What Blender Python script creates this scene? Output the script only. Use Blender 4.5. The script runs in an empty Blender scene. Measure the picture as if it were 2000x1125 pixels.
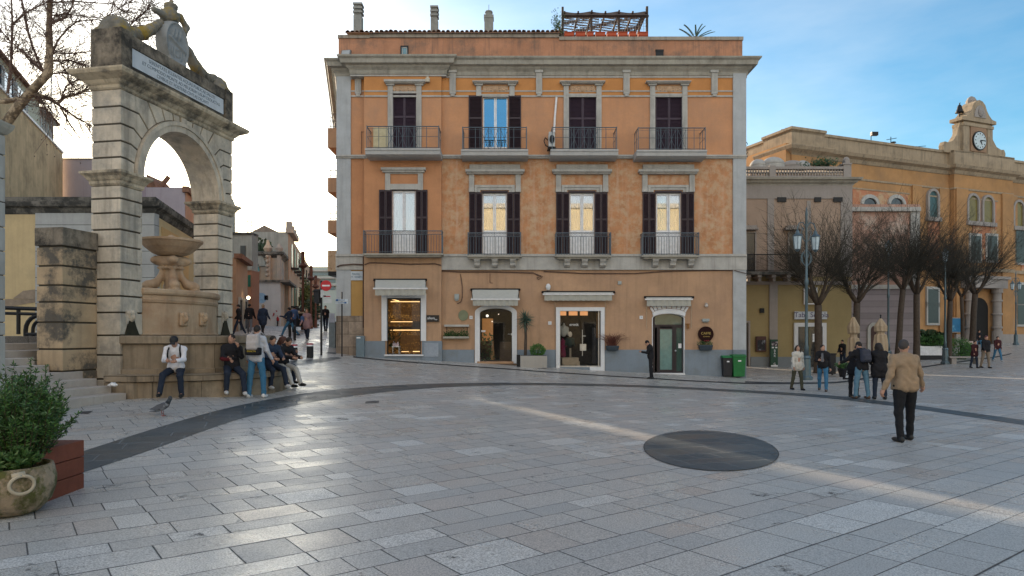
import bpy, bmesh, math, random
import numpy as np
from mathutils import Vector, Matrix, noise
R = math.radians
F = 1333.333; HY = 655.0; EYE = 1.8
SC = bpy.context.scene; COL = SC.collection
# ---------------------------------------------------------------- camera, sky, sun, exposure
cam_d = bpy.data.cameras.new('camera'); cam = bpy.data.objects.new('camera', cam_d); COL.objects.link(cam)
cam.location = (0, 0, EYE); cam.rotation_euler = (R(90), 0, 0)
cam_d.lens = 24; cam_d.sensor_width = 36; cam_d.shift_y = (HY-562.5)/2000; cam_d.clip_end = 2000
SC.camera = cam
SUN_AZ, SUN_EL = -27.9, 11.0
SKY_STRENGTH, SUN_STRENGTH, EXPOSURE = 0.15, 5.5, 0.9
world = bpy.data.worlds.new('World'); SC.world = world; world.use_nodes = True
nt = world.node_tree; nt.nodes.clear()
out = nt.nodes.new('ShaderNodeOutputWorld'); bg = nt.nodes.new('ShaderNodeBackground')
sky = nt.nodes.new('ShaderNodeTexSky'); sky.sky_type = 'NISHITA'; sky.sun_disc = False
sky.sun_elevation = R(SUN_EL); sky.sun_rotation = R(SUN_AZ); sky.air_density = 1.0; sky.dust_density = 1.0; sky.ozone_density = 2.5
bg.inputs[1].default_value = SKY_STRENGTH
# thin high cloud veil, laid out by direction in the sky
tc = nt.nodes.new('ShaderNodeTexCoord'); mp = nt.nodes.new('ShaderNodeMapping'); mp.inputs['Scale'].default_value = (1.6, 1.6, 5.5)
mp.inputs['Rotation'].default_value = (0.0, 0.25, 0.3)
nz = nt.nodes.new('ShaderNodeTexNoise'); nz.inputs['Scale'].default_value = 1.3; nz.inputs['Detail'].default_value = 7; nz.inputs['Roughness'].default_value = .55
rp = nt.nodes.new('ShaderNodeMapRange'); rp.inputs[1].default_value = .42; rp.inputs[2].default_value = .75; rp.inputs[3].default_value = .05; rp.inputs[4].default_value = .35
mx = nt.nodes.new('ShaderNodeMix'); mx.data_type = 'RGBA'
hs = nt.nodes.new('ShaderNodeHueSaturation'); hs.inputs['Saturation'].default_value = .12; hs.inputs['Value'].default_value = 1.35
L = nt.links.new
L(tc.outputs['Generated'], mp.inputs[0]); L(mp.outputs[0], nz.inputs[0]); L(nz.outputs[0], rp.inputs[0])
sat = nt.nodes.new('ShaderNodeHueSaturation'); sat.inputs['Saturation'].default_value = 1.25; L(sky.outputs[0], sat.inputs['Color'])
# brighter cloud white added to the unseen sky behind the camera as fill light
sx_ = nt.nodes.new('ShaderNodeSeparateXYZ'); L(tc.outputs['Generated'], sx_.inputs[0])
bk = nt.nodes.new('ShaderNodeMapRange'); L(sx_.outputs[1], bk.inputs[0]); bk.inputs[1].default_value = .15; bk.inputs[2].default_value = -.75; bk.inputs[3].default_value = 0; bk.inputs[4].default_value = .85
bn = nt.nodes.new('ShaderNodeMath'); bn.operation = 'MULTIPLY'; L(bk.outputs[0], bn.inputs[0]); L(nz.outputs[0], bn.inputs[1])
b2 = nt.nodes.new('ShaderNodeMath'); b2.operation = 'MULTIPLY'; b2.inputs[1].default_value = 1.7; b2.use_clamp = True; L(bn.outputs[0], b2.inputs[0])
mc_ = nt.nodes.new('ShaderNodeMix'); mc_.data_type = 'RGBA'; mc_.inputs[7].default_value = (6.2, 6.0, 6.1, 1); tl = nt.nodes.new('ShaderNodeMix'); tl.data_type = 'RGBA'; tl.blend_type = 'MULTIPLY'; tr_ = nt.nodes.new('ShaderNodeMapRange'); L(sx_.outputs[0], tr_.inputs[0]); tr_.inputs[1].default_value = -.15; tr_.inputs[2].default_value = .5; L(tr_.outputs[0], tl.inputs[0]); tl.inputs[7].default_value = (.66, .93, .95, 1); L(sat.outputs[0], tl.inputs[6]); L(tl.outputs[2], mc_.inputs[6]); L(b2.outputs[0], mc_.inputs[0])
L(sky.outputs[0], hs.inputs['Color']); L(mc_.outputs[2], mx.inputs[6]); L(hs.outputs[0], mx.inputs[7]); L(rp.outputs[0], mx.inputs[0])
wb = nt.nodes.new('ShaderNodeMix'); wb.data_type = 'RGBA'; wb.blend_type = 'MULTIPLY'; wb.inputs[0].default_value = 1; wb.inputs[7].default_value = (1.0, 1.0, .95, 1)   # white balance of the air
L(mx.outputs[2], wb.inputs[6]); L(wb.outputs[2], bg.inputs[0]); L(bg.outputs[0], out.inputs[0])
sund = Vector((math.sin(R(SUN_AZ))*math.cos(R(SUN_EL)), math.cos(R(SUN_AZ))*math.cos(R(SUN_EL)), math.sin(R(SUN_EL))))
sl = bpy.data.lights.new('sun', 'SUN'); sl.energy = SUN_STRENGTH; sl.angle = R(0.5); sl.color = (1, .80, .58)
so = bpy.data.objects.new('sun', sl); COL.objects.link(so); so.rotation_euler = sund.to_track_quat('Z', 'Y').to_euler(); so.location = (-30, 40, 40)
SC.view_settings.view_transform = 'Standard'; SC.view_settings.look = 'None'; SC.view_settings.gamma = 1; SC.view_settings.exposure = EXPOSURE
SC.cycles.max_bounces = 6; SC.cycles.transparent_max_bounces = 16; SC.cycles.diffuse_bounces = 3; SC.cycles.glossy_bounces = 3
SC.cycles.sample_clamp_indirect = 6; SC.cycles.use_denoising = True
SC.render.resolution_x = 1024; SC.render.resolution_y = 576
# ---------------------------------------------------------------- helpers
def X(px, Y): return (px-1000)/F*Y
def Z(py, Y): return EYE+(HY-py)/F*Y
def P(px, py, Y): return Vector((X(px, Y), Y, Z(py, Y)))
def seed(s): random.seed(s)
rnd = random.uniform
_cp = [(-3,4,-1.78),(3,4,-1.8),(0,1,-1.79),(-6,5,-1.74),(8,5,-1.83),(0,10,-1.77),(7,12,-1.86),(3,11,-1.8),(-5,7.5,-1.75),(0,-15,-1.8),(-15,-15,-1.7),(15,-15,-1.8),
 (-6,16.2,-1.48),(-7.4,15,-1.37),(-8.9,15.0,-1.42),(-5.7,18.9,-1.37),(-6.8,13,-1.5),(-3,15,-1.62),(0,20,-1.66),(2,26,-1.72),(-8.7,33,-.87),(-3.4,33,-1.24),(1.5,33,-1.52),(7.7,33,-1.86),(11.3,33,-2.05),
 (6.1,30.5,-1.93),(10.7,25.6,-2.03),(11,21.5,-1.97),(13.4,31,-2.03),(20.8,43,-2.03),(15.8,44,-2.02),(34,48,-1.72),(25.6,37,-1.78),(46,60,-.82),(30,56,-1.3),(45,72,-.3),(20,60,-1.6),
 (-8.6,29,-.97),(-11,37,-.25),(-15,40,.09),(-12,43,.2),(-21,61,.85),(-30,100,2.6),(-10.5,24,-.95),(-12,30,-.35),(30,20,-1.9),(40,5,-1.9),(60,40,-1.5),(-14,-2,-1.6),(-16,10,-1.3)]
_cp = np.array(_cp)
def _phi(r2): return 0.5*r2*np.log(r2+1e-9)
def _tps():
    n = len(_cp); A = np.zeros((n+3, n+3)); d = ((_cp[:, None, :2]-_cp[None, :, :2])**2).sum(-1)
    A[:n, :n] = _phi(d)+np.eye(n)*0.6; A[:n, n] = 1; A[:n, n+1:n+3] = _cp[:, :2]; A[n:, :n] = A[:n, n:].T
    b = np.zeros(n+3); b[:n] = _cp[:, 2]; return np.linalg.solve(A, b)
_w = _tps()
def GZa(x, y):
    x = np.asarray(x, float); y = np.asarray(y, float); xc = np.clip(x, -40, 65); yc = np.clip(y, -20, 110)
    r = np.full(xc.shape, _w[-3])+_w[-2]*xc+_w[-1]*yc
    for i in range(len(_cp)): r = r+_w[i]*_phi((xc-_cp[i, 0])**2+(yc-_cp[i, 1])**2)
    return r+EYE
def GZ(x, y): return float(GZa(np.array([x]), np.array([y]))[0])
def G(px, py):
    k = (px-1000)/F; m = (HY-py)/F
    lo = 3.0; Y = 3.0
    for i in range(400):
        Y = lo+i*.25
        if EYE+m*Y-GZ(k*Y, Y) < 0: break
    a, b = Y-.25, Y
    for i in range(14):
        c = (a+b)/2
        if EYE+m*c-GZ(k*c, c) < 0: b = c
        else: a = c
    return Vector((k*b, b, GZ(k*b, b)))
def offset_poly(poly, d):
    n = len(poly); res = []; ar = sum(poly[i][0]*poly[(i+1) % n][1]-poly[(i+1) % n][0]*poly[i][1] for i in range(n))
    s = 1 if ar > 0 else -1
    for i in range(n):
        a, b, c = Vector(poly[i-1]), Vector(poly[i]), Vector(poly[(i+1) % n])
        e1 = (b-a).normalized(); e2 = (c-b).normalized()
        n1 = Vector((e1.y, -e1.x))*s; n2 = Vector((e2.y, -e2.x))*s
        m = n1+n2; q = m.dot(m)
        m = m*(2/q) if q > .25 else n1
        res.append((b.x+m.x*d, b.y+m.y*d))
    return res
def M_of(o):
    return Matrix.Translation(o.location) @ Matrix.Rotation(o.rotation_euler.z, 4, 'Z')
class MB:
    def __init__(s, M=None): s.v = []; s.f = []; s.mi = []; s.cur = 0; s.M = M
    def add(s, vs, fs):
        o = len(s.v)
        for p in vs:
            p = Vector(p); s.v.append(tuple(s.M @ p if s.M else p))
        for f in fs: s.f.append([o+i for i in f]); s.mi.append(s.cur)
        return s
    def box(s, x0, x1, y0, y1, z0, z1):
        return s.add([(x, y, z) for z in (z0, z1) for x, y in ((x0, y0), (x1, y0), (x1, y1), (x0, y1))],
              [(3, 2, 1, 0), (4, 5, 6, 7), (0, 1, 5, 4), (1, 2, 6, 5), (2, 3, 7, 6), (3, 0, 4, 7)])
    def prism(s, poly, a, b, pl='xz'):
        n = len(poly)
        g = {'xz': lambda p, d: (p[0], d, p[1]), 'xy': lambda p, d: (p[0], p[1], d), 'yz': lambda p, d: (d, p[0], p[1])}[pl]
        return s.add([g(p, a) for p in poly]+[g(p, b) for p in poly], [tuple(range(n)), tuple(range(2*n-1, n-1, -1))]+[(i, n+i, n+(i+1) % n, (i+1) % n) for i in range(n)])
    def tube(s, pts, r, n=8, cap=True):
        pts = [Vector(p) for p in pts]; m = len(pts); rs = r if isinstance(r, (list, tuple)) else [r]*m
        vs = []; up = Vector((0, 0, 1)); d = (pts[1]-pts[0]).normalized()
        if abs(d.z) > .95: up = Vector((1, 0, 0))
        a = d.cross(up).normalized()
        for i in range(m):
            d = (pts[min(i+1, m-1)]-pts[max(i-1, 0)]).normalized()
            a = (a-d*a.dot(d)); a = a.normalized() if a.length > 1e-5 else d.orthogonal().normalized(); b = d.cross(a)
            for k in range(n):
                t = 2*math.pi*k/n; vs.append(pts[i]+(a*math.cos(t)+b*math.sin(t))*rs[i])
        fs = [(i*n+k, i*n+(k+1) % n, (i+1)*n+(k+1) % n, (i+1)*n+k) for i in range(m-1) for k in range(n)]
        if cap: fs += [tuple(range(n-1, -1, -1)), tuple((m-1)*n+k for k in range(n))]
        return s.add(vs, fs)
    def lathe(s, prof, c=(0, 0, 0), n=20, sx=1, sy=1, cap=True):
        vs = [(c[0]+r*sx*math.cos(2*math.pi*k/n), c[1]+r*sy*math.sin(2*math.pi*k/n), c[2]+z) for r, z in prof for k in range(n)]
        fs = [(i*n+k, i*n+(k+1) % n, (i+1)*n+(k+1) % n, (i+1)*n+k) for i in range(len(prof)-1) for k in range(n)]
        if cap: fs += [tuple(range(n-1, -1, -1)), tuple((len(prof)-1)*n+k for k in range(n))]
        return s.add(vs, fs)
    def ball(s, c, r, n=12, sx=1, sy=1, sz=1):
        return s.lathe([(r*math.sin(math.pi*i/(n//2)) if 0 < i < n//2 else r*.02, -r*sz*math.cos(math.pi*i/(n//2))) for i in range(n//2+1)], c, n, sx, sy)
    def mould(s, poly, prof, closed=True):
        n = len(poly); vs = []
        for d, z in prof:
            q = offset_poly(poly, d); vs += [(x, y, z) for x, y in q]
        m = len(prof)
        fs = [(i*n+k, i*n+(k+1) % n, (i+1)*n+(k+1) % n, (i+1)*n+k) for i in range(m-1) for k in range(n)]
        fs += [tuple(range(n-1, -1, -1)), tuple((m-1)*n+k for k in range(n))]
        return s.add(vs, fs)
    def raw(s, V, Fc):
        return s.add([tuple(p) for p in V], [tuple(int(i) for i in f) for f in Fc])
    def build(s, name, mats, parent=None, local=False, smooth=False, bevel=0, kind=None):
        me = bpy.data.meshes.new(name); me.from_pydata(s.v, [], s.f)
        mats = mats if isinstance(mats, (list, tuple)) else [mats]
        for m in mats: me.materials.append(m)
        if len(mats) > 1: me.polygons.foreach_set('material_index', s.mi)
        bm = bmesh.new(); bm.from_mesh(me); bmesh.ops.recalc_face_normals(bm, faces=bm.faces)
        bm.to_mesh(me); bm.free()
        if smooth: me.polygons.foreach_set('use_smooth', [True]*len(me.polygons))
        me.update()
        o = bpy.data.objects.new(name, me); COL.objects.link(o)
        if parent is not None:
            o.parent = parent
            if not local:
                q = parent
                o.matrix_parent_inverse = (M_of(q).inverted() if q.parent is None else Matrix())
        if bevel:
            b = o.modifiers.new('bevel', 'BEVEL'); b.width = bevel; b.segments = 2; b.limit_method = 'ANGLE'; b.angle_limit = R(40)
        if kind: o['kind'] = kind
        return o
def thing(name, label, cat, loc=(0, 0, 0), rz=0, group=None):
    o = bpy.data.objects.new(name, None); COL.objects.link(o); o.location = loc; o.rotation_euler = (0, 0, rz); o.empty_display_size = .1
    o['label'] = label; o['category'] = cat
    if group: o['group'] = group
    return o
def tag(o, label, cat, group=None):
    o['label'] = label; o['category'] = cat
    if group: o['group'] = group
    return o
def origin_to(o, c):
    c = Vector(c); o.data.transform(Matrix.Translation(-c)); o.location = c; return o
def text(name, s, size, M, mat, parent=None, ext=.004, align='CENTER', local=False):
    cu = bpy.data.curves.new(name, 'FONT'); cu.body = s; cu.size = size; cu.extrude = ext; cu.align_x = align; cu.align_y = 'CENTER'
    cu.materials.append(mat); o = bpy.data.objects.new(name, cu); COL.objects.link(o)
    if parent is not None: o.parent = parent; 
    o.matrix_world = M
    if parent is not None and not local: o.matrix_parent_inverse = M_of(parent).inverted()
    o.matrix_basis = M
    return o
def bake_text():
    bpy.context.view_layer.update(); dg = bpy.context.evaluated_depsgraph_get()
    for o in [o for o in COL.objects if o.type == 'FONT']:
        me = bpy.data.meshes.new_from_object(o.evaluated_get(dg)); n = bpy.data.objects.new(o.name.split('.')[0], me); COL.objects.link(n); n.parent = o.parent; n.matrix_parent_inverse = o.matrix_parent_inverse.copy(); n.matrix_basis = o.matrix_basis.copy(); bpy.data.objects.remove(o)
def face_cam(x, y, z, rz=0): return Matrix.Translation((x, y, z)) @ Matrix.Rotation(rz, 4, 'Z') @ Matrix.Rotation(R(90), 4, 'X')
# ---------------------------------------------------------------- materials
def srgb(r, g, b):
    f = lambda c: (c/255/12.92) if c/255 <= .04045 else ((c/255+.055)/1.055)**2.4
    return (f(r), f(g), f(b))
class NT:
    def __init__(s, m): s.t = m.node_tree; s.bs = s.t.nodes['Principled BSDF']
    def n(s, ty, **kw):
        x = s.t.nodes.new('ShaderNode'+ty)
        for k, v in kw.items():
            if hasattr(x, k): setattr(x, k, v)
        return x
    def l(s, a, b): s.t.links.new(a, b)
    def math(s, op, a, b=None, c=None):
        x = s.n('Math', operation=op)
        for i, v in enumerate((a, b, c)):
            if v is None: continue
            if hasattr(v, 'is_linked') or hasattr(v, 'links'): s.l(v, x.inputs[i])
            else: x.inputs[i].default_value = v
        return x.outputs[0]
    def mix(s, f, a, b, mode='MIX'):
        x = s.n('Mix', data_type='RGBA', blend_type=mode)
        for i, v in ((0, f), (6, a), (7, b)):
            if hasattr(v, 'links'): s.l(v, x.inputs[i])
            else: x.inputs[i].default_value = v if i == 0 else (*v, 1)
        return x.outputs[2]
    def rng(s, v, a, b, c=0, d=1):
        x = s.n('MapRange'); s.l(v, x.inputs[0])
        for i, q in enumerate((a, b, c, d)): x.inputs[i+1].default_value = q
        return x.outputs[0]
    def noise(s, vec, scale, detail=5, rough=.6, dist=0):
        x = s.n('TexNoise'); x.inputs['Scale'].default_value = scale; x.inputs['Detail'].default_value = detail
        x.inputs['Roughness'].default_value = rough; x.inputs['Distortion'].default_value = dist; s.l(vec, x.inputs['Vector']); return x.outputs[0]
    def pos(s, sc=(1, 1, 1), rot=(0, 0, 0), loc=(0, 0, 0)):
        g = s.n('TexCoord'); m = s.n('Mapping'); s.l(g.outputs['Object'], m.inputs[0])
        m.inputs['Scale'].default_value = sc; m.inputs['Rotation'].default_value = rot; m.inputs['Location'].default_value = loc; return m.outputs[0]
_mats = {}
def mat(name, col, rough=.8, var=.22, scale=2.5, metal=0, bump=.15, stain=0, stc=(.03, .03, .028), sts=.9, streak=0, col2=None, c2lo=.45, c2hi=.6, c2s=1.2, spec=.4, grain=14, coat=0, low=None, joints=None):
    spec = spec*.6
    if name in _mats: return _mats[name]
    m = bpy.data.materials.new(name); m.use_nodes = True; t = NT(m); b = t.bs; _mats[name] = m
    b.inputs['Roughness'].default_value = rough; b.inputs['Metallic'].default_value = metal; b.inputs['Specular IOR Level'].default_value = spec
    if coat: b.inputs['Coat Weight'].default_value = coat; b.inputs['Coat Roughness'].default_value = .05
    p = t.pos(); n1 = t.noise(p, scale, 8, .65)
    c = t.mix(t.rng(n1, .25, .75), tuple(x*(1-var) for x in col), tuple(min(1, x*(1+var)) for x in col))
    if col2:
        n2 = t.noise(t.pos(loc=(7, 3, 1)), c2s, 10, .72); c = t.mix(t.rng(n2, c2lo, c2hi), c, col2)
    if streak:
        n4 = t.noise(t.pos(sc=(3.2, 3.2, .22)), 1.6, 6, .6); c = t.mix(t.rng(n4, .5, .78, 0, streak), c, stc)
    if stain:
        n3 = t.noise(t.pos(loc=(3, 9, 4)), sts, 9, .7); c = t.mix(t.rng(n3, .5, .68, 0, stain), c, stc)
    fine = t.noise(p, grain, 6, .7)
    c = t.mix(t.rng(fine, .3, .7, .0, .22), c, tuple(x*.62 for x in col))
    hgt = t.math('ADD', n1, t.math('MULTIPLY', fine, .6))
    if joints:
        jx, jz, jd = joints
        g = t.n('TexCoord'); sp = t.n('SeparateXYZ'); t.l(g.outputs['Object'], sp.inputs[0])
        u = t.math('ADD', sp.outputs[0], sp.outputs[1]); cb = t.n('CombineXYZ'); t.l(u, cb.inputs[0]); t.l(sp.outputs[2], cb.inputs[1])
        br = t.n('TexBrick'); t.l(cb.outputs[0], br.inputs['Vector']); br.inputs['Scale'].default_value = 1; br.inputs['Brick Width'].default_value = jx
        br.inputs['Row Height'].default_value = jz; br.inputs['Mortar Size'].default_value = .012; br.inputs['Color1'].default_value = (1, 1, 1, 1); br.inputs['Color2'].default_value = (.72, .72, .72, 1)
        br.inputs['Mortar'].default_value = (jd, jd, jd, 1); c = t.mix(1.0, c, br.outputs[0], 'MULTIPLY')
        hgt = t.math('SUBTRACT', hgt, t.math('MULTIPLY', br.outputs[1], 1.5))
    t.l(c, b.inputs['Base Color'])
    if bump:
        bp = t.n('Bump'); bp.inputs['Strength'].default_value = bump; bp.inputs['Distance'].default_value = .03; t.l(hgt, bp.inputs['Height']); t.l(bp.outputs[0], b.inputs['Normal'])
    return m
def flat(name, col, rough=.6, metal=0, coat=0, spec=.4, emit=0, ecol=None):
    if name in _mats: return _mats[name]
    m = bpy.data.materials.new(name); m.use_nodes = True; _mats[name] = m; t = NT(m); b = t.bs
    b.inputs['Roughness'].default_value = rough; b.inputs['Metallic'].default_value = metal; b.inputs['Specular IOR Level'].default_value = spec
    n1 = t.noise(t.pos(), 6, 5); c = t.mix(t.rng(n1, .3, .7), tuple(x*.85 for x in col), tuple(min(1, x*1.12) for x in col)); t.l(c, b.inputs['Base Color'])
    if coat: b.inputs['Coat Weight'].default_value = coat
    if emit:
        b.inputs['Emission Color'].default_value = (*(ecol or col), 1); b.inputs['Emission Strength'].default_value = emit
    return m
def glass(name, refl=.25, tint=(1, 1, 1), gl=(1, 1, 1), ior=1.5):
    m = bpy.data.materials.new(name); m.use_nodes = True; _mats[name] = m; t = m.node_tree; t.nodes.clear()
    o = t.nodes.new('ShaderNodeOutputMaterial'); mx = t.nodes.new('ShaderNodeMixShader'); a = t.nodes.new('ShaderNodeBsdfTransparent'); g = t.nodes.new('ShaderNodeBsdfGlossy')
    a.inputs[0].default_value = (*tint, 1); g.inputs['Roughness'].default_value = .02; g.inputs[0].default_value = (*gl, 1); fr = t.nodes.new('ShaderNodeFresnel'); fr.inputs[0].default_value = ior
    ad = t.nodes.new('ShaderNodeMath'); ad.operation = 'ADD'; ad.inputs[1].default_value = refl; t.links.new(fr.outputs[0], ad.inputs[0]); t.links.new(ad.outputs[0], mx.inputs[0])
    t.links.new(a.outputs[0], mx.inputs[1]); t.links.new(g.outputs[0], mx.inputs[2]); t.links.new(mx.outputs[0], o.inputs[0]); return m
m_wallg = mat('ochre_plaster', (.45, .285, .175), .9, .16, .8, col2=(.37, .235, .155), c2lo=.45, c2hi=.7, c2s=.6, streak=.5, stc=(.22, .15, .10), stain=.3)
m_wallg2 = mat('yellow_ochre_plaster', (.46, .28, .10), .9, .12, .8, stain=.2, stc=(.3, .2, .1))
m_wall1 = mat('worn_plaster', (.46, .225, .11), .95, .3, 1.6, col2=(.50, .345, .215), c2lo=.44, c2hi=.60, c2s=2.3, bump=.6, streak=.5, stc=(.60, .44, .33), grain=9)
m_wall1b = mat('tan_orange_plaster', (.49, .24, .12), .9, .15, 1, col2=(.40, .20, .11), c2lo=.55, c2hi=.75, c2s=1.0, streak=.2, stc=(.25, .14, .08))
m_wall2 = mat('salmon_plaster', (.53, .27, .14), .9, .16, .7, col2=(.41, .235, .145), c2lo=.42, c2hi=.72, c2s=.7, streak=.35, stc=(.38, .20, .13))
m_frieze = mat('deep_ochre_plaster', (.52, .24, .085), .9, .14, 1, stain=.25, stc=(.35, .15, .07))
m_attic = mat('stained_attic_plaster', (.44, .22, .13), .95, .2, 1.4, col2=(.15, .12, .10), c2lo=.48, c2hi=.72, c2s=1.0, bump=.4, streak=.8, stc=(.12, .10, .09))
m_trim = mat('grey_stone_trim', (.42, .41, .38), .85, .2, 2, streak=.6, stc=(.2, .19, .17))
m_trimd = mat('sooty_cornice_stone', (.36, .34, .29), .9, .2, 2, stain=.45, stc=(.12, .11, .09), streak=.5)
m_white = mat('white_marble_surround', (.66, .67, .68), .6, .06, 2, streak=.2, stc=(.4, .4, .4))
m_plinth = mat('blue_grey_plinth', (.20, .24, .28), .8, .12, 1.5, stain=.55, stc=(.16, .17, .17), sts=1.3, streak=.3)
m_oldst = mat('worn_base_stone', (.34, .27, .21), .9, .3, 2, stain=.7, stc=(.07, .055, .045), sts=1.0, joints=(1.05, .62, .35), streak=.5)
m_shut = flat('aubergine_shutter_paint', (.028, .016, .022), .5)
m_shut2 = flat('dark_plum_louvre_paint', (.040, .024, .040), .55)
m_wframe = flat('white_window_frame', (.70, .71, .72), .5)
m_iron = flat('grey_blue_iron', (.10, .125, .145), .45, .2)
m_black = flat('black_iron', (.012, .013, .015), .5, .3)
m_tile = mat('old_roof_tile', (.22, .12, .08), .95, .4, 6, stain=.6, stc=(.04, .035, .03), sts=3)
m_terra = mat('terracotta', (.40, .085, .04), .8, .15, 5)
m_arch = mat('weathered_ashlar', (.57, .50, .40), .9, .28, 1.6, col2=(.36, .335, .29), c2lo=.47, c2hi=.62, c2s=1.3, streak=.75, stc=(.14, .12, .10), bump=.35, stain=.35)
m_archc = mat('joint_shadow_stone', (.07, .06, .045), .95)
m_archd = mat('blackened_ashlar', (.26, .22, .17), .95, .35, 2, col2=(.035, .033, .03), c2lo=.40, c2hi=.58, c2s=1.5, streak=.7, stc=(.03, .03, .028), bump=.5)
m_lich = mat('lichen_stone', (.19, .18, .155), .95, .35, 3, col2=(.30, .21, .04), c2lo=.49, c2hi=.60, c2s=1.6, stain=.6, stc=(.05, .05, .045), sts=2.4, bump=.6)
m_slab = mat('inscription_marble', (.52, .56, .60), .7, .12, 3, streak=.3, stc=(.3, .33, .36))
m_fount = mat('fountain_stone', (.46, .34, .23), .85, .2, 1.6, col2=(.36, .22, .13), c2lo=.45, c2hi=.7, c2s=1.3, streak=.6, stc=(.16, .11, .07), bump=.3)
m_bench = mat('bench_stone', (.30, .24, .17), .85, .25, 2, streak=.9, stc=(.05, .043, .033), stain=.6, joints=(1.3, .9, .4))
m_corn = mat('grimy_arch_cornice', (.52, .44, .32), .9, .25, 2, col2=(.09, .085, .075), c2lo=.46, c2hi=.60, c2s=1.2, streak=.8, stc=(.06, .055, .045), bump=.4)
m_step = mat('step_stone', (.42, .38, .34), .85, .12, 3, streak=.2)
m_zinc = flat('zinc_sheet', (.42, .44, .46), .35, .8)
m_lamp = flat('lamp_paint', (.09, .13, .15), .4, .4)
m_lglass = flat('lantern_glass', (.45, .55, .60), .2, coat=.5)
m_bark = mat('dark_bark', (.075, .058, .045), .95, .35, 8, bump=.6, grain=30)
m_twig = mat('twig_bark', (.045, .042, .034), .95, .2, 5, bump=0)
m_plane = mat('plane_tree_bark', (.40, .32, .22), .95, .2, 6, col2=(.13, .10, .07), c2lo=.45, c2hi=.55, c2s=6)
m_ptwig = mat('plane_tree_twig', (.13, .09, .075), .95, .2, 5, bump=0)
m_glass = glass('shop_glass', .0, ior=1.28); m_glassm = glass('mirror_like_window_glass', .18)
m_dark = flat('dark_interior', (.012, .011, .010), .9)
m_awn = mat('awning_canvas', (.44, .45, .42), .85, .08, 6, bump=.05)
m_awnv = mat('awning_valance_canvas', (.38, .375, .33), .85, .08, 6, bump=.05)
# ---------------------------------------------------------------- SDF surface nets
def snet(f, lo, hi, h):
    lo = np.array(lo, float); hi = np.array(hi, float); n = np.ceil((hi-lo)/h).astype(int)+1
    ax = [lo[i]+h*np.arange(n[i]) for i in range(3)]
    g = np.stack(np.meshgrid(*ax, indexing='ij'), -1).reshape(-1, 3)
    v = f(g).reshape(n); s = v < 0
    c = lambda a, i, j, k: a[i:a.shape[0]-1+i, j:a.shape[1]-1+j, k:a.shape[2]-1+k]
    corners = [(i, j, k) for i in (0, 1) for j in (0, 1) for k in (0, 1)]
    cnt = sum(c(s, *q).astype(int) for q in corners); act = (cnt > 0) & (cnt < 8)
    idx = -np.ones(act.shape, int); A = np.argwhere(act); idx[act] = np.arange(len(A))
    acc = np.zeros((len(A), 3)); num = np.zeros(len(A))
    for a in corners:
        for d in range(3):
            if a[d]: continue
            b = list(a); b[d] = 1
            va = v[A[:, 0]+a[0], A[:, 1]+a[1], A[:, 2]+a[2]]; vb = v[A[:, 0]+b[0], A[:, 1]+b[1], A[:, 2]+b[2]]
            m = (va < 0) != (vb < 0); t = np.where(m, va/(va-vb+1e-12), 0)
            p = np.array(a, float)[None]+np.zeros((len(A), 3)); p[:, d] += t; acc += p*m[:, None]; num += m
    V = lo+(A+acc/num[:, None])*h; Q = []
    for d in range(3):
        e = [i for i in range(3) if i != d]
        sl0 = [slice(1, -1)]*3; sl1 = [slice(1, -1)]*3; sl0[d] = slice(0, n[d]-1); sl1[d] = slice(1, n[d])
        sl0 = tuple(sl0); sl1 = tuple(sl1)
        m = s[sl0] != s[sl1]; I = np.argwhere(m); off = np.array([1, 1, 1]); off[d] = 0; I = I+off
        if len(I) == 0: continue
        def at(x, y):
            J = I.copy(); J[:, e[0]] -= x; J[:, e[1]] -= y; return idx[J[:, 0], J[:, 1], J[:, 2]]
        q = np.stack([at(1, 1), at(0, 1), at(0, 0), at(1, 0)], 1); Q.append(q[(q >= 0).all(1)])
    return V, (np.concatenate(Q) if Q else np.zeros((0, 4), int))
def cap(p, a, b, ra, rb):
    a = np.array(a, float); b = np.array(b, float); d = b-a; t = np.clip(((p-a)@d)/(d@d+1e-12), 0, 1)
    return np.linalg.norm(p-a-t[:, None]*d, axis=1)-(ra+(rb-ra)*t)
def ell(p, c, r):
    q = (p-np.array(c))/np.array(r); k = np.linalg.norm(q, axis=1); return (k-1)*min(r)
def smin(a, b, k): h = np.maximum(k-np.abs(a-b), 0)/k; return np.minimum(a, b)-h*h*k*.25
def rbox(p, c, r, rr):
    q = np.abs(p-np.array(c))-np.array(r)+rr; return np.linalg.norm(np.maximum(q, 0), axis=1)+np.minimum(q.max(1), 0)-rr
def lump(p, s, a): return a*(np.sin(p[:, 0]*s+np.sin(p[:, 1]*s*1.3)*1.5)*np.sin(p[:, 1]*s*1.1+np.sin(p[:, 2]*s)*1.5)*np.sin(p[:, 2]*s*.9+1))
def sdf_obj(f, lo, hi, h, name, m, parent=None, local=False, M=None):
    V, Q = snet(f, lo, hi, h); mb = MB(M); mb.raw(V, Q); return mb.build(name, m, parent, local, smooth=True)
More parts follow.
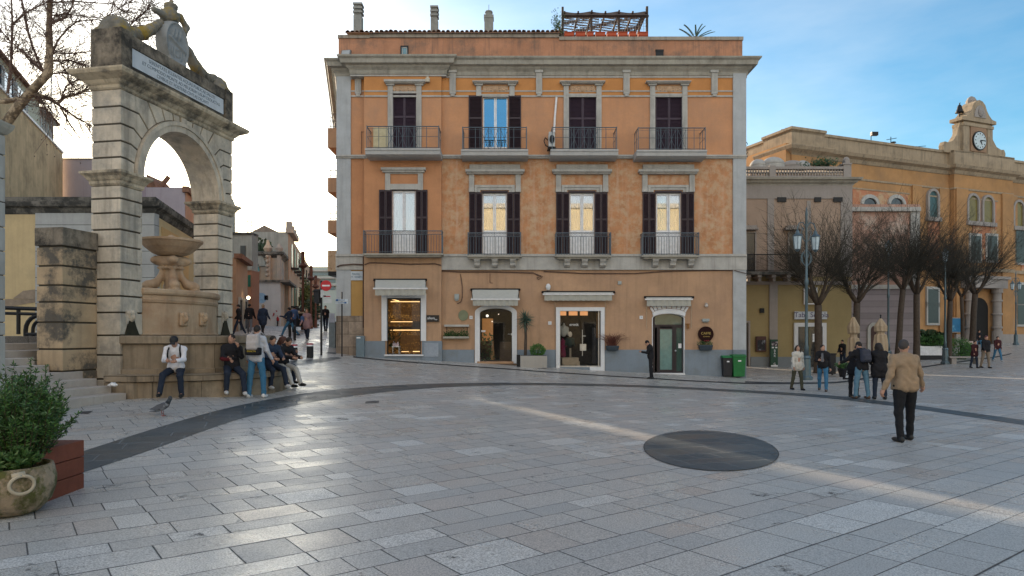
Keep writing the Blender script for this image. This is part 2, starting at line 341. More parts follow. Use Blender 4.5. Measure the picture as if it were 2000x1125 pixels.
# ---------------------------------------------------------------- paving
def paving(name, cols, rot, rowh, wmin, wvar, rlo=.23, rhi=.44, gap=(.0025, .009), jc=(.045, .042, .04)):
    m = bpy.data.materials.new(name); m.use_nodes = True; t = NT(m); b = t.bs; _mats[name] = m
    sp = t.n('SeparateXYZ'); t.l(t.pos(rot=(0, 0, rot)), sp.inputs[0]); u, v = sp.outputs[0], sp.outputs[1]
    vr = t.math('DIVIDE', v, rowh); vr = t.math('ADD', vr, t.math('MULTIPLY', t.math('SINE', t.math('MULTIPLY', vr, 1.9)), .2)); row = t.math('FLOOR', vr); fv = t.math('MULTIPLY', t.math('FRACT', vr), rowh)
    w1 = t.n('TexWhiteNoise', noise_dimensions='1D'); t.l(row, w1.inputs['W']); r = w1.outputs['Value']
    w = t.math('ADD', t.math('MULTIPLY', r, wvar), wmin); up = t.math('ADD', t.math('DIVIDE', u, w), t.math('MULTIPLY', r, 37.0))
    # uneven slab lengths inside a row
    up = t.math('ADD', up, t.math('MULTIPLY', t.math('SINE', t.math('MULTIPLY', up, 2.1)), .22))
    cl = t.math('FLOOR', up); fu = t.math('MULTIPLY', t.math('FRACT', up), w)
    cb = t.n('CombineXYZ'); t.l(cl, cb.inputs[0]); t.l(row, cb.inputs[1]); wn = t.n('TexWhiteNoise', noise_dimensions='2D'); t.l(cb.outputs[0], wn.inputs['Vector'])
    idv = wn.outputs['Value']; s2 = t.n('SeparateColor'); t.l(wn.outputs['Color'], s2.inputs[0])
    d = t.math('MINIMUM', t.math('MINIMUM', fu, t.math('SUBTRACT', w, fu)), t.math('MINIMUM', fv, t.math('SUBTRACT', rowh, fv)))
    p = t.pos(); wob = t.noise(p, 9, 4); d2 = t.math('SUBTRACT', d, t.math('MULTIPLY', t.math('SUBTRACT', wob, .5), .006))
    line = t.rng(d2, gap[0], gap[1], 1, 0)
    c = t.mix(idv, cols[0], cols[1]); c = t.mix(t.rng(s2.outputs[1], .72, .9), c, cols[2]); c = t.mix(t.rng(s2.outputs[2], .86, .93), c, cols[3])
    sc = t.n('Vector' + 'Math', operation='SCALE'); t.l(wn.outputs['Color'], sc.inputs[0]); sc.inputs['Scale'].default_value = 30
    av = t.n('Vector' + 'Math', operation='ADD'); t.l(p, av.inputs[0]); t.l(sc.outputs[0], av.inputs[1])
    gr = t.noise(av.outputs[0], 70, 3, .8); c = t.mix(t.rng(gr, .38, .60), tuple(x*.42 for x in cols[1]), c)
    big = t.noise(p, .45, 6, .6); c = t.mix(t.rng(big, .4, .75, 0, .30), c, tuple(x*.5 for x in cols[1]))
    # pitted and chipped places on some slabs
    ch = t.noise(t.pos(loc=(3, 1, 0)), 1.1, 12, .75); pit = t.math('MAXIMUM', t.math('MULTIPLY', t.rng(ch, .60, .65), t.rng(t.noise(p, 14, 6, .8), .47, .53)), t.math('MULTIPLY', t.rng(t.noise(p, 7, 8, .85), .70, .74), .7)); c = t.mix(pit, c, (.06, .055, .05))
    c = t.mix(line, c, jc); t.l(c, b.inputs['Base Color'])
    ro = t.math('ADD', t.rng(t.noise(p, .9, 5), .3, .7, rlo, rhi), t.math('MULTIPLY', t.rng(idv, 0, 1, -.06, .10), 1)); ro = t.math('ADD', ro, t.math('MULTIPLY', t.math('MAXIMUM', line, pit), .4)); t.l(ro, b.inputs['Roughness'])
    b.inputs['Specular IOR Level'].default_value = .5
    hh = t.math('SUBTRACT', t.math('MULTIPLY', gr, .18), t.math('MULTIPLY', t.math('MAXIMUM', line, pit), 1.0))
    tilt = t.math('MULTIPLY', t.math('SUBTRACT', s2.outputs[0], .5), t.math('MULTIPLY', fu, .6)); hh = t.math('ADD', hh, tilt)
    hh = t.math('ADD', hh, t.math('MULTIPLY', t.noise(p, 5, 3), .5))
    bp = t.n('Bump'); bp.inputs['Strength'].default_value = .55; bp.inputs['Distance'].default_value = .008; t.l(hh, bp.inputs['Height']); t.l(bp.outputs[0], b.inputs['Normal'])
    return m
m_pave = paving('limestone_paving', [(.66, .645, .605), (.50, .49, .465), (.58, .525, .475), (.78, .77, .73)], -R(36.9), .40, .40, .45)
m_pave2 = paving('street_paving', [(.44, .42, .40), (.34, .33, .315), (.38, .35, .33), (.5, .49, .47)], R(20), .5, .6, .5)
m_dpave = paving('dark_basalt_paving', [(.075, .095, .105), (.055, .072, .08), (.07, .08, .085), (.095, .115, .125)], -R(20), .42, .5, .5, .3, .5, gap=(.004, .012), jc=(.16, .17, .17))
# ground: one gently sloping sheet
xs = np.concatenate([np.linspace(-900, -70, 8), np.arange(-60, 80, .8), np.linspace(90, 900, 8)]); ys = np.concatenate([np.linspace(-600, -40, 6), np.arange(-32, 112, .8), np.linspace(120, 1500, 10)])
gx, gy = np.meshgrid(xs, ys); gz = GZa(gx.ravel(), gy.ravel())
mb = MB(); n = len(xs); mb.v = [tuple(p) for p in np.stack([gx.ravel(), gy.ravel(), gz], 1).tolist()]
mb.f = [[j*n+i, j*n+i+1, (j+1)*n+i+1, (j+1)*n+i] for j in range(len(ys)-1) for i in range(n-1)]; mb.mi = [0]*len(mb.f)
mb.build('ground', m_pave, kind='structure', smooth=True)
def gpt(p, up=.006): return (p[0], p[1], GZ(p[0], p[1])+up)
def strip(name, A, B, m, up=.006, sub=3):
    """A and B: matching pixel polylines whose ground points bound a strip"""
    a = [G(*q) for q in A]; b = [G(*q) for q in B]; V = []; Fc = []; rows = []
    for i in range(len(a)-1):
        k = max(1, int(((a[i+1]-a[i]).length+(b[i+1]-b[i]).length)/1.2))
        for j in range(k+(1 if i == len(a)-2 else 0)):
            t = j/k; rows.append((a[i].lerp(a[i+1], t), b[i].lerp(b[i+1], t)))
    for p, q in rows:
        for j in range(sub+1): V.append(gpt(p.lerp(q, j/sub), up))
    s = sub+1
    for i in range(len(rows)-1):
        for j in range(sub): Fc.append((i*s+j, i*s+j+1, (i+1)*s+j+1, (i+1)*s+j))
    mb = MB(); mb.add(V, Fc); return mb.build(name, m, kind='structure')
def smoothline(pts, k=6):
    P_ = [Vector((*p, 0)) for p in pts]; out = []
    for i in range(len(P_)-1):
        p0, p1, p2, p3 = P_[max(i-1, 0)], P_[i], P_[i+1], P_[min(i+2, len(P_)-1)]
        for j in range(k):
            t = j/k; q = .5*((2*p1)+(p2-p0)*t+(2*p0-5*p1+4*p2-p3)*t*t+(3*p1-p0-3*p2+p3)*t**3); out.append((q.x, q.y))
    out.append(tuple(pts[-1])); return out
bandA = smoothline([(60, 909), (142, 888), (300, 838), (450, 796), (600, 768), (750, 754), (900, 748.5), (1050, 748), (1250, 752.5), (1450, 762), (1600, 771), (1720, 783), (1850, 800), (2060, 829)])
bandB = smoothline([(60, 957), (142, 930), (300, 877), (450, 824), (600, 787), (750, 766), (900, 755), (1050, 752.5), (1250, 756.5), (1450, 766.5), (1600, 776.5), (1720, 790), (1850, 808), (2060, 839)])
strip('arc_band_paving', bandA, bandB, m_dpave)
# dark disc inlaid in the square
cen = G(1389, 881); ring = [G(1389+131*math.cos(t)*.9995-5*math.sin(t)*0, 881+math.sin(t)*38.5+131*math.cos(t)*.055) for t in [2*math.pi*i/72 for i in range(72)]]
mb = MB(); V = [gpt(cen, .007)]; Fc = []
for s_ in (.35, .7, 1): V += [gpt(cen.lerp(p, s_), .007) for p in ring]
for i in range(72):
    j = (i+1) % 72; Fc.append((0, 1+i, 1+j))
    for k in (0, 1): Fc.append((1+k*72+i, 1+(k+1)*72+i, 1+(k+1)*72+j, 1+k*72+j))
mb.add(V, Fc); disc = mb.build('disc_inlay_paving', m_dpave, kind='structure')
mb = MB()
for i in range(72): j = (i+1) % 72; mb.add([gpt(cen.lerp(ring[i], 1.0), .009), gpt(cen.lerp(ring[i], 1.012), .009), gpt(cen.lerp(ring[j], 1.012), .009), gpt(cen.lerp(ring[j], 1.0), .009)], [(0, 1, 2, 3)])
mb.build('disc_rim_paving', flat('dark_joint', (.03, .03, .03), .8), kind='structure')
# gutter lines and kerb beside the buildings
strip('gutter_line_paving', [(690, 696), (862, 711), (1060, 725), (1270, 738), (1470, 748), (1560, 748)], [(690, 698.5), (862, 713), (1060, 727), (1270, 740), (1470, 750.5), (1560, 750.5)], flat('gutter_slot', (.03, .033, .035), .7))
strip('kerb_line_paving', smoothline([(1455, 745), (1560, 747), (1640, 745), (1700, 735), (1760, 722), (1850, 709), (1940, 697), (1975, 690)]), smoothline([(1455, 747), (1560, 750), (1640, 748), (1700, 739), (1762, 725), (1852, 711), (1941, 699), (1976, 691.5)]), _mats['gutter_slot'])
strip('street_crossing_paving', [(560, 706), (600, 703), (640, 699), (660, 697)], [(520, 716), (580, 714), (630, 708), (668, 700)], m_dpave)
strip('dark_doormat_paving', [(640, 687), (660, 689)], [(636, 690), (655, 692.5)], m_dpave, sub=2)
strip('drain_cover', [(716, 784), (740, 783)], [(712, 788), (740, 787)], flat('drain_iron', (.05, .05, .05), .6), sub=1)
strip('drain_cover', [(158, 804), (182, 803)], [(152, 808), (172, 809)], _mats['drain_iron'], sub=1)
strip('faded_line_marking', [(520, 655.5), (532, 655)], [(505, 658), (516, 658)], flat('road_paint', (.7, .7, .7), .7), sub=1)
strip('faded_line_marking', [(549, 655), (560, 655.5)], [(540, 657), (552, 658)], _mats['road_paint'], sub=1)
# ---------------------------------------------------------------- the fountain arch
AX0, AY0 = -8.895, 15.5; ARZ = math.atan2(.9825, .1865)
AZ = EYE  # rel heights + AZ
AM = Matrix.Translation((AX0, AY0, AZ)) @ Matrix.Rotation(ARZ, 4, 'Z')     # local: x = u along the face, y = into the wall, z = height above the eye
def AP(u, w, z): return AM @ Vector((u, -w, z))
def inset(poly, d): return offset_poly(poly, -d)
arch = thing('fountain_arch', 'tall rusticated stone arch with inscription slab and carved shield, over the fountain', 'arch', AP(2.17, -.38, -1.42), ARZ)
T = .765; CU, CZ, RI, RO = 2.17, 3.73, 1.47, 1.72; TOPZ = 5.62; GB = -1.75
mb = MB(AM)   # core
q = .03
mb.box(q, .7-q, q, T-q, GB, 3.4); mb.box(3.64+q, 4.34-q, q, T-q, GB, 3.4)
arcp = [(CU+1.6*math.cos(a), CZ+1.6*math.sin(a)) for a in [math.pi*i/24 for i in range(25)]]
mb.prism([(q, 3.7), (q, TOPZ), (4.34-q, TOPZ), (4.34-q, 3.7)]+arcp, q, T-q)
mb.build('masonry_core', m_archc, arch)
mb = MB(AM); g = .019
cz = [GB, -1.0, -.45, 0.0, .52, .895, 1.28, 1.66, 2.03, 2.41, 2.79, 3.12, 3.42]
for a, b in ((0, .7), (3.64, 4.34)):
    mb = MB(AM)
    for i in range(len(cz)-1): mb.box(a, b, 0, T, cz[i]+g, cz[i+1]-g)
    mb.build('pier', m_arch, arch, bevel=.012)
mb = MB(AM)
angs = [9.5, 21, 32, 43.5, 55.5, 67, 78, 86]; zj = [4.06, 4.43, 4.82, 5.22]
def bnd(a, i):      # outward path from the ring for joint i (None = springing / crown)
    c, s = math.cos(R(a)), math.sin(R(a))
    if i < 4:
        r = (zj[i]-CZ)/s; return [(CU-RO*c, CZ+RO*s), (CU-r*c, zj[i]), (0, zj[i])]
    r = (TOPZ-CZ)/s; return [(CU-RO*c, CZ+RO*s), (CU-r*c, TOPZ)]
for side in (0, 1):
    for i in range(len(angs)+0):
        lo_ = [(CU-RO, CZ), (0, CZ)] if i == 0 else bnd(angs[i-1], i-1)
        hi_ = bnd(angs[i], i); a0 = 0 if i == 0 else angs[i-1]; a1 = angs[i]
        arc = [(CU-RO*math.cos(R(a)), CZ+RO*math.sin(R(a))) for a in (a0+(a1-a0)/3, a0+2*(a1-a0)/3)]
        poly = lo_[::-1]+arc+hi_
        if i == 4: poly = poly+[(0, TOPZ)]
        if side: poly = [(2*CU-x, z) for x, z in poly]
        mb.prism(inset(poly, g), 0, T)
poly = [(CU-RO*math.sin(R(k)), CZ+RO*math.cos(R(k))) for k in (4, 1.3, -1.3, -4)]; h_ = (TOPZ-CZ)*math.tan(R(4)); poly = poly+[(CU+h_, TOPZ), (CU-h_, TOPZ)]
mb.prism(inset(poly, g), -.03, T)
mb.build('voussoirs', m_arch, arch, bevel=.012)
mb = MB(AM)
def arcband(mb, r0, r1, y0, y1, n=40):
    A = [(CU-r0*math.cos(math.pi*i/n), CZ+r0*math.sin(math.pi*i/n)) for i in range(n+1)]; B = [(CU-r1*math.cos(math.pi*i/n), CZ+r1*math.sin(math.pi*i/n)) for i in range(n+1)]
    mb.prism(A+B[::-1], y0, y1)
arcband(mb, RI, RO-.1, -.05, T+.05); arcband(mb, RO-.1, RO, -.085, T+.08)
mb.build('archivolt', m_arch, arch)
rect = lambda a, b, c, d: [(a, c), (b, c), (b, d), (a, d)]
for a, b in ((0, .7), (3.64, 4.34)):
    mb = MB(AM)
    mb.mould(rect(a, b, 0, T), [(-.05, 3.40), (.0, 3.42), (.03, 3.46), (.03, 3.52), (.06, 3.55), (.10, 3.62), (.17, 3.68), (.17, 3.735), (-.05, 3.74)])
    mb.build('impost', m_corn, arch)
mb = MB(AM)
mb.mould(rect(0, 4.34, 0, T), [(-.05, 5.60), (.0, 5.61), (.03, 5.64), (.03, 5.70), (.08, 5.74), (.12, 5.80), (.16, 5.82), (.30, 5.90), (.33, 5.96), (.33, 6.0), (-.05, 6.04)])
mb.build('cornice', m_corn, arch, smooth=False)
mb = MB(AM)
mb.box(.0, .36, -.02, T+.02, 6.03, 7.02); mb.box(3.98, 4.34, -.02, T+.02, 6.03, 7.02)
mb.box(.36, 3.98, .06, T-.06, 6.03, 6.26); mb.box(.36, 3.98, .12, T-.12, 6.26, 6.70); mb.box(.36, 3.98, .0, T-.0, 6.70, 6.98)
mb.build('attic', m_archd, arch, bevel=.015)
mb = MB(AM); mb.box(.40, 3.94, .03, .12, 6.27, 6.69); slab = mb.build('inscription_slab', m_slab, arch)
tm = flat('inscription_letters', (.14, .17, .20), .8)
for z_, s_ in ((6.60, 'SERENITATE FLUENTES AQUAS PUBLICAE SALUTI'), (6.475, 'ET COMMODO MONTE AD MELIOREM USUM DEDUCTAS'), (6.35, 'CIVIBUS ET POSTERIS CIVITAS DICAVIT')):
    o = text('inscription', s_, .118, AM @ Matrix.Translation((2.25, .028, z_)) @ Matrix.Rotation(R(90), 4, 'X'), tm, slab, ext=.002); o.matrix_parent_inverse = Matrix()
# scroll ends, garlands, shield, ribbon and finial
def Mw(p): return p
for u_ in (.28, 4.06):
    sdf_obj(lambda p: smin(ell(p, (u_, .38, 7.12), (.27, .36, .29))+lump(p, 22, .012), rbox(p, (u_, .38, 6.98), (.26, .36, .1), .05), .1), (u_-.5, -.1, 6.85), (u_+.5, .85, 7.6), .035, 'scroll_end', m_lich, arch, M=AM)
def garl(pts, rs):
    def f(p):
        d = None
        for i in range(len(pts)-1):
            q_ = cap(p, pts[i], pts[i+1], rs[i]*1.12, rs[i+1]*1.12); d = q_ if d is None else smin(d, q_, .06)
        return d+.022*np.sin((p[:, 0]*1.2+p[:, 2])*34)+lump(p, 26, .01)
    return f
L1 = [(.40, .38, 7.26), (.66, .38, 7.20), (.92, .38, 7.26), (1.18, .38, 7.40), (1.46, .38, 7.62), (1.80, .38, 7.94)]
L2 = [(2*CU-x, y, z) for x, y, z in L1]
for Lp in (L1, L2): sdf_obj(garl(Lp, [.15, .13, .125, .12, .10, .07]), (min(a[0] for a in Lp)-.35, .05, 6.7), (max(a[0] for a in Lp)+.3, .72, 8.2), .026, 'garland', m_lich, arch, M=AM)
def shf(p):
    d = ell(p, (CU, .33, 7.52), (.47, .5, .60)); d = np.maximum(d, np.abs(p[:, 1]-.33)-.15)
    rim = np.abs(ell(p, (CU, .17, 7.52), (.42, .5, .54)))-.02
    d = np.minimum(d, np.maximum(rim, np.abs(p[:, 1]-.17)-.035))
    d = smin(d, cap(p, (CU-.3, .17, 7.62), (CU+.3, .17, 7.42), .045, .045), .03)
    for k in range(3): d = smin(d, np.abs(ell(p, (CU, .17, 7.30), (.10+.09*k, .5, .10+.09*k)))-.012+np.where((np.abs(p[:, 1]-.17) > .04) | (p[:, 2] > 7.42), 1, 0), .01)
    for k in (-1, 0, 1): d = smin(d, cap(p, (CU+k*.13-.03, .17, 7.70), (CU+k*.13+.03, .17, 7.90), .026, .018), .02)
    return smin(d, rbox(p, (CU, .38, 6.98), (.3, .25, .1), .03), .08)
sdf_obj(shf, (CU-.6, -.05, 6.85), (CU+.6, .75, 8.25), .03, 'shield', mat('shield_stone', (.27, .285, .29), .9, .2, 3, stain=.5, stc=(.08, .08, .075), sts=2.5), arch, M=AM)
def rib(p):
    d = ell(p, (CU-.05, .36, 8.25), (.26, .24, .2))+lump(p, 28, .02)
    for a, b in (((CU, .36, 8.35), (CU+.35, .36, 8.42)), ((CU+.35, .36, 8.42), (CU+.62, .36, 8.25)), ((CU+.62, .36, 8.25), (CU+.5, .36, 8.02)), ((CU+.5, .36, 8.02), (CU+.2, .36, 8.02)), ((CU-.2, .36, 8.18), (CU-.62, .36, 8.16))): d = smin(d, cap(p, a, b, .085, .075), .05)
    d = smin(d, ell(p, (CU, .36, 8.52), (.17, .17, .1))+lump(p, 40, .02), .06)
    d = smin(d, cap(p, (CU+.02, .36, 8.55), (CU+.02, .36, 8.95), .06, .015), .05); return d
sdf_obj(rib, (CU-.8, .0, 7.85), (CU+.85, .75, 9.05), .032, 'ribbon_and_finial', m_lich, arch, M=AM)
# wing pier on the left
wing = thing('wing_pier', 'low blackened block pier standing against the left leg of the stone arch', 'pier', AP(-.5, -.9, -1.4), ARZ)
mb = MB(AM); wz = [GB, -.78, -.3, .28, .72, 1.08, 1.50, 1.92]
mb.box(-.93, -.0, .63, 1.22, GB, 2.2); mb.build('masonry_core', m_archc, wing)
mb = MB(AM)
for i in range(7): mb.box(-.957, -.003, .60, 1.25, wz[i]+g, wz[i+1]-g)
mb.build('block_courses', mat('tan_stained_ashlar', (.44, .33, .21), .9, .25, 1.2, col2=(.09, .085, .075), c2lo=.5, c2hi=.6, c2s=.9, streak=.5, stc=(.07, .06, .05), bump=.35), wing, bevel=.012)
mb = MB(AM); mb.box(-.985, -.003, .57, 1.28, 1.94, 2.33); mb.build('capstone', m_archd, wing, bevel=.015)
# ---------------------------------------------------------------- fountain
fo = thing('stone_fountain', 'stone wall fountain with raised bowl on carved dolphins inside the arch', 'fountain', AP(2.17, .9, -1.42), ARZ)
def halfd(r, n=40, c=CU): return [(c-r*math.cos(math.pi*i/n), -r*math.sin(math.pi*i/n)) for i in range(n+1)]
def hmould(mb, prof, extra=None):
    pr = [halfd(r) for r, z in prof]; n = len(pr[0]); vs = []
    for (r, z), pl in zip(prof, pr): vs += [(x, y, z) for x, y in pl]
    m = len(prof); mb.add(vs, [(i*n+k, i*n+(k+1) % n, (i+1)*n+(k+1) % n, (i+1)*n+k) for i in range(m-1) for k in range(n)]+[tuple(range(n-1, -1, -1)), tuple((m-1)*n+k for k in range(n))])
mb = MB(AM); hmould(mb, [(2.58, GB), (2.58, -1.05), (2.60, -1.04)]); mb.box(-.43, .35, -.70, .05, GB, -1.04); mb.box(.2, 4.2, -.2, .02, GB, -.1)
mb.build('bench_base', m_bench, fo, bevel=.02)
mb = MB(AM); hmould(mb, [(2.62, -1.03), (2.66, -1.02), (2.66, -.90), (2.63, -.88)]); mb.build('bench_seat', m_bench, fo)
mb = MB(AM); mb.box(-.47, .30, -.75, -.03, -1.03, -.882); mb.build('bench_end', m_bench, fo, bevel=.02)
mb = MB(AM); hmould(mb, [(2.16, -.885), (2.16, -.78), (2.10, -.76), (2.10, -.22), (2.14, -.20), (2.20, -.18), (2.20, -.03), (2.17, 0.0)]); mb.build('lower_basin', m_bench, fo)
def seg(off, n=24, hb=1.46, sag=.47):
    Rr = (hb*hb+sag*sag)/(2*sag); yc = Rr-sag; a = math.asin(hb/Rr)
    return [(CU-hb-off*.6, .25)]+[(CU+(Rr+off)*math.sin(-a+2*a*i/n), yc-(Rr+off)*math.cos(-a+2*a*i/n)) for i in range(n+1)]+[(CU+hb+off*.6, .25)]
mb = MB(AM); prof = [(.0, -.01), (.03, .02), (-.03, .05), (-.03, .78), (.0, .80), (.02, .86), (.0, .88), (.0, .96), (.05, .99), (.07, 1.03), (.07, 1.10), (.04, 1.13)]
pr = [seg(o_) for o_, z in prof]; n = len(pr[0]); vs = [(x, y, z) for (o_, z), pl in zip(prof, pr) for x, y in pl]
mb.add(vs, [(i*n+k, i*n+(k+1) % n, (i+1)*n+(k+1) % n, (i+1)*n+k) for i in range(len(prof)-1) for k in range(n)]+[tuple(range(n-1, -1, -1)), tuple((len(prof)-1)*n+k for k in range(n))])
mb.build('drum', m_fount, fo)
FC = (CU, .35)
mb = MB(AM); mb.lathe([(.10, 2.05), (.30, 2.06), (.45, 2.12), (.62, 2.26), (.72, 2.38), (.76, 2.41), (.765, 2.46), (.72, 2.47), (.60, 2.40), (.1, 2.36)], (FC[0], FC[1], 0), 40)
mb.lathe([(.05, 2.36), (.05, 2.5), (.1, 2.55), (.04, 2.6)], (FC[0], FC[1], 0), 10); mb.build('bowl', m_fount, fo, smooth=False)
def dol(p):
    d = cap(p, (FC[0], FC[1], 1.1), (FC[0], FC[1], 2.08), .17, .13)
    d = smin(d, rbox(p, (FC[0], FC[1], 1.92), (.26, .26, .12), .05), .08)
    d = smin(d, rbox(p, (FC[0], FC[1], 1.74), (.24, .24, .03), .02), .04)
    for k in range(4):
        a = math.pi/4+k*math.pi/2; c, s = math.cos(a), math.sin(a); q_ = lambda r, z: (FC[0]+r*c, FC[1]+r*s, z)
        for (r0, z0), (r1, z1), ra, rb in (((.2, 1.72), (.24, 1.5), .06, .08), ((.24, 1.5), (.38, 1.32), .08, .11), ((.38, 1.32), (.52, 1.28), .11, .13)): d = smin(d, cap(p, q_(r0, z0), q_(r1, z1), ra, rb), .05)
        d = smin(d, ell(p, q_(.58, 1.27), (.11, .11, .09))+lump(p, 40, .01), .05); d = smin(d, ell(p, q_(.36, 1.93), (.13, .13, .10)), .07)
        d = smin(d, rbox(p, q_(.55, 1.14), (.12, .12, .06), .02), .02)
    return d+lump(p, 30, .006)
sdf_obj(dol, (FC[0]-.8, FC[1]-.8, 1.05), (FC[0]+.8, FC[1]+.8, 2.2), .028, 'dolphin_pedestal', m_fount, fo, M=AM)
def mask_head(px, py, w_, sc=1.0, m=m_fount, nm='carved_mask'):
    # point on the wall in the arch frame under the pixel, found along u for the given w
    k = (px-1000)/F; x0 = AX0+.9825*w_; y0 = AY0-.1865*w_; u = (x0-k*y0)/(.9825*k-.1865); Y = y0+.9825*u; z = (HY-py)/F*Y
    def f(p):
        q_ = (p-np.array((u, -w_, z)))/sc
        d = ell(q_, (0, 0, 0), (.11, .07, .13)); d = smin(d, ell(q_, (0, -.07, -.01), (.03, .04, .05)), .02); d = smin(d, ell(q_, (0, -.03, .08), (.12, .05, .07))+lump(q_, 60, .012), .03); d = d+lump(q_, 45, .012); return smin(d, rbox(q_, (0, .03, -.02), (.14, .03, .17), .02), .02)*sc
    sdf_obj(f, (u-.2*sc, -w_-.16*sc, z-.22*sc), (u+.2*sc, -w_+.1*sc, z+.22*sc), .016*sc, nm, m, fo, M=AM); return u, z
mask_head(361, 622, .44, 1.0); mask_head(399, 622, .50, 1.0)
m_moss = mat('mossy_stain', (.035, .033, .022), .95, .4, 4)
for px, w_ in ((258, .02), (441, .02)):
    u, z = mask_head(px-1, 618, w_, 1.0, m_arch, 'carved_spout')
    mb = MB(AM); mb.prism([(u-.20, .0), (u-.12, .22), (u-.05, .42), (u+.05, .42), (u+.13, .22), (u+.24, .0)], -.035, -.0); mb.build('spout_niche', m_moss, fo)
# ---------------------------------------------------------------- steps and terrace
st = thing('stone_staircase', 'pale stone steps climbing left between the bench and the potted shrub', 'steps', AP(-2, .2, -1.5), ARZ)
for j in range(8):
    w_ = .56-.37*j; zt = -1.26+.155*j; ue = -.475 if j < 2 else (-.475 if j == 2 else (-.46 if j == 3 else -.96)) 
    if j >= 6: ue = .9
    y0_ = -w_
    mb = MB(AM); mb.box(-4.6, ue-(.0 if j > 3 else .0), -w_, -w_+(.62 if j < 7 else .5), zt-.40, zt-.0); mb.build('step', m_step, st, bevel=.012)
tz = -1.26+.155*8
mb = MB(AM); mb.box(-14, 5.0, 2.42, 30, tz-.3, tz); ter = mb.build('terrace_paving', m_pave2, kind='structure')
mb = MB(AM); mb.box(-14, -4.6, -.60, 2.42, GB-.3, tz-.01); mb.build('terrace_wall', m_step, kind='structure')
# railing seen on the terrace
rl = thing('black_railing', 'black iron railing on the terrace between the two stone piers', 'railing', AM @ Vector((-1, 3.2, tz)), ARZ)
Yr = 17.0
def rp(px, py, Y=Yr): return P(px, py, Y)
mb = MB(); mb.tube([rp(-60, 599), rp(90, 604)], .055, 6); mb.tube([rp(-60, 610), rp(90, 614)], .045, 6); mb.build('rail', m_black, rl)
for a in (36, -20):
    mb = MB(); mb.tube([rp(a, 606), rp(a, 653)], .045, 6); mb.build('post', m_black, rl)
mb = MB(); cc = rp(76, 645); pts = [cc+Vector((-.33*math.cos(t), 0, .36*math.sin(t))) for t in [i*math.pi/10 for i in range(11)]]; mb.tube([pts[0]-Vector((0, 0, .25))]+pts, .05, 6)
pts = [cc+Vector((-.15*math.cos(t), 0, .22*math.sin(t))) for t in [i*math.pi/10 for i in range(11)]]; mb.tube([pts[0]-Vector((0, 0, .25))]+pts, .04, 6); mb.tube([cc+Vector((-.33, 0, -.1)), cc+Vector((.3, 0, -.1))], .05, 6); mb.build('hoop', m_black, rl)
# left edge pier
PY = 10.3; px_ = X(10.5, PY+.72); bz = GZ(px_, PY)
lp = thing('edge_pier', 'pale block pier cut by the left edge of the photo, behind the shrub', 'pier', (px_-.35, PY+.35, bz), 0)
mb = MB(); zz = [bz-.3]+[EYE+(HY-y)/F*PY for y in (655, 628, 580, 530, 480, 430, 378, 329, 280, 238)]
mb.box(px_-.77, px_-.02, PY+.02, PY+.7, bz-.3, zz[-1]+.1); mb.build('masonry_core', m_archc, lp)
mb = MB()
for i in range(len(zz)-1): mb.box(px_-.8, px_, PY, PY+.72, zz[i]+.008, zz[i+1]-.008)
mb.build('block_courses', m_trim, lp, bevel=.01)
mb = MB(); mb.mould(rect(px_-.8, px_, PY, PY+.72), [(-.02, zz[-1]), (.02, zz[-1]+.02), (.07, zz[-1]+.1), (.09, zz[-1]+.16), (.09, zz[-1]+.19), (-.05, zz[-1]+.22)]); mb.build('cap_moulding', m_trimd, lp)
mb = MB(); mb.box(px_-.8, px_-.055, PY+.04, PY+.66, zz[-1]+.21, 7.6); mb.build('upper_shaft', m_trim, lp, bevel=.01)
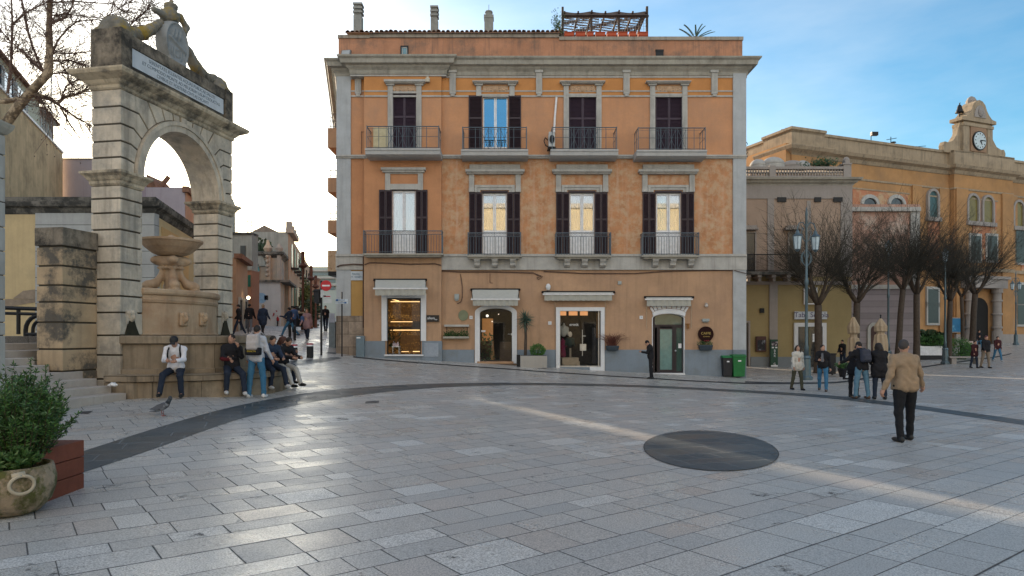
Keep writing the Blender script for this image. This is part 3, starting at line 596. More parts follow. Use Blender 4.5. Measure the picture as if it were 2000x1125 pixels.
# ---------------------------------------------------------------- corner building
D = 33.0; YL, YP, YM = 33.25, 32.85, 33.05      # left strip, projecting bay, main wall
BB = -1.6                                         # walls run below the sloping ground
bld = thing('corner_building', 'three storey orange corner building with grey quoins and dark shutters', 'building', (1.5, 33, GZ(1.5, 33)))
def bx(mb, a, b, t, u, Yf, Yb): return mb.box(X(a, Yf), X(b, Yf), Yf, Yb, Z(u, Yf), Z(t, Yf))
def wall(name, a, b, t, u, Yf, m, holes=(), deep=.35, parent=None, bz=None):
    x0, x1, z0, z1 = X(a, Yf), X(b, Yf), Z(u, Yf) if bz is None else bz, Z(t, Yf)
    H = [(X(h[0], Yf), X(h[1], Yf), Z(h[3], Yf), Z(h[2], Yf)) for h in holes]
    xs_ = sorted({x0, x1}|{v for h in H for v in h[:2]}); zs_ = sorted({z0, z1}|{v for h in H for v in h[2:]})
    xs_ = [v for v in xs_ if x0 <= v <= x1]; zs_ = [v for v in zs_ if z0 <= v <= z1]
    mb = MB()
    for i in range(len(xs_)-1):
        for j in range(len(zs_)-1):
            cx, cz_ = (xs_[i]+xs_[i+1])/2, (zs_[j]+zs_[j+1])/2
            if any(h[0] < cx < h[1] and h[2] < cz_ < h[3] for h in H): continue
            mb.add([(xs_[i], Yf, zs_[j]), (xs_[i+1], Yf, zs_[j]), (xs_[i+1], Yf, zs_[j+1]), (xs_[i], Yf, zs_[j+1])], [(0, 1, 2, 3)])
    for h in H:
        a_, b_, c_, d_ = h; Y2 = Yf+deep
        mb.add([(a_, Yf, c_), (a_, Yf, d_), (a_, Y2, d_), (a_, Y2, c_)], [(0, 1, 2, 3)]); mb.add([(b_, Yf, c_), (b_, Yf, d_), (b_, Y2, d_), (b_, Y2, c_)], [(0, 1, 2, 3)])
        mb.add([(a_, Yf, d_), (b_, Yf, d_), (b_, Y2, d_), (a_, Y2, d_)], [(0, 1, 2, 3)]); mb.add([(a_, Yf, c_), (b_, Yf, c_), (b_, Y2, c_), (a_, Y2, c_)], [(0, 1, 2, 3)])
    mb.add([(x0, Yf, z0), (x0, Yf, z1), (x0, Yf+deep, z1), (x0, Yf+deep, z0)], [(0, 1, 2, 3)]); mb.add([(x1, Yf, z0), (x1, Yf, z1), (x1, Yf+deep, z1), (x1, Yf+deep, z0)], [(0, 1, 2, 3)])
    return mb.build(name, m, bld if parent is None else parent)
# openings (pixels): left, right, top, bottom
w1 = [(766, 812, 370, 498), (942, 990, 375, 500), (1112, 1161, 375, 500), (1281, 1330, 375, 500)]
w2 = [(767, 813, 182, 290), (943, 992, 187, 291), (1111, 1165, 186, 292), (1280, 1333, 186, 293)]
s1 = [(755, 822, 582, 693), (937, 1000, 600, 709), (1093, 1174, 607, 724), (1275, 1336, 612, 729)]
zb = GZ(0, 33)-2.2
# storeys
wall('wall', 657, 712, 497, 640, YL, m_wallg2, bz=zb)
wall('wall', 711, 862, 500, 640, YP, m_wallg, [s1[0]], bz=zb)
wall('wall', 861, 1457, 524, 640, YM, m_wallg, s1[1:], bz=zb)
wall('wall', 657, 712, 304, 497, YL, m_wall1b)
wall('wall', 711, 862, 304, 500, YP, m_wall1b, [w1[0]])
wall('wall', 861, 1457, 304, 524, YM, m_wall1, w1[1:])
wall('wall', 657, 712, 180, 304, YL, m_wall2)
wall('wall', 711, 862, 188, 304, YP, m_wall2, [(767, 813, 188, 290)])
wall('wall', 861, 1457, 188, 304, YM, m_wall2, [(a, b, 188, d) for a, b, c, d in w2[1:]])
wall('wall', 657, 712, 120, 180, YL, m_frieze); wall('wall', 711, 862, 120, 188, YP, m_frieze, [(767, 813, 182, 188)])
wall('wall', 861, 1457, 120, 188, YM, m_frieze, [(a, b, c, 188) for a, b, c, d in w2[1:]])
# body behind the facade (side walls, splayed street wall on the left)
xl, xr = X(657, YL), X(1457, YM); zt = Z(100, YM)
dv = Vector((-.226, 1)).normalized()
zs_ = Z(530, YM); mb = MB(); mb.prism([(xl, YL+.36), (xr, YL+.36), (xr, 48.5), (xl+dv.x*16, YL+16)], zs_, Z(118, YM), 'xy'); mb.prism([(xl+dv.x*4.2, 37.3), (xr, 37.3), (xr, 48.5), (xl+dv.x*16, YL+16)], zb, zs_, 'xy'); mb.prism([(xl, YL+.01), (xl+.3, YL+.01), (xl+dv.x*4.2+.3, 37.3), (xl+dv.x*4.2, 37.3)], zb, zs_, 'xy'); mb.box(xr-.3, xr, YM+.01, 37.3, zb, zs_); mb.build('side_walls', m_wall2, bld)
# white blank reveals at the back of wall (second surround strip on right of facade)
for a, b, Y in ((657, 685, YL-.06), (1432, 1457.6, YM-.08)):
  mb = MB(); mb.box(X(a, Y), X(b, Y), Y, Y+.3, zb, Z(125, Y)); mb.build('corner_pilaster', mat('grey_pilaster_stone', (.40, .42, .43), .85, .14, 1.6, streak=.45, stc=(.2, .2, .19), stain=.2), bld)
mb = MB(); bx(mb, 655.5, 711, 501, 527, YL-.10, YL); bx(mb, 861, 1459, 500, 527, YM-.12, YM+.1)
mb.build('grey_band', m_trim, bld, bevel=.01)
mb = MB()
for a, b, Y in ((655, 712, YL-.10), (709, 862, YP-.04), (861, 1459, YM-.12)):
    bx(mb, a, b, 302, 305.5, Y-.06, Y+.2); bx(mb, a, b, 305.5, 309, Y, Y+.2)
for a, b, Y in ((655, 712, YL-.16), (861, 1459, YM-.18)): bx(mb, a, b, 496, 500.5, Y, Y+.2)
for a, b, Y in ((685, 711, YL-.03), (712, 862, YP-.03), (862, 1432, YM-.03)):
    bx(mb, a, b, 176.5, 179, Y, Y+.1); bx(mb, a, b, 186, 189, Y-.02, Y+.1)
mb.build('string_course', m_trim, bld)
# base
mb = MB(); x0, x1 = X(657, YL-.04), X(711, YL-.04); mb.box(x0, x1, YL-.10, YL+.2, zb, Z(617, YL)); mb.build('stone_base', m_oldst, bld, bevel=.01)
def plinth(segs, Y, top, m=m_plinth, nm='plinth'):
    for a, b in segs: mb = MB(); mb.box(X(a, Y), X(b, Y), Y, Y+.25, zb, Z(top, Y)); mb.build(nm, m, bld, bevel=.008)
plinth([(709, 752), (824, 863)], YP-.07, 666); plinth([(752, 824)], YP-.03, 694)
plinth([(863, 926.5), (1010, 1085.5), (1181.5, 1273), (1337, 1432)], YM-.05, 683); plinth([(1093, 1152)], YM-.02, 717); plinth([(1432, 1458)], YM-.13, 683)
mb = MB(); mb.box(X(828, 32.7), X(856, 32.7), 32.76, 32.9, Z(697, 32.7), Z(670, 32.7)); mb.build('service_hatch', flat('hatch_paint', (.27, .31, .36), .5), bld, bevel=.01)
# cornice following the break of the facade
def foot(o=0):
    return [(xl, YL), (X(690, YL), YL), (X(690, YL), YP), (X(870, YP), YP), (X(870, YP), YM), (xr, YM), (xr, 46), (xl+dv.x*12.5, YL+12.5)]
mb = MB(); z = lambda py: Z(py, 32.9)
mb.mould(foot(), [(-.3, z(146)), (.05, z(146)), (.08, z(142)), (.08, z(139)), (.12, z(137)), (.20, z(134)), (.24, z(131)), (.42, z(129.5)), (.46, z(122)), (.56, z(119)), (.58, z(116)), (-.3, z(113))])
mb.build('cornice', m_trimd, bld)
mb = MB(); mb.mould([(a, b) for a, b in foot()], [(.0, z(150)), (.04, z(150)), (.04, z(147)), (-.1, z(146))]); mb.build('frieze_moulding', m_trim, bld)
for c_ in (699, 884, 1053, 1224, 1396):
    mb = MB(); Y = YL-.1 if c_ < 710 else YM-.12
    bx(mb, c_-6, c_+6, 139, 183, Y, Y+.2); bx(mb, c_-8, c_+8, 136, 141, Y-.06, Y+.2); bx(mb, c_-4, c_+4, 183, 187.5, Y+.02, Y+.2)
    for k in (-3, 0, 3): bx(mb, c_+k-.7, c_+k+.7, 143, 178, Y-.02, Y+.05)
    mb.build('pilaster_strip', m_trim, bld, bevel=.008)
# attic, roof, chimneys
YA = YM+.25
xa0, xa1 = X(661, YA), X(1450, YA)
mb = MB(); mb.box(xa0, xa1, YA, 46, Z(118, YA), Z(71.5, YA)); mb.build('attic_wall', m_attic, bld)
mb = MB(); mb.box(xa0-.03, X(722, YA-.05), YA-.06, YA+.4, Z(75, YA), Z(69, YA)); mb.box(X(722, YA-.05), X(1092, YA-.05), YA-.08, YA+.4, Z(74, YA), Z(64.5, YA)); mb.box(X(1092, YA-.05), xa1+.03, YA-.07, YA+.4, Z(79, YA), Z(72.5, YA))
mb.build('coping', mat('coping_stone', (.33, .29, .24), .95, .25, 2, streak=.8, stc=(.07, .06, .055), stain=.4), bld)
bmr = MB(); zt_ = Z(64.2, YA); sx = .23; x = X(676, YA)
def tile_row(mb, x0, x1, z0):
    k = int((x1-x0)/sx)
    for i in range(k):
        c_ = x0+(i+.5)*sx; r = .105+rnd(-.01, .01); y0 = YA-.22+rnd(-.03, .03)
        pts = [(c_+r*math.cos(math.pi*j/6), z0+r*.85*math.sin(math.pi*j/6)+rnd(-.01, .01)) for j in range(7)]; inn = [(c_+(r-.02)*math.cos(math.pi*j/6), z0+(r-.02)*.85*math.sin(math.pi*j/6)) for j in range(7)][::-1]
        vs = [(a, y0, b) for a, b in pts+inn]+[(a, y0+3.2, b+.62) for a, b in pts+inn]; n = 14
        mb.add(vs, [tuple(range(n)), tuple(range(2*n-1, n-1, -1))]+[(i_, n+i_, n+(i_+1) % n, (i_+1) % n) for i_ in range(n)])
    mb.add([(x0, YA-.2, z0-.01), (x1, YA-.2, z0-.01), (x1, YA+3, z0+.6), (x0, YA+3, z0+.6), (x0, YA-.2, z0-.05), (x1, YA-.2, z0-.05)], [(0, 1, 2, 3), (0, 4, 5, 1)])
seed(5); tile_row(bmr, X(676, YA), X(733, YA), Z(66, YA)); tile_row(bmr, X(733, YA), X(1093, YA), Z(65.5, YA))
roof = bmr.build('tiled_roof', m_tile, bld)
m_chim = mat('chimney_render', (.27, .27, .25), .9, .2, 3, stain=.6, stc=(.09, .09, .085))
for a, b, t, u in ((690, 706, 3, 62), (841, 854.5, 9, 62)):
    Yc = 34.2; mb = MB(); bx(mb, a, b, t+26, u+6, Yc, Yc+.45)
    for k in range(3): bx(mb, a-1.0, b+1.0, t+1+k*8, t+5+k*8, Yc-.03, Yc+.48); bx(mb, a+1, b-1, t+4+k*8, t+10+k*8, Yc+.05, Yc+.4)
    mb.build('chimney', m_chim, roof, bevel=.01)
Yc = 34.3; mb = MB(); bx(mb, 946, 963, 34, 68, Yc, Yc+.45); bx(mb, 945, 964, 28, 34, Yc-.02, Yc+.47); mb.lathe([(.17, Z(28, Yc)), (.17, Z(22, Yc)), (.2, Z(21.5, Yc)), (.18, Z(18.5, Yc)), (.05, Z(17, Yc))], (X(954.5, Yc), Yc+.22, 0), 14); mb.tube([(X(954.5, Yc), Yc+.22, Z(18, Yc)), (X(954.5, Yc), Yc+.22, Z(5, Yc))], .012, 4); mb.build('chimney', m_chim, roof)
# attic openings
mb = MB(); bx(mb, 782, 797.5, 89, 111.5, YA-.05, YA+.05); wn = mb.build('attic_window', m_black, bld)
mb = MB(); bx(mb, 784.5, 795.5, 92, 110, YA-.06, YA-.03); mb.build('pane', flat('attic_pane', (.08, .2, .24), .15, coat=1), wn)
mb = MB(); bx(mb, 785.5, 786.5, 92, 110, YA-.075, YA-.05); bx(mb, 794, 795, 92, 110, YA-.075, YA-.05); bx(mb, 785, 795, 92, 93.5, YA-.075, YA-.05); mb.build('frame', m_trim, wn)
mb = MB(); bx(mb, 1280.5, 1296.5, 96.5, 100, YA-.04, YA+.02); bx(mb, 1281, 1282, 97, 113, YA-.04, YA+.02); bx(mb, 1281, 1296, 100, 113, YA-.025, YA+.02); mb.build('vent_opening', m_black, bld)
# ---- windows of the upper floors
m_curt = mat('cream_reflection', (.40, .385, .32), .8, .05, 1, bump=0, grain=3); m_rblue = mat('sky_blue_reflection', (.13, .38, .44), .8, .05, 1, bump=0, grain=3); m_seal = flat('window_dark', (.02, .035, .05), .3)  # cream and blue sheets: painted reflections of palace and sky in the panes
def louvre(name, a, b, t, u, Y, m, parent, n=34, panels=1):
    """a louvred leaf: frame, slats"""
    x0, x1, z0, z1 = X(a, Y), X(b, Y), Z(u, Y), Z(t, Y); mb = MB()
    for k in range(panels):
        p0 = x0+(x1-x0)*k/panels+.006; p1 = x0+(x1-x0)*(k+1)/panels-.006; s_ = .05
        mb.box(p0, p0+s_, Y, Y+.05, z0, z1); mb.box(p1-s_, p1, Y, Y+.05, z0, z1)
        zm = z0+(z1-z0)*.56
        for c_ in (z0, zm, z1-.09): mb.box(p0+s_, p1-s_, Y, Y+.05, c_, c_+.09)
        k2 = int((z1-z0)/.062)
        for i in range(k2):
            zz_ = z0+(i+.5)*(z1-z0)/k2; mb.add([(p0+s_, Y+.005, zz_-.022), (p1-s_, Y+.005, zz_-.022), (p1-s_, Y+.04, zz_+.022), (p0+s_, Y+.04, zz_+.022), (p0+s_, Y+.012, zz_-.028), (p1-s_, Y+.012, zz_-.028)], [(0, 1, 2, 3), (0, 4, 5, 1)])
        mb.box(p0+.01, p1-.01, Y+.046, Y+.055, z0+.01, z1-.01)
    return mb.build(name, m, parent)
for i, (a, b, t, u) in enumerate(w1):
    Yw = (YP if i == 0 else YM)
    lab = ['blue glass', 'cream glass', 'cream glass', 'half blue glass'][i]
    mb = MB()       # stone surround is the window's own mesh
    if i == 0:
        bx(mb, 752, 762, 336, 371, Yw-.08, Yw+.1); bx(mb, 816, 826, 336, 371, Yw-.08, Yw+.1); bx(mb, 762, 816, 359, 370, Yw-.06, Yw+.1); bx(mb, 762, 816, 336, 339.5, Yw-.06, Yw+.1)
        bx(mb, 746.5, 828.5, 331, 336, Yw-.18, Yw+.1); bx(mb, 743.5, 831, 326.5, 331.5, Yw-.26, Yw+.1)
    else:
        bx(mb, a-26, a-16, 339, 374, Yw-.1, Yw+.1); bx(mb, b+17, b+27, 339, 374, Yw-.1, Yw+.1)
        for s_ in (a-26, b+17):
            for k in (2.5, 5, 7.5): bx(mb, s_+k-.5, s_+k+.5, 342, 364, Yw-.115, Yw)
            bx(mb, s_-.5, s_+10.5, 367, 374.5, Yw-.13, Yw+.1)
        bx(mb, a-31, b+32, 334.5, 339, Yw-.22, Yw+.1); bx(mb, a-33, b+34.5, 330, 335, Yw-.32, Yw+.1); bx(mb, a-25, b+26, 321, 330, Yw-.14, Yw+.1)
        bx(mb, a-15, b+15.5, 361, 366, Yw-.1, Yw+.1); bx(mb, a-15, a-10, 366, 375, Yw-.1, Yw+.1); bx(mb, b+10, b+15.5, 366, 375, Yw-.1, Yw+.1); bx(mb, a-10, b+10, 366, 371, Yw-.06, Yw+.1); bx(mb, a-10, a-4, 371, 375, Yw-.06, Yw+.1); bx(mb, b+4, b+10, 371, 375, Yw-.06, Yw+.1)
    win = mb.build('french_window', m_trim, bld, bevel=.006)
    # shutters folded back on the wall, two leaves each
    for c0, c1 in ((a-26, a), (b, b+26 if i else b+23)): louvre('shutter', c0, c1, t+.5, u, Yw-.06, m_shut, win, panels=2)
    mb = MB(); bx(mb, a-2, b+2, t-2.5, t+1, Yw-.03, Yw+.1); mb.build('head_shadow_rail', m_shut, win)
    Yg = Yw+.16; mb = MB(); s_ = 2.6
    mm = (a+b)/2; zb_ = 452
    for c0, c1 in ((a, mm), (mm, b)):
        bx(mb, c0+.3, c0+s_+.3, t+3, u, Yg-.05, Yg+.03); bx(mb, c1-s_-.3, c1-.3, t+3, u, Yg-.05, Yg+.03); bx(mb, c0+s_+.3, c1-s_-.3, t+3, t+7, Yg-.05, Yg+.03)
        bx(mb, c0+s_+.3, c1-s_-.3, zb_-2, zb_+2, Yg-.05, Yg+.03); bx(mb, c0+s_+.3, c1-s_-.3, zb_+2, u-4, Yg-.02, Yg+.03); bx(mb, c0+s_+.3, c1-s_-.3, u-4, u, Yg-.05, Yg+.03)
    mb.build('white_casement', m_wframe, win, bevel=.006)
    mb = MB(); bx(mb, a+2, b-2, t+5, zb_, Yg, Yg+.006); mb.build('pane', m_glassm, win)
    for c0, c1, mt in ((a+2, mm, m_rblue if i in (0, 3) else m_curt), (mm, b-2, m_rblue if i == 0 else m_curt)):
        mb = MB(); n = 14; x0, x1 = X(c0, Yg+.12), X(c1, Yg+.12); V = []
        for k in range(n+1):
            y = Yg+.12+.02*math.sin(k*2.2); V += [(x0+(x1-x0)*k/n, y, Z(zb_+3, Yg)), (x0+(x1-x0)*k/n, y, Z(t-1, Yg))]
        mb.add(V, [(2*k, 2*k+2, 2*k+3, 2*k+1) for k in range(n)]); mb.build('reflection_sheet', mt, win)
    mb = MB(); bx(mb, a-1, b+1, t-3, u+1, Yg+.19, Yg+.2); mb.build('dark_room', m_dark, win)
m_relief = mat('relief_stucco', (.50, .34, .22), .9, .2, 4, bump=.3)
for i, (a, b, t, u) in enumerate(w2):
    Yw = (YP if i == 0 else YM); c_ = (a+b)/2
    mb = MB(); fr = 10; wide = 0 if i != 1 else 0
    if i != 1: bx(mb, a-fr, a, 178 if i else 176, u, Yw-.08, Yw+.1); bx(mb, b, b+fr, 178 if i else 176, u, Yw-.08, Yw+.1)
    e0, e1 = (a-fr, b+fr) if i != 1 else (930, 1005)
    bx(mb, e0, e0+10, 166, t, Yw-.09, Yw+.1); bx(mb, e1-10, e1, 166, t, Yw-.09, Yw+.1); bx(mb, e0-3, e0+13, 161.5, 166, Yw-.16, Yw+.1); bx(mb, e1-13, e1+3, 161.5, 166, Yw-.16, Yw+.1)
    bx(mb, e0-5, e1+5, 158.5, 162, Yw-.22, Yw+.1); bx(mb, e0-7.5, e1+7.5, 154.5 if i == 0 else 157, 159, Yw-.30, Yw+.1); bx(mb, e0+10, e1-10, t-3.5, t, Yw-.06, Yw+.1)
    for k in (3, 5, 7):
        if i != 1: bx(mb, a-fr+k-.4, a-fr+k+.4, 192, 282, Yw-.09, Yw); bx(mb, b+k-.4, b+k+.4, 192, 282, Yw-.09, Yw)
    win = mb.build('balcony_window', m_trim, bld, bevel=.006)
    xc_ = X(c_, Yw); zc = Z(173.5, Yw)
    def rel(p, xc_=xc_, zc=zc, Yw=Yw):
        d = rbox(p, (xc_, Yw+.0, zc), (.62, .03, .16), .01); d = smin(d, ell(p, (xc_, Yw-.03, zc), (.13, .06, .14)), .02)
        for s2 in (-1, 1):
            for k in range(4): d = smin(d, ell(p, (xc_+s2*(.2+k*.11), Yw-.03, zc+(-.04 if k % 2 else .04)), (.055, .04, .05)), .02)
        return d
    sdf_obj(rel, (xc_-.7, Yw-.12, zc-.2), (xc_+.7, Yw+.06, zc+.2), .022, 'relief_panel', m_relief, win)
    if i == 1:
        for c0, c1 in ((a-28, a-1), (b+1, b+26)): louvre('shutter', c0, c1, t-1, u, Yw-.06, m_shut, win)
        mb = MB(); Yg = Yw+.14
        for c0, c1 in ((a, c_), (c_, b)): bx(mb, c0+.2, c0+2.6, t+2, u, Yg-.05, Yg+.02); bx(mb, c1-2.6, c1-.2, t+2, u, Yg-.05, Yg+.02); bx(mb, c0+2.6, c1-2.6, t+2, t+5, Yg-.05, Yg+.02); bx(mb, c0+2.6, c1-2.6, u-4, u, Yg-.05, Yg+.02)
        mb.build('white_casement', m_wframe, win, bevel=.006)
        mb = MB(); bx(mb, a+2, b-2, t+4, u-3, Yg, Yg+.006); mb.build('pane', glass('sky_blue_glass', .45, (.3, .6, .8), (.14, .40, .62)), win)  # blue of the reflected sky painted into the glass colours
        mb = MB(); bx(mb, a, b, t, u, Yg+.2, Yg+.21); mb.build('dark_room', flat('sky_blue_backing', (.01, .05, .10), .8), win)  # backing coloured blue too, deepening the painted sky reflection
    else:
        for c0, c1 in ((a, c_), (c_, b)): louvre('shutter', c0+.3, c1-.3, t+1, u, Yw+.06, m_shut2, win)
        mb = MB(); bx(mb, c_-1.2, c_+1.2, t+1, u, Yw+.035, Yw+.06); mb.build('astragal', m_shut2, win)
# ---- balconies
def bar(mb, p, q, r=.011, n=4): mb.tube([p, q], r, n)
def railing(name, a, b, t, u, Yf, Yb, parent, style):
    x0, x1, z0, z1 = X(a, Yf), X(b, Yf), Z(u, Yf), Z(t, Yf); mb = MB(); Y1 = Yb-Yf
    def face(p0, p1, sty, fd):
        p0 = Vector(p0); p1 = Vector(p1); Ln = (p1-p0).length
        at = lambda s_, z_: Vector((p0.x+(p1.x-p0.x)*s_, p0.y+(p1.y-p0.y)*s_, z_))
        mb.tube([at(0, z1), at(1, z1)], .024, 6); mb.tube([at(0, z0+.05), at(1, z0+.05)], .015, 4)
        if sty == 'bars':
            mb.tube([at(0, z1-.17), at(1, z1-.17)], .012, 4); n = max(2, round(Ln/.13))
            for i in range(n+1): bar(mb, at(i/n, z0), at(i/n, z1-.17))
            for i in range(n):     # small scroll band
                c0 = at((i+.5)/n, z1-.09); pts = [c0+Vector(((p1-p0).normalized()*.045*math.cos(t_)))+Vector((0, 0, .05*math.sin(t_))) for t_ in [k*math.pi/4 for k in range(9)]]
                mb.tube(pts, .007, 3, False)
        else:
            zm = (z0+z1)/2; mb.tube([at(0, zm+.05), at(1, zm+.05)], .010, 4)
            mb.tube([at(0, z1-.1), at(1, z1-.1)], .009, 4)
            n = max(1, round(Ln/.55)); 
            for i in range(n+1): bar(mb, at(i/n, z0), at(i/n, z1), .014)
            if fd:
                lo_, hi_ = .30, .70
                n2 = 16
                for i in range(n2+1):
                    s_ = .27+i*.46/n2
                    if i % 5 in (0, 1): bar(mb, at(s_, z0), at(s_, z1), .012)
                for k in range(3):
                    s0 = .285+k*.155; s3 = s0+.115; bar(mb, at(s0, z0+.05), at(s3, z1-.1), .010); bar(mb, at(s3, z0+.05), at(s0, z1-.1), .010)
                    m_ = (s0+s3)/2; bar(mb, at(m_, z0), at(m_, z1), .010)
    face((x0, Yf, 0), (x1, Yf, 0), style, True); face((x0, Yf, 0), (x0, Yb, 0), style, False); face((x1, Yf, 0), (x1, Yb, 0), style, False)
    for x_ in (x0, x1): mb.tube([(x_, Yf, z0-.05), (x_, Yf, z1+.04)], .022, 6)
    return mb.build(name, m_iron, parent)
for (a, b, t, u) in ((715, 858, 290, 302), (902, 1030, 292, 304), (1077, 1206, 292, 305), (1245, 1379, 293, 305)):
    Yw = YP if a < 800 else YM; Yf = Yw-.95; mb = MB(); zz_ = lambda q: Z(q, Yf)
    x0, x1 = X(a, Yf), X(b, Yf)
    mb.prism([(Yw+.05, zz_(t)), (Yf-.05, zz_(t)), (Yf-.05, zz_(t+3)), (Yf+.0, zz_(t+5)), (Yf+.03, zz_(t+11)), (Yf+.25, zz_(t+13.5)), (Yw+.05, zz_(t+13.5))], x0-.04, x1+.04, 'yz')
    bal = mb.build('balcony', mat('balcony_slab_stone', (.43, .43, .42), .8, .1, 2, streak=.3, stc=(.2, .2, .19)), bld)
    railing('railing', a+1.5, b-1.5, t-43, t, Yf+.03, Yw, bal, 'cross')
for (a, b, t, u) in ((709, 864, 495, 501), (913, 1018, 499, 506), (1085, 1194, 499, 506), (1254.5, 1366, 499, 506)):
    Yw = YP if a < 800 else YM; Yf = Yw-(.55 if a < 800 else .6); mb = MB(); x0, x1 = X(a, Yf), X(b, Yf)
    mb.box(x0-.02, x1+.02, Yf-.04, Yw, Z(t+3, Yf), Z(t, Yf)); mb.box(x0+.08, x1-.08, Yf+.05, Yw, Z(t+6, Yf), Z(t+3, Yf)); bal = mb.build('balcony', m_trimd, bld, bevel=.01)
    railing('railing', a+1, b-1, t-44, t-1, Yf+.03, Yw, bal, 'bars')
    if a > 800:
        for k in (-33, 1, 36):
            c_ = (a+b)/2+k; pr = [(Yw, Z(t+5, Yf)), (Yf+.12, Z(t+5, Yf)), (Yf+.08, Z(t+9, Yf)), (Yf+.2, Z(t+14, Yf)), (Yf+.22, Z(t+18, Yf)), (Yf+.34, Z(t+21, Yf)), (Yw, Z(t+23, Yf))]
            mb = MB(); mb.prism(pr, X(c_-5.5, Yw), X(c_+5.5, Yw), 'yz'); mb.box(X(c_-7, Yw), X(c_+7, Yw), Yf+.1, Yw, Z(t+7.5, Yf), Z(t+5.5, Yf)); mb.build('corbel', m_trim, bal, bevel=.01)
# side balconies on the street wall
for t, u, r_ in ((250, 288, 222), (347, 375, 318), (430, 455, 403)):
    Ys = 36.5; xw = xl+dv.x/dv.y*(Ys-YL); Yf = Ys; mb = MB()
    x0 = X(640, Ys); mb.box(x0, xw+.3, Ys, Ys+2.2, Z(u, Ys)+0, Z(t, Ys)); bal = mb.build('side_balcony', m_wallg, bld)
    mb = MB(); z0, z1 = Z(t, Ys), Z(r_, Ys)
    for yy in (Ys+.03, Ys+2.17):
        for q_ in (z1, (z0+z1)/2, z0+.1): mb.tube([(x0+.03, yy, q_), (xw+.3, yy, q_)], .014, 4)
        for k in range(5): mb.tube([(x0+.03+k*.13, yy, z0), (x0+.03+k*.13, yy, z1)], .009, 4)
    for k in range(12): mb.tube([(x0+.03, Ys+.03+k*.194, z0), (x0+.03, Ys+.03+k*.194, z1)], .01, 4)
    mb.tube([(x0+.03, Ys, z1), (x0+.03, Ys+2.2, z1)], .016, 4); mb.build('railing', m_iron, bal)
Ys = 38; mb = MB(); mb.box(X(640, Ys), X(668, Ys), Ys, Ys+1.5, Z(530, Ys), Z(489, Ys)); mb.build('pale_bay', mat('peeled_bay_plaster', (.55, .42, .28), .9, .2, 3, col2=(.25, .12, .06), c2lo=.55, c2hi=.6, c2s=3), bld)  # pale plaster bay with brown patches
mb = MB(); mb.box(X(640, Ys)+.02, X(668, Ys), Ys+.02, Ys+1.4, Z(538, Ys), Z(530, Ys)); mb.build('bay_base', m_black, bld)
mb = MB()
for k in range(4): mb.tube([(X(645, Ys)+k*.13, Ys+.1, Z(489, Ys)), (X(645, Ys)+k*.13, Ys+.1, Z(477, Ys))], .012, 4)
mb.tube([(X(645, Ys), Ys+.1, Z(477, Ys)), (X(668, Ys), Ys+.1, Z(477, Ys))], .014, 4); mb.build('bay_railing', m_iron, bld)
mb = MB()   # scrolled bracket on the right hand side wall
for (cy_, s_) in ((278, 1), (292, -1), (303, 1)):
    c0 = Vector((X(1458, YM)+.02, YM+.4, Z(cy_, YM))); mb.tube([c0+Vector((.12*math.cos(k*.5)*(1-k*.04), 0, s_*.16*math.sin(k*.5)*(1-k*.04)))+Vector((.05, 0, 0)) for k in range(13)], .018, 5)
mb.tube([(X(1457, YM), YM+.4, Z(268, YM)), (X(1457, YM)+.15, YM+.4, Z(268, YM))], .018, 5); mb.build('scroll_bracket', m_black, bld)
# ---- ground floor openings
m_warm = bpy.data.materials.new('glowing_shop_wall'); m_warm.use_nodes = True; t_ = NT(m_warm)  # shop lighting painted on as a mottled golden glow of the wall
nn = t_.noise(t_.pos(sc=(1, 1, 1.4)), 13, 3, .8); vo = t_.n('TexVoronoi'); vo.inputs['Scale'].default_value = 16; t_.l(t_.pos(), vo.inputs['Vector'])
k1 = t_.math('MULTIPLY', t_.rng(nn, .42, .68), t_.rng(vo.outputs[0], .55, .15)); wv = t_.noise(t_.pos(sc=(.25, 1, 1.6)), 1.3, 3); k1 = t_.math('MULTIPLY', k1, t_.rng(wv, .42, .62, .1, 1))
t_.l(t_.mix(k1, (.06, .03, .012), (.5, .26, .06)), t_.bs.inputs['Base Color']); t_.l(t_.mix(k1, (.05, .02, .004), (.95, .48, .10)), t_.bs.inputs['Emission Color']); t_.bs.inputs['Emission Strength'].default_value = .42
m_strip = flat('shop_light_strip', (.9, .7, .4), .5, emit=.9, ecol=(1, .62, .25)); m_wood = flat('dark_shop_wood', (.07, .04, .02), .5)
def room(a, b, t, u, Yw, m, parent, dep=2.2, backm=None):
    x0, x1, z0, z1 = X(a, Yw)-.35, X(b, Yw)+.35, Z(u, Yw)-.02, Z(t, Yw)+.25; Y0, Y1 = Yw+.36, Yw+dep; mb = MB()
    mb.add([(x0, Y0, z0), (x1, Y0, z0), (x1, Y1, z0), (x0, Y1, z0), (x0, Y0, z1), (x1, Y0, z1), (x1, Y1, z1), (x0, Y1, z1)], [(0, 1, 2, 3), (4, 7, 6, 5), (0, 3, 7, 4), (1, 5, 6, 2)]); o = mb.build('shop_interior', m, parent)
    mb = MB(); mb.add([(x0, Y1-.005, z0), (x1, Y1-.005, z0), (x1, Y1-.005, z1), (x0, Y1-.005, z1)], [(0, 1, 2, 3)]); mb.build('back_wall', backm or m, parent)
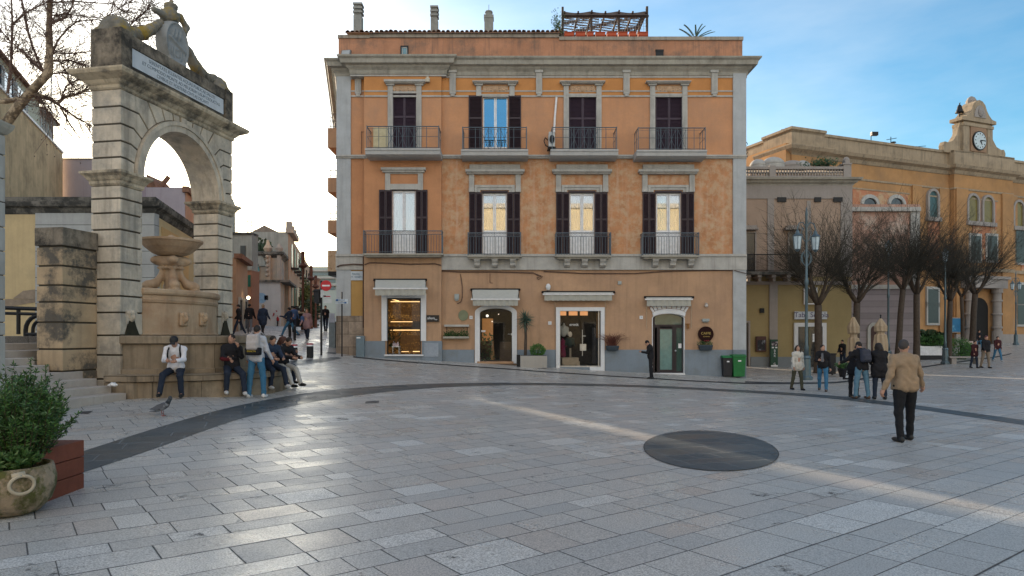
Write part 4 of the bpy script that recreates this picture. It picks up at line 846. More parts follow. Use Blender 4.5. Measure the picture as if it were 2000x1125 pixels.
# shop 1
a, b, t, u = s1[0]; Yw = YP; mb = MB()
bx(mb, 745, 755.2, 573, 666, Yw-.10, Yw+.1); bx(mb, 821.8, 832, 573, 666, Yw-.10, Yw+.1); bx(mb, 755.2, 821.8, 573, 582, Yw-.10, Yw+.1); bx(mb, 750, 827, 692.5, 695.5, Yw-.12, Yw+.3); shop = mb.build('shop_window', m_white, bld, bevel=.008)
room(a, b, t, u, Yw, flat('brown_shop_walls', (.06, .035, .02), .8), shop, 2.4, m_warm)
mb = MB(); bx(mb, a, a+3, t, u, Yw+.16, Yw+.24); bx(mb, b-2, b, t, u, Yw+.16, Yw+.24); bx(mb, a, b, t, t+3, Yw+.16, Yw+.24); bx(mb, a, b, u-2, u, Yw+.16, Yw+.24); mb.build('door_frame', m_black, shop)
mb = MB(); mb.add([(X(a, Yw), Yw+.2, Z(u, Yw)), (X(b, Yw), Yw+.2, Z(u, Yw)), (X(b, Yw), Yw+.2, Z(t, Yw)), (X(a, Yw), Yw+.2, Z(t, Yw))], [(0, 1, 2, 3)]); mb.build('pane', m_glass, shop)
mb = MB(); Yb = Yw+2.2
for q_, h_ in ((589, 1.4), (628, 1.2), (644, 1.6)): mb.box(X(765, Yb), X(828, Yb), Yb-.3, Yb-.25, Z(q_+h_, Yb), Z(q_, Yb))
mb.box(X(786, Yb), X(800, Yb), Yb-.3, Yb-.25, Z(687, Yb), Z(686, Yb)); mb.box(X(808, Yb), X(826, Yb), Yb-.3, Yb-.25, Z(687, Yb), Z(685.5, Yb)); mb.tube([(X(764, Yb), Yw+.9, Z(584.5, Yb)), (X(779, Yb), Yb, Z(588, Yb))], .025, 5); mb.build('light_strips', m_strip, shop)
mb = MB(); mb.box(X(764, Yb), X(828, Yb), Yb-.45, Yb-.1, Z(642.5, Yb), Z(638, Yb)); mb.box(X(808, Yb), X(828, Yb), Yb-.4, Yb-.1, Z(642, Yb), Z(628, Yb)); mb.box(X(800, Yb), X(827, Yb), Yb-.25, Yb-.1, Z(587, Yb), Z(580, Yb)); mb.build('shelves', m_wood, shop)
seed(8); mb = MB()
for k in range(46):
    c_ = Vector((X(rnd(758, 782), Yw+.8), Yw+rnd(.5, 1.1), Z(rnd(640, 690), Yw+.8))); d_ = Vector((rnd(-.2, .2), rnd(-.2, .2), rnd(.05, .3))); s_ = d_.cross(Vector((0, 0, 1))).normalized()*.06; mb.add([c_, c_+d_*.5+s_, c_+d_, c_+d_*.5-s_], [(0, 1, 2, 3)])
mb.build('display_plant', flat('dark_leaf', (.03, .05, .02), .6), shop)
mb = MB()
for x_ in (767, 779):
    for yy in (Yw+.5, Yw+.8): mb.tube([(X(x_, Yw+.5), yy, Z(692, Yw+.5)), (X(x_, Yw+.5), yy, Z(677, Yw+.5))], .018, 5)
mb.box(X(765.5, Yw+.5), X(780.5, Yw+.5), Yw+.45, Yw+.85, Z(678, Yw+.5), Z(676, Yw+.5)); mb.build('display_stool', m_wframe, shop)
mb = MB()
for x_, h_ in ((769, 8), (773, 5), (777, 7)): mb.lathe([(.05, 0), (.07, .1), (.05, h_*.022), (.02, h_*.03)], (X(x_, Yw+.6), Yw+.6, Z(676, Yw+.5)), 8)
mb.build('display_jars', flat('pale_jar', (.6, .5, .55), .4), shop)
# door 2 (arched surround)
a, b, t, u = s1[1]; Yw = YM
def archframe(a, b, t, ts, u, wd, Yf, Yb, m, name, parent, n=14, ob=None):
    """segmental arch surround: ts = spring line"""
    c_ = (a+b)/2; hw = (b-a)/2
    def arc(hw, top, sp): return [(c_-hw*math.cos(math.pi*k/n), sp-(sp-top)*math.sin(math.pi*k/n)) for k in range(n+1)]
    inn = arc(hw, t, ts); ou = arc(hw+wd, t-wd*.8, ts-wd*.2); mb = MB(); Y = Yf
    poly = [(c_-hw-wd, u)]+ou+[(c_+hw+wd, u), (c_+hw, u)]+inn[::-1]+[(c_-hw, u)]
    mb.prism([(X(p, Y), Z(q_, Y)) for p, q_ in poly], Yf, Yb); return mb.build(name, m, parent, bevel=.006)
def spandrel(a, b, t, ts, Y, m, parent):
    c_ = (a+b)/2; hw = (b-a)/2; n = 14; mb = MB()
    arc = [(c_-hw*math.cos(math.pi*k/n), ts-(ts-t)*math.sin(math.pi*k/n)) for k in range(n+1)]
    mb.prism([(X(p, Y), Z(q_, Y)) for p, q_ in [(a, t-1)]+arc+[(b, t-1)]], Y, Y+.3); mb.build('spandrel', m, parent)
wall_a = archframe(937, 1000, 602, 612, 710, 9.5, YM-.10, YM+.2, m_white, 'shop_door', bld); spandrel(937, 1000, 601, 612, YM+.05, m_white, wall_a)
room(a, b, t, u, Yw, m_dark, wall_a, 3.0, flat('dim_back_wall', (.03, .022, .016), .8))
mb = MB(); bx(mb, 932, 1003, 706, 710.5, Yw-.14, Yw+.5); mb.build('threshold', mat('tan_threshold', (.40, .25, .15), .7), wall_a)
Yb = Yw+1.4; mb = MB(); bx(mb, 942, 963, 622, 666, Yb, Yb+.02); mb.build('lit_panel', flat('amber_panel', (.25, .11, .04), .7, emit=.12, ecol=(.8, .35, .1)), wall_a)
mb = MB(); mb.ball((X(952, Yb), Yb-.2, Z(617, Yb)), .07); mb.ball((X(974, Yb), Yb-.2, Z(614, Yb)), .025); mb.ball((X(961.5, Yb), Yb-.2, Z(628, Yb)), .03); mb.build('pendant_lamps', flat('pendant_glow', (.8, .75, .65), .5, emit=.9), wall_a)
mb = MB(); mb.tube([(X(962, Yb), Yb-.3, Z(702, Yb)), (X(963, Yb), Yb-.3, Z(660, Yb))], [.12, .02], 8); mb.build('straw_cone', flat('straw', (.30, .17, .07), .8), wall_a)
seed(4); mb = MB()
for k in range(60):
    c_ = Vector((X(rnd(941, 965), Yb), Yb-rnd(.2, .6), Z(rnd(655, 704), Yb))); d_ = Vector((rnd(-.15, .15), rnd(-.1, .1), rnd(.03, .2))); s_ = d_.cross(Vector((0, 1, 0))).normalized()*.04; mb.add([c_, c_+d_*.5+s_, c_+d_, c_+d_*.5-s_], [(0, 1, 2, 3)])
mb.build('indoor_plants', flat('indoor_leaf', (.03, .07, .02), .6), wall_a)
mb = MB(); bx(mb, 976, 998, 668, 705, Yb, Yb+.4); mb.build('wood_counter', m_wood, wall_a)
mb = MB(); bx(mb, 940, 948, 645, 648.5, Yw+.18, Yw+.19); mb.build('door_sticker', m_wframe, wall_a)
mb = MB(); mb.add([(X(a, Yw), Yw+.2, Z(u-3, Yw)), (X(b, Yw), Yw+.2, Z(u-3, Yw)), (X(b, Yw), Yw+.2, Z(t-2, Yw)), (X(a, Yw), Yw+.2, Z(t-2, Yw))], [(0, 1, 2, 3)]); mb.build('pane', m_glass, wall_a)
mb = MB(); mb.box(X(999, Yw)-.02, X(999, Yw)+.02, Yw-.1, Yw+.1, Z(655, Yw), Z(651, Yw)); mb.tube([(X(992, Yw), Yw+.16, Z(652.5, Yw)), (X(999, Yw), Yw+.16, Z(652.5, Yw))], .014, 5); mb.build('door_latch', m_zinc, wall_a)
# shop 3
a, b, t, u = s1[2]; mb = MB()
bx(mb, 1086, 1093.4, 600, 727, Yw-.10, Yw+.12); bx(mb, 1173.6, 1181, 600, 727, Yw-.10, Yw+.12); bx(mb, 1093.4, 1173.6, 600, 607.3, Yw-.10, Yw+.12); bx(mb, 1152, 1173.6, 717, 728, Yw-.09, Yw+.12); shop = mb.build('shop_window', m_white, bld, bevel=.008)
room(a, b, t, 716, Yw, m_dark, shop, 2.6, flat('charcoal_back_wall', (.025, .022, .022), .8))
mb = MB(); bx(mb, a, b, 714.5, 717.5, Yw+.02, Yw+.3); bx(mb, a, a+1.2, t, 715, Yw+.1, Yw+.2); bx(mb, b-5.5, b-3.5, t, 715, Yw+.1, Yw+.2); bx(mb, b-1.3, b, t, 715, Yw+.1, Yw+.2); mb.build('door_frame', m_zinc, shop)
mb = MB(); mb.add([(X(a, Yw), Yw+.14, Z(715, Yw)), (X(b, Yw), Yw+.14, Z(715, Yw)), (X(b, Yw), Yw+.14, Z(t, Yw)), (X(a, Yw), Yw+.14, Z(t, Yw))], [(0, 1, 2, 3)]); mb.build('pane', m_glass, shop)
text('window_lettering', 'ermit', .20, face_cam(X(1121.5, Yw), Yw+.135, Z(634, Yw)), m_wframe, shop, .002).matrix_parent_inverse = Matrix()
Yb = Yw+1.0
mb = MB()
for p, q_ in ((1094, 1106), (1111, 1128), (1133, 1148)): mb.box(X(p, Yw+1.6), X(q_, Yw+1.6), Yw+1.6, Yw+1.65, Z(616, Yw+1.6), Z(608, Yw+1.6))
mb.build('lit_ceiling_panels', flat('amber_ceiling_light', (.5, .25, .12), .6, emit=.35, ecol=(1, .45, .18)), shop)
def torso_dummy(px, py, sc, m, nm, Y, skirt=None):
    x0, z0 = X(px, Y), Z(py, Y)
    def f(p):
        q_ = (p-np.array((x0, Y, z0)))/sc; d = ell(q_, (0, 0, 0), (.19, .12, .30)); d = smin(d, ell(q_, (0, 0, .18), (.23, .11, .10)), .06); d = smin(d, cap(q_, (0, 0, .25), (0, 0, .40), .06, .05), .05)
        d = smin(d, cap(q_, (-.2, 0, .18), (-.25, 0, -.2), .06, .05), .04); d = smin(d, cap(q_, (.2, 0, .18), (.25, 0, -.2), .06, .05), .04)
        if skirt: d = smin(d, cap(q_, (0, 0, -.25), (0, 0, -.75), .17, .24), .05)
        return d*sc
    sdf_obj(f, (x0-.4*sc, Y-.3, z0-1.05*sc), (x0+.4*sc, Y+.3, z0+.5*sc), .035, nm, m, shop)
torso_dummy(1101, 647, .95, flat('pale_grey_top', (.42, .45, .42), .8), 'mannequin_top', Yb+.3)
torso_dummy(1099, 672, .7, flat('burgundy_skirt', (.16, .015, .05), .8), 'mannequin_skirt', Yb+.1, True)
torso_dummy(1113, 668, .85, flat('dark_green_dress', (.02, .035, .03), .8), 'mannequin_dress', Yb, False)
mb = MB(); mb.ball((X(1113.5, Yb-.1), Yb-.16, Z(653, Yb)), .12, 12, .8, .5, 1.2); mb.build('mannequin_neck', flat('ivory_linen', (.55, .50, .42), .7), shop)
mb = MB(); mb.tube([(X(1114, Yb), Yb, Z(700, Yb)), (X(1114, Yb), Yb, Z(680, Yb))], .05, 8); mb.box(X(1096, Yb), X(1128, Yb), Yw+.4, Yb+.2, Z(712, Yb), Z(698, Yb)); mb.box(X(1124, Yb), X(1130, Yb), Yw+.35, Yw+.6, Z(714, Yb), Z(705, Yb)); mb.box(X(1096, Yb), X(1121, Yb), Yw+.38, Yw+.41, Z(714, Yb), Z(711, Yb)); mb.build('display_plinth', flat('beige_box', (.30, .25, .18), .8), shop)
mb = MB(); bx(mb, 1133, 1145, 672, 685, Yw+.5, Yw+.7); bx(mb, 1137, 1138, 644, 695, Yw+.12, Yw+.13); bx(mb, 1138, 1144, 655.5, 657, Yw+.12, Yw+.13); mb.build('door_handle_and_bag', m_zinc, shop)
mb = MB(); bx(mb, 1157, 1172, 640, 710, Yw+1.1, Yw+1.2); mb.build('hanging_clothes', flat('grey_clothes', (.05, .05, .055), .9), shop)
mb = MB(); bx(mb, 1165, 1172, 612, 660, Yw+.9, Yw+1.0); mb.build('amber_curtain', flat('amber_cloth', (.22, .12, .05), .9), shop)
# door 4
a, b, t, u = s1[3]
dr = archframe(1275, 1336, 613, 622, 729, 1.6, YM-.04, YM+.2, m_white, 'glazed_door', bld); spandrel(1275, 1336, 612, 622, YM+.03, m_white, dr)
mb = MB(); n = 9; Y = YM-.07; c_ = 1307; vs = []
arc = lambda hx, zt, zs: [(c_-hx*math.cos(math.pi*(.12+.76*k/n)), zs-(zs-zt)*math.sin(math.pi*(.12+.76*k/n))) for k in range(n+1)]
I_ = arc(35, 603, 616); O_ = arc(42, 594, 604); I2 = arc(33, 612, 622)
for k in range(n):
    p = [I_[k], I_[k+1], O_[k+1], O_[k]]; p = [(X(a_, Y), Z(b_, Y)) for a_, b_ in p]; mb.prism(offset_poly(p, -.018), Y, Y+.1)
pl = [(X(a_, Y-.02), Z(b_, Y-.02)) for a_, b_ in I2+I_[::-1]]; mb.prism(pl, Y-.02, Y+.1); mb.build('arch_voussoirs', m_white, dr)
mb = MB(); bx(mb, 1268, 1342, 593, 603, YM-.03, YM+.02); mb.build('relieving_arch_brick', mat('brick_red_gap', (.30, .13, .09), .9), dr)
room(a, b, t, u, Yw, flat('green_grey_room', (.03, .05, .048), .7), dr, 1.6)
mb = MB(); Y = Yw+.16
for q_ in ((1275, 1279, 612, 729), (1332, 1336, 612, 729), (1279, 1332, 634, 640), (1283, 1289, 640, 729), (1313, 1321, 640, 729), (1289, 1313, 722, 728), (1289, 1313, 638, 643), (1321, 1332, 725, 729)): bx(mb, *q_, Y, Y+.07)
mb.build('door_frame', flat('dark_bronze_frame', (.025, .02, .025), .4, .3), dr)
mb = MB(); bx(mb, 1289, 1313, 643, 722, Y+.03, Y+.035); mb.build('door_pane', flat('frosted_green_pane', (.10, .20, .19), .25, coat=.6), dr)
mb = MB(); bx(mb, 1279, 1332, 612, 634, Y+.03, Y+.035); bx(mb, 1321, 1332, 640, 725, Y+.03, Y+.035); mb.build('fanlight_pane', flat('dark_green_glass', (.03, .07, .06), .15, coat=.8), dr)
mb = MB(); bx(mb, 1325, 1331, 671, 680, Y+.0, Y+.02); mb.build('door_notice', m_wframe, dr)
mb = MB(); mb.ball((X(1319, Y), Y-.04, Z(685, Y)), .05); mb.build('door_knob', m_zinc, dr)
mb = MB(); bx(mb, 1273, 1338, 729, 732, Yw-.15, Yw+.4); mb.build('door_step', m_white, dr)
# awnings
def awning(a, b, t, u, h, prj, Yw, drop, sl=4):
    Yf = Yw-prj; mb = MB(); x0, x1 = X(a+sl, Yw), X(b-sl, Yw); xf0, xf1 = X(a, Yf), X(b, Yf)
    zt_, zf = Z(t, Yw), Z(h, Yf); n = 10; V = []
    for i in range(n+1):
        s_ = i/n
        for j in range(5):
            r_ = j/4; V.append((x0+(x1-x0)*s_+((xf0-x0)*(1-s_)+(xf1-x1)*s_)*r_, Yw+(Yf-Yw)*r_, zt_+(zf-zt_)*r_-.03*math.sin(math.pi*r_)))
    mb.add(V, [(i*5+j, i*5+j+1, (i+1)*5+j+1, (i+1)*5+j) for i in range(n) for j in range(4)])
    aw = mb.build('awning', m_awn, bld); sd = aw.modifiers.new('thick', 'SOLIDIFY'); sd.thickness = .012
    mb = MB(); mb.box(xf0-.03, xf1+.03, Yf-.04, Yf+.04, zf-.05, zf+.02); mb.build('front_bar', flat('awning_bar_white', (.6, .6, .6), .4), aw)
    mb = MB(); V = []; zb2 = Z(u, Yf)
    for i in range(41): x_ = xf0+.06+(xf1-xf0-.12)*i/40; y = Yf+.02*math.sin(i*1.1)+.01; V += [(x_, y, zf-.04), (x_, y+.01, zb2+.012*math.sin(i*2.1))]
    mb.add(V, [(2*i, 2*i+1, 2*i+3, 2*i+2) for i in range(40)]); va = mb.build('valance', m_awnv, aw); sd = va.modifiers.new('thick', 'SOLIDIFY'); sd.thickness = .008
    mb = MB(); mb.tube([(x0-.08, Yw, zt_), (x0-.08, Yw-.08, zt_-.05)], .03, 6); mb.tube([(x0-.05, Yw, zt_-.02), (xf0+.05, Yf, zf)], .018, 5); mb.tube([(x1+.08, Yw, zt_), (x1+.08, Yw-.08, zt_-.05)], .03, 6); mb.tube([(x1+.05, Yw, zt_-.02), (xf1-.05, Yf, zf)], .018, 5); mb.tube([(x0-.1, Yw-.04, zt_+.01), (x1+.1, Yw-.04, zt_+.01)], .035, 6); mb.build('awning_arms', m_black, aw)
    if drop:
        mb = MB()
        for p in drop[0]: mb.tube([(X(p, Yw-.05), Yw-.05, Z(u-4, Yw)), (X(p, Yw-.05), Yw-.05, Z(drop[1], Yw))], .012, 5)
        mb.build('cranks', flat('awning_crank_tan', (.42, .34, .24), .5), aw)
awning(730, 834, 546, 577, 563, .8, YP, None); awning(921, 1014, 565, 597, 584, .7, YM, None, 2)
awning(1061, 1198, 570, 587, 574, .35, YM, ((1084, 1182), 634), 1); awning(1261, 1352, 580, 598, 584, .3, YM, ((1263, 1350), 642), 1)
# cables and pipes along the facade
mb = MB(); c = lambda px, py, Y: P(px, py, Y-.04)
for pts, r in (([(658, 521, YL-.1), (665, 518, YL-.1), (690, 516, YL-.1), (709, 517, YL-.1)], .035), ([(712, 517, YP), (722, 513, YP), (760, 514, YP), (800, 516, YP), (850, 515, YP), (861, 518, YP)], .03), ([(863, 529, YM), (900, 531, YM), (960, 531, YM), (1010, 532, YM), (1042, 533, YM), (1052, 538, YM)], .03), ([(1062, 530, YM), (1140, 534, YM), (1240, 534, YM), (1300, 530, YM), (1380, 528, YM), (1432, 528, YM)], .028),
   ([(899, 535, YM), (901, 545, YM), (903, 560, YM), (903, 580, YM), (900, 590, YM), (893, 593, YM)], .02), ([(957, 534, YM), (957, 552, YM), (963, 553, YM)], .014), ([(1434, 528, YM-.1), (1445, 531, YM-.1), (1457, 534, YM-.1)], .02), ([(706, 256, YL), (706, 300, YL)], .012), ([(706, 258, YL), (716, 257, YL)], .012), ([(1049, 536, YM), (1060, 540, YM), (1052, 546, YM), (1048, 542, YM), (1056, 540, YM)], .02), ([(709.5, 500, YL-.08), (709.5, 640, YL-.08)], .03)):
    mb.tube([c(*q_) for q_ in pts], r, 6)
mb.build('wall_cables', flat('brown_cable', (.10, .06, .045), .7), bld)
mb = MB(); mb.tube([P(1087, 190, YM-.06), P(1084, 225, YM-.06), P(1082, 262, YM-.06)], .05, 8); mb.build('white_pipe', m_wframe, bld)
mb = MB(); bx(mb, 729, 757, 249, 289, YP-.12, YP-.02); mb.build('balcony_screen', flat('cream_screen', (.50, .44, .28), .8), bld)
# ---- things fixed to or standing by the facade
def onwall(name, label, cat, mk, m, loc, **k):
    mb = MB(); mk(mb); o = mb.build(name, m, None, **k); tag(o, label, cat); return origin_to(o, loc)
sg = thing('shop_sign', 'small black rectangular sign with pale lettering right of the golden lit shop', 'sign', P(845, 622, YP-.05))
mb = MB(); bx(mb, 833, 857.5, 615.5, 628.5, YP-.09, YP-.01); mb.build('board', flat('sign_black', (.012, .010, .010), .4), sg, bevel=.005)
text('lettering', 'allem', .17, face_cam(X(842.3, YP), YP-.093, Z(621.5, YP)), m_wframe, sg); text('lettering', 'bar', .10, face_cam(X(852, YP), YP-.093, Z(624, YP)), m_wframe, sg)
sg = thing('round_cafe_sign', 'round dark brown disc sign reading CAFFE in gold above a flower trough', 'sign', P(1377.5, 652.5, YM-.05))
mb = MB(); Y = YM; n = 40; cc_ = (X(1377.5, Y), Z(652.5, Y)); rr = .37
mb.prism([(cc_[0]+rr*math.cos(2*math.pi*k/n), cc_[1]+rr*math.sin(2*math.pi*k/n)) for k in range(n)], YM-.12, YM-.06); mb.build('disc', flat('sign_brown', (.022, .008, .007), .75, spec=.1), sg)
gold = flat('gold_letters', (.42, .30, .08), .5)
text('lettering', 'CAFFE', .17, face_cam(cc_[0], YM-.125, cc_[1]+.03), gold, sg); text('lettering', 'SCHIUMA', .075, face_cam(cc_[0]+.02, YM-.125, cc_[1]-.12), gold, sg)
sp = thing('street_name_plaque', 'white marble street name plaque high on the ochre strip near the corner', 'sign', P(695, 538, YL-.05))
mb = MB(); bx(mb, 683, 709, 529.5, 547.5, YL-.05, YL+.02); mb.build('plate', flat('plaque_marble', (.45, .50, .54), .6), sp, bevel=.008)
bl = flat('plaque_blue', (.05, .13, .20), .7); text('lettering', 'PIAZZA', .11, face_cam(X(695.5, YL), YL-.055, Z(535.5, YL)), bl, sp); text('lettering', 'VITT. VENETO', .115, face_cam(X(695.5, YL), YL-.055, Z(541.5, YL)), bl, sp)
fl = thing('floodlight', 'grey square floodlight on the cornice at the building\'s left corner', 'lamp', P(676, 104, YL)); Y = YL-.2
mb = MB(); mb.box(-.24, .24, -.05, .09, -.17, .17); hd = mb.build('housing', flat('floodlight_grey', (.16, .17, .17), .5, .3), fl, True, bevel=.02); hd.rotation_euler = (R(-20), 0, R(-10)); 
mb = MB(); mb.box(-.2, .2, -.06, -.052, -.13, .13); g_ = mb.build('lens', flat('floodlight_lens', (.30, .32, .32), .15, coat=1), hd, True); mb = MB(); mb.box(-.05, .05, .0, .1, -.3, -.15); mb.build('bracket', m_black, fl, True)
onwall('motion_sensor', 'small white sensor under the cornice beside the leftmost balcony window', 'sensor', lambda mb: (bx(mb, 831, 839, 152, 159, YP-.2, YP-.05), bx(mb, 833, 837, 149, 154, YP-.1, YP+.02)), flat('sensor_cream', (.5, .45, .35), .6), P(835, 155, YP))
wl = thing('wall_lamp', 'white oval lamp on the wall above the long narrow awning', 'lamp', P(1070.5, 561, YM)); mb = MB(); mb.ball((X(1070.5, YM), YM-.08, Z(560.5, YM)), .12, 14, 1, .7, 1.35); mb.build('globe', flat('opal_lamp', (.62, .64, .66), .3), wl, smooth=True); mb = MB(); mb.lathe([(.10, 0), (.10, .03)], (X(1070.5, YM), YM-.04, Z(567, YM)), 12); mb.build('base', m_trim, wl)
mm_ = flat('meter_box_grey', (.30, .33, .32), .6)
onwall('junction_box', 'grey electric box on the wall left of the arched shop door', 'electric box', lambda mb: (bx(mb, 887.5, 896.5, 574, 585, YM-.12, YM+.02), bx(mb, 889, 895, 585, 587.5, YM-.1, YM+.02)), mm_, P(892, 580, YM), bevel=.01)
onwall('round_green_plate', 'faded round green disc on the wall above the planted shelf', 'disc', lambda mb: mb.prism([(X(905, YM)+.24*math.cos(k*.3142), Z(616, YM)+.26*math.sin(k*.3142)) for k in range(20)], YM-.05, YM+.02), mat('faded_green_disc', (.20, .22, .14), .8, .2, 4), P(905, 616, YM))
onwall('small_wall_box', 'small white box on the wall between the two right awnings', 'box', lambda mb: (bx(mb, 1207, 1214, 549, 555.5, YM-.06, YM+.02), bx(mb, 1209, 1212, 551, 554, YM-.07, YM-.05)), mm_, P(1210, 552, YM))
onwall('bulkhead_light', 'grey horizontal bulkhead light just above the round brown sign', 'lamp', lambda mb: (bx(mb, 1372, 1386, 622.5, 628, YM-.14, YM+.02), bx(mb, 1374, 1384, 628, 629.5, YM-.11, YM+.02)), mm_, P(1379, 625, YM), bevel=.02)
onwall('security_dome', 'small white dome on the wall high above the round brown sign', 'sensor', lambda mb: (mb.ball((X(1379, YM), YM-.06, Z(597, YM)), .085, 12), mb.lathe([(.06, 0), (.06, .03)], (X(1379, YM), YM-.03, Z(593, YM)), 10)), flat('dome_white', (.5, .47, .43), .4), P(1379, 597, YM))
for px, py, lb in ((920, 620, 'left of the arched shop door'), (1074, 631, 'left of the clothes shop window'), (1252.5, 620, 'left of the green glazed door')):
    t_o = thing('house_number', 'small white house number tile '+lb, 'number plate', P(px, py, YM)); mb = MB(); bx(mb, px-3.2, px+3.2, py-3.2, py+3.2, YM-.035, YM+.01); mb.build('tile', m_white, t_o); text('lettering', {920: '6', 1074: '5', 1252.5: '4'}[px], .1, face_cam(X(px, YM), YM-.037, Z(py, YM)), bl, t_o)
onwall('rusty_bracket', 'rusty brown box bracket right of the green glazed door', 'bracket', lambda mb: (bx(mb, 1340, 1347, 632, 634, YM-.1, YM+.02), bx(mb, 1342, 1346, 634, 642, YM-.08, YM+.02)), flat('rust', (.22, .10, .03), .8), P(1343, 637, YM))
ac = thing('air_conditioner', 'white air conditioning unit at the left end of the third upper balcony', 'air conditioner', P(1077, 270, YM-.6)); Y = YM-.75
mb = MB(); mb.box(X(1072, Y), X(1084, Y), Y, Y+.7, Z(286, Y), Z(257, Y)); mb.build('casing', flat('ac_casing', (.45, .47, .47), .5), ac, bevel=.02)
mb = MB(); mb.lathe([(.2, 0), (.2, .02)], (0, 0, 0), 20); gr_ = mb.build('fan_grille', m_black, ac, True); gr_.matrix_parent_inverse = Matrix(); gr_.location = Vector((X(1078, Y), Y-.02, Z(272, Y)))-ac.location; gr_.rotation_euler = (R(90), 0, 0); gr_.scale = (.6, 1, 1)
mb = MB(); mb.tube([(X(1072, Y), Y+.2, Z(285, Y)), (X(1066, Y), Y+.2, Z(282, Y)), (X(1063, Y), Y+.3, Z(272, Y)), (X(1066, Y), Y+.4, Z(264, Y)), (X(1071, Y), Y+.5, Z(268, Y))], .025, 6); mb.box(X(1070, Y), X(1086, Y), Y+.1, Y+.6, Z(289, Y), Z(286, Y)); mb.build('hoses', m_black, ac)
# ---------------------------------------------------------------- left hand buildings
def pbox(mb, px0, px1, py0, py1, Y, Yb, zb=None): return mb.box(X(px0, Y), X(px1, Y), Y, Yb, Z(py1, Y) if zb is None else zb, Z(py0, Y))
SD = Vector((-.228, .9737, 0))      # the street runs this way
m_yel = mat('faded_yellow_plaster', (.50, .39, .22), .9, .15, .8, col2=(.42, .34, .20), c2lo=.5, c2hi=.75, streak=.3, stc=(.25, .2, .12))
m_grst = mat('grey_rusticated_stone', (.38, .39, .38), .9, .15, 1.5, joints=(30, .5, .25), streak=.3, stc=(.15, .14, .13))
m_sooty = mat('sooty_parapet', (.16, .15, .13), .95, .3, 2, col2=(.045, .045, .042), c2lo=.45, c2hi=.55, c2s=1.5, streak=.6)
lh = thing('low_yellow_house', 'long low yellow and grey house with sooty parapet behind the stone arch', 'building', (-13.65, 26, 1.7))
YC = 26.0; c0 = Vector((X(300, YC), YC, 0)); c1 = c0+SD*7.3
base = 1.0; zt = Z(388, YC)
A_ = [(c0.x, c0.y), (c1.x, c1.y), (c1.x-8, c1.y), (-24, 27.2), (-32, 27.2), (-32, 26)]
mb = MB(); mb.prism(A_, base, zt-.55, 'xy'); mb.build('wall', m_yel, lh)
mb = MB(); mb.box(X(71, YC), X(303, YC), YC-.06, YC+.3, base, zt-.56); mb.build('rusticated_bay', m_grst, lh)
mb = MB(); mb.mould(A_, [(.0, zt-.6), (.05, zt-.55), (.10, zt-.45), (.10, zt-.38), (.25, zt-.32), (.28, zt-.2), (.28, zt-.15), (.1, zt-.12), (.1, zt+.05), (-.1, zt+.08)]); mb.build('parapet', m_sooty, lh)
q_ = c0+SD*1.0; mb = MB()
for s0, s1_, z0, z1, o_ in ((1.1, 5.6, 1.2, zt-.9, .03),):
    a_ = c0+SD*s0; b_ = c0+SD*s1_; nrm = Vector((SD.y, -SD.x, 0))
    mb.prism([(a_.x+nrm.x*o_, a_.y+nrm.y*o_), (b_.x+nrm.x*o_, b_.y+nrm.y*o_), (b_.x, b_.y), (a_.x, a_.y)], z0, z1, 'xy')
mb.build('panel', mat('ochre_panel', (.52, .33, .14), .9, .12, 1), lh)
mb = MB(); mb.add([P(25, 583, YC-.03), P(45, 568, YC-.03), P(70, 565, YC-.03), P(71, 585, YC-.03)], [(0, 1, 2, 3)]); mb.add([P(10, 600, YC-.02), P(71, 590, YC-.02), P(71, 585, YC-.02), P(10, 584, YC-.02)], [(0, 1, 2, 3)]); mb.build('peeling_patch', mat('bare_mortar', (.25, .20, .15), .95, .3, 4), lh)
# tall ochre wall with a penthouse
a0 = Vector((X(-30, 25.6), 28.3, 0)); zw = Z(300, 35.7); dW = Vector((-23.5+20.2, 35.7-27.5, 0)).normalized(); f_ = Vector((-23.5, 35.7, 0)); n_ = Vector((-20.2, 27.5, 0))-dW*1.5
th = thing('ochre_party_wall_house', 'tall blind ochre walled house with a pale green penthouse at far left', 'building', (-21, 29, 1.7)); W_ = Vector((dW.y, -dW.x, 0))
mb = MB(); mb.prism([(n_.x, n_.y), (f_.x, f_.y), (f_.x-6, f_.y), (n_.x-6, n_.y)], base, zw, 'xy'); mb.build('blind_wall', mat('blind_ochre_wall', (.62, .48, .28), .95, .25, 1, col2=(.24, .18, .11), c2lo=.5, c2hi=.75, c2s=.7, streak=.5, stc=(.18, .13, .08), bump=.5), th)
mb = MB(); mb.mould([(n_.x, n_.y), (f_.x, f_.y), (f_.x-6, f_.y), (n_.x-6, n_.y)], [(-.05, zw-.02), (.06, zw), (.06, zw+.1), (-.05, zw+.12)]); mb.build('coping', m_wframe, th)
def onW(mb, s0, s1_, z0, z1, o0, o1):
    a_ = n_+dW*s0; b_ = n_+dW*s1_; mb.prism([((a_+W_*o1).x, (a_+W_*o1).y), ((b_+W_*o1).x, (b_+W_*o1).y), ((b_+W_*o0).x, (b_+W_*o0).y), ((a_+W_*o0).x, (a_+W_*o0).y)], z0, z1, 'xy')
Lw = (f_-n_).length; m_pg = mat('pale_green_render', (.50, .53, .42), .9, .1, 1)
mb = MB(); onW(mb, 0, 7.4, zw+.1, zw+1.65, -4, -.35); mb.build('penthouse', m_pg, th)
mb = MB(); onW(mb, 0, 7.5, zw+1.65, zw+1.75, -4, -.15); mb.build('penthouse_roof', m_tile, th)
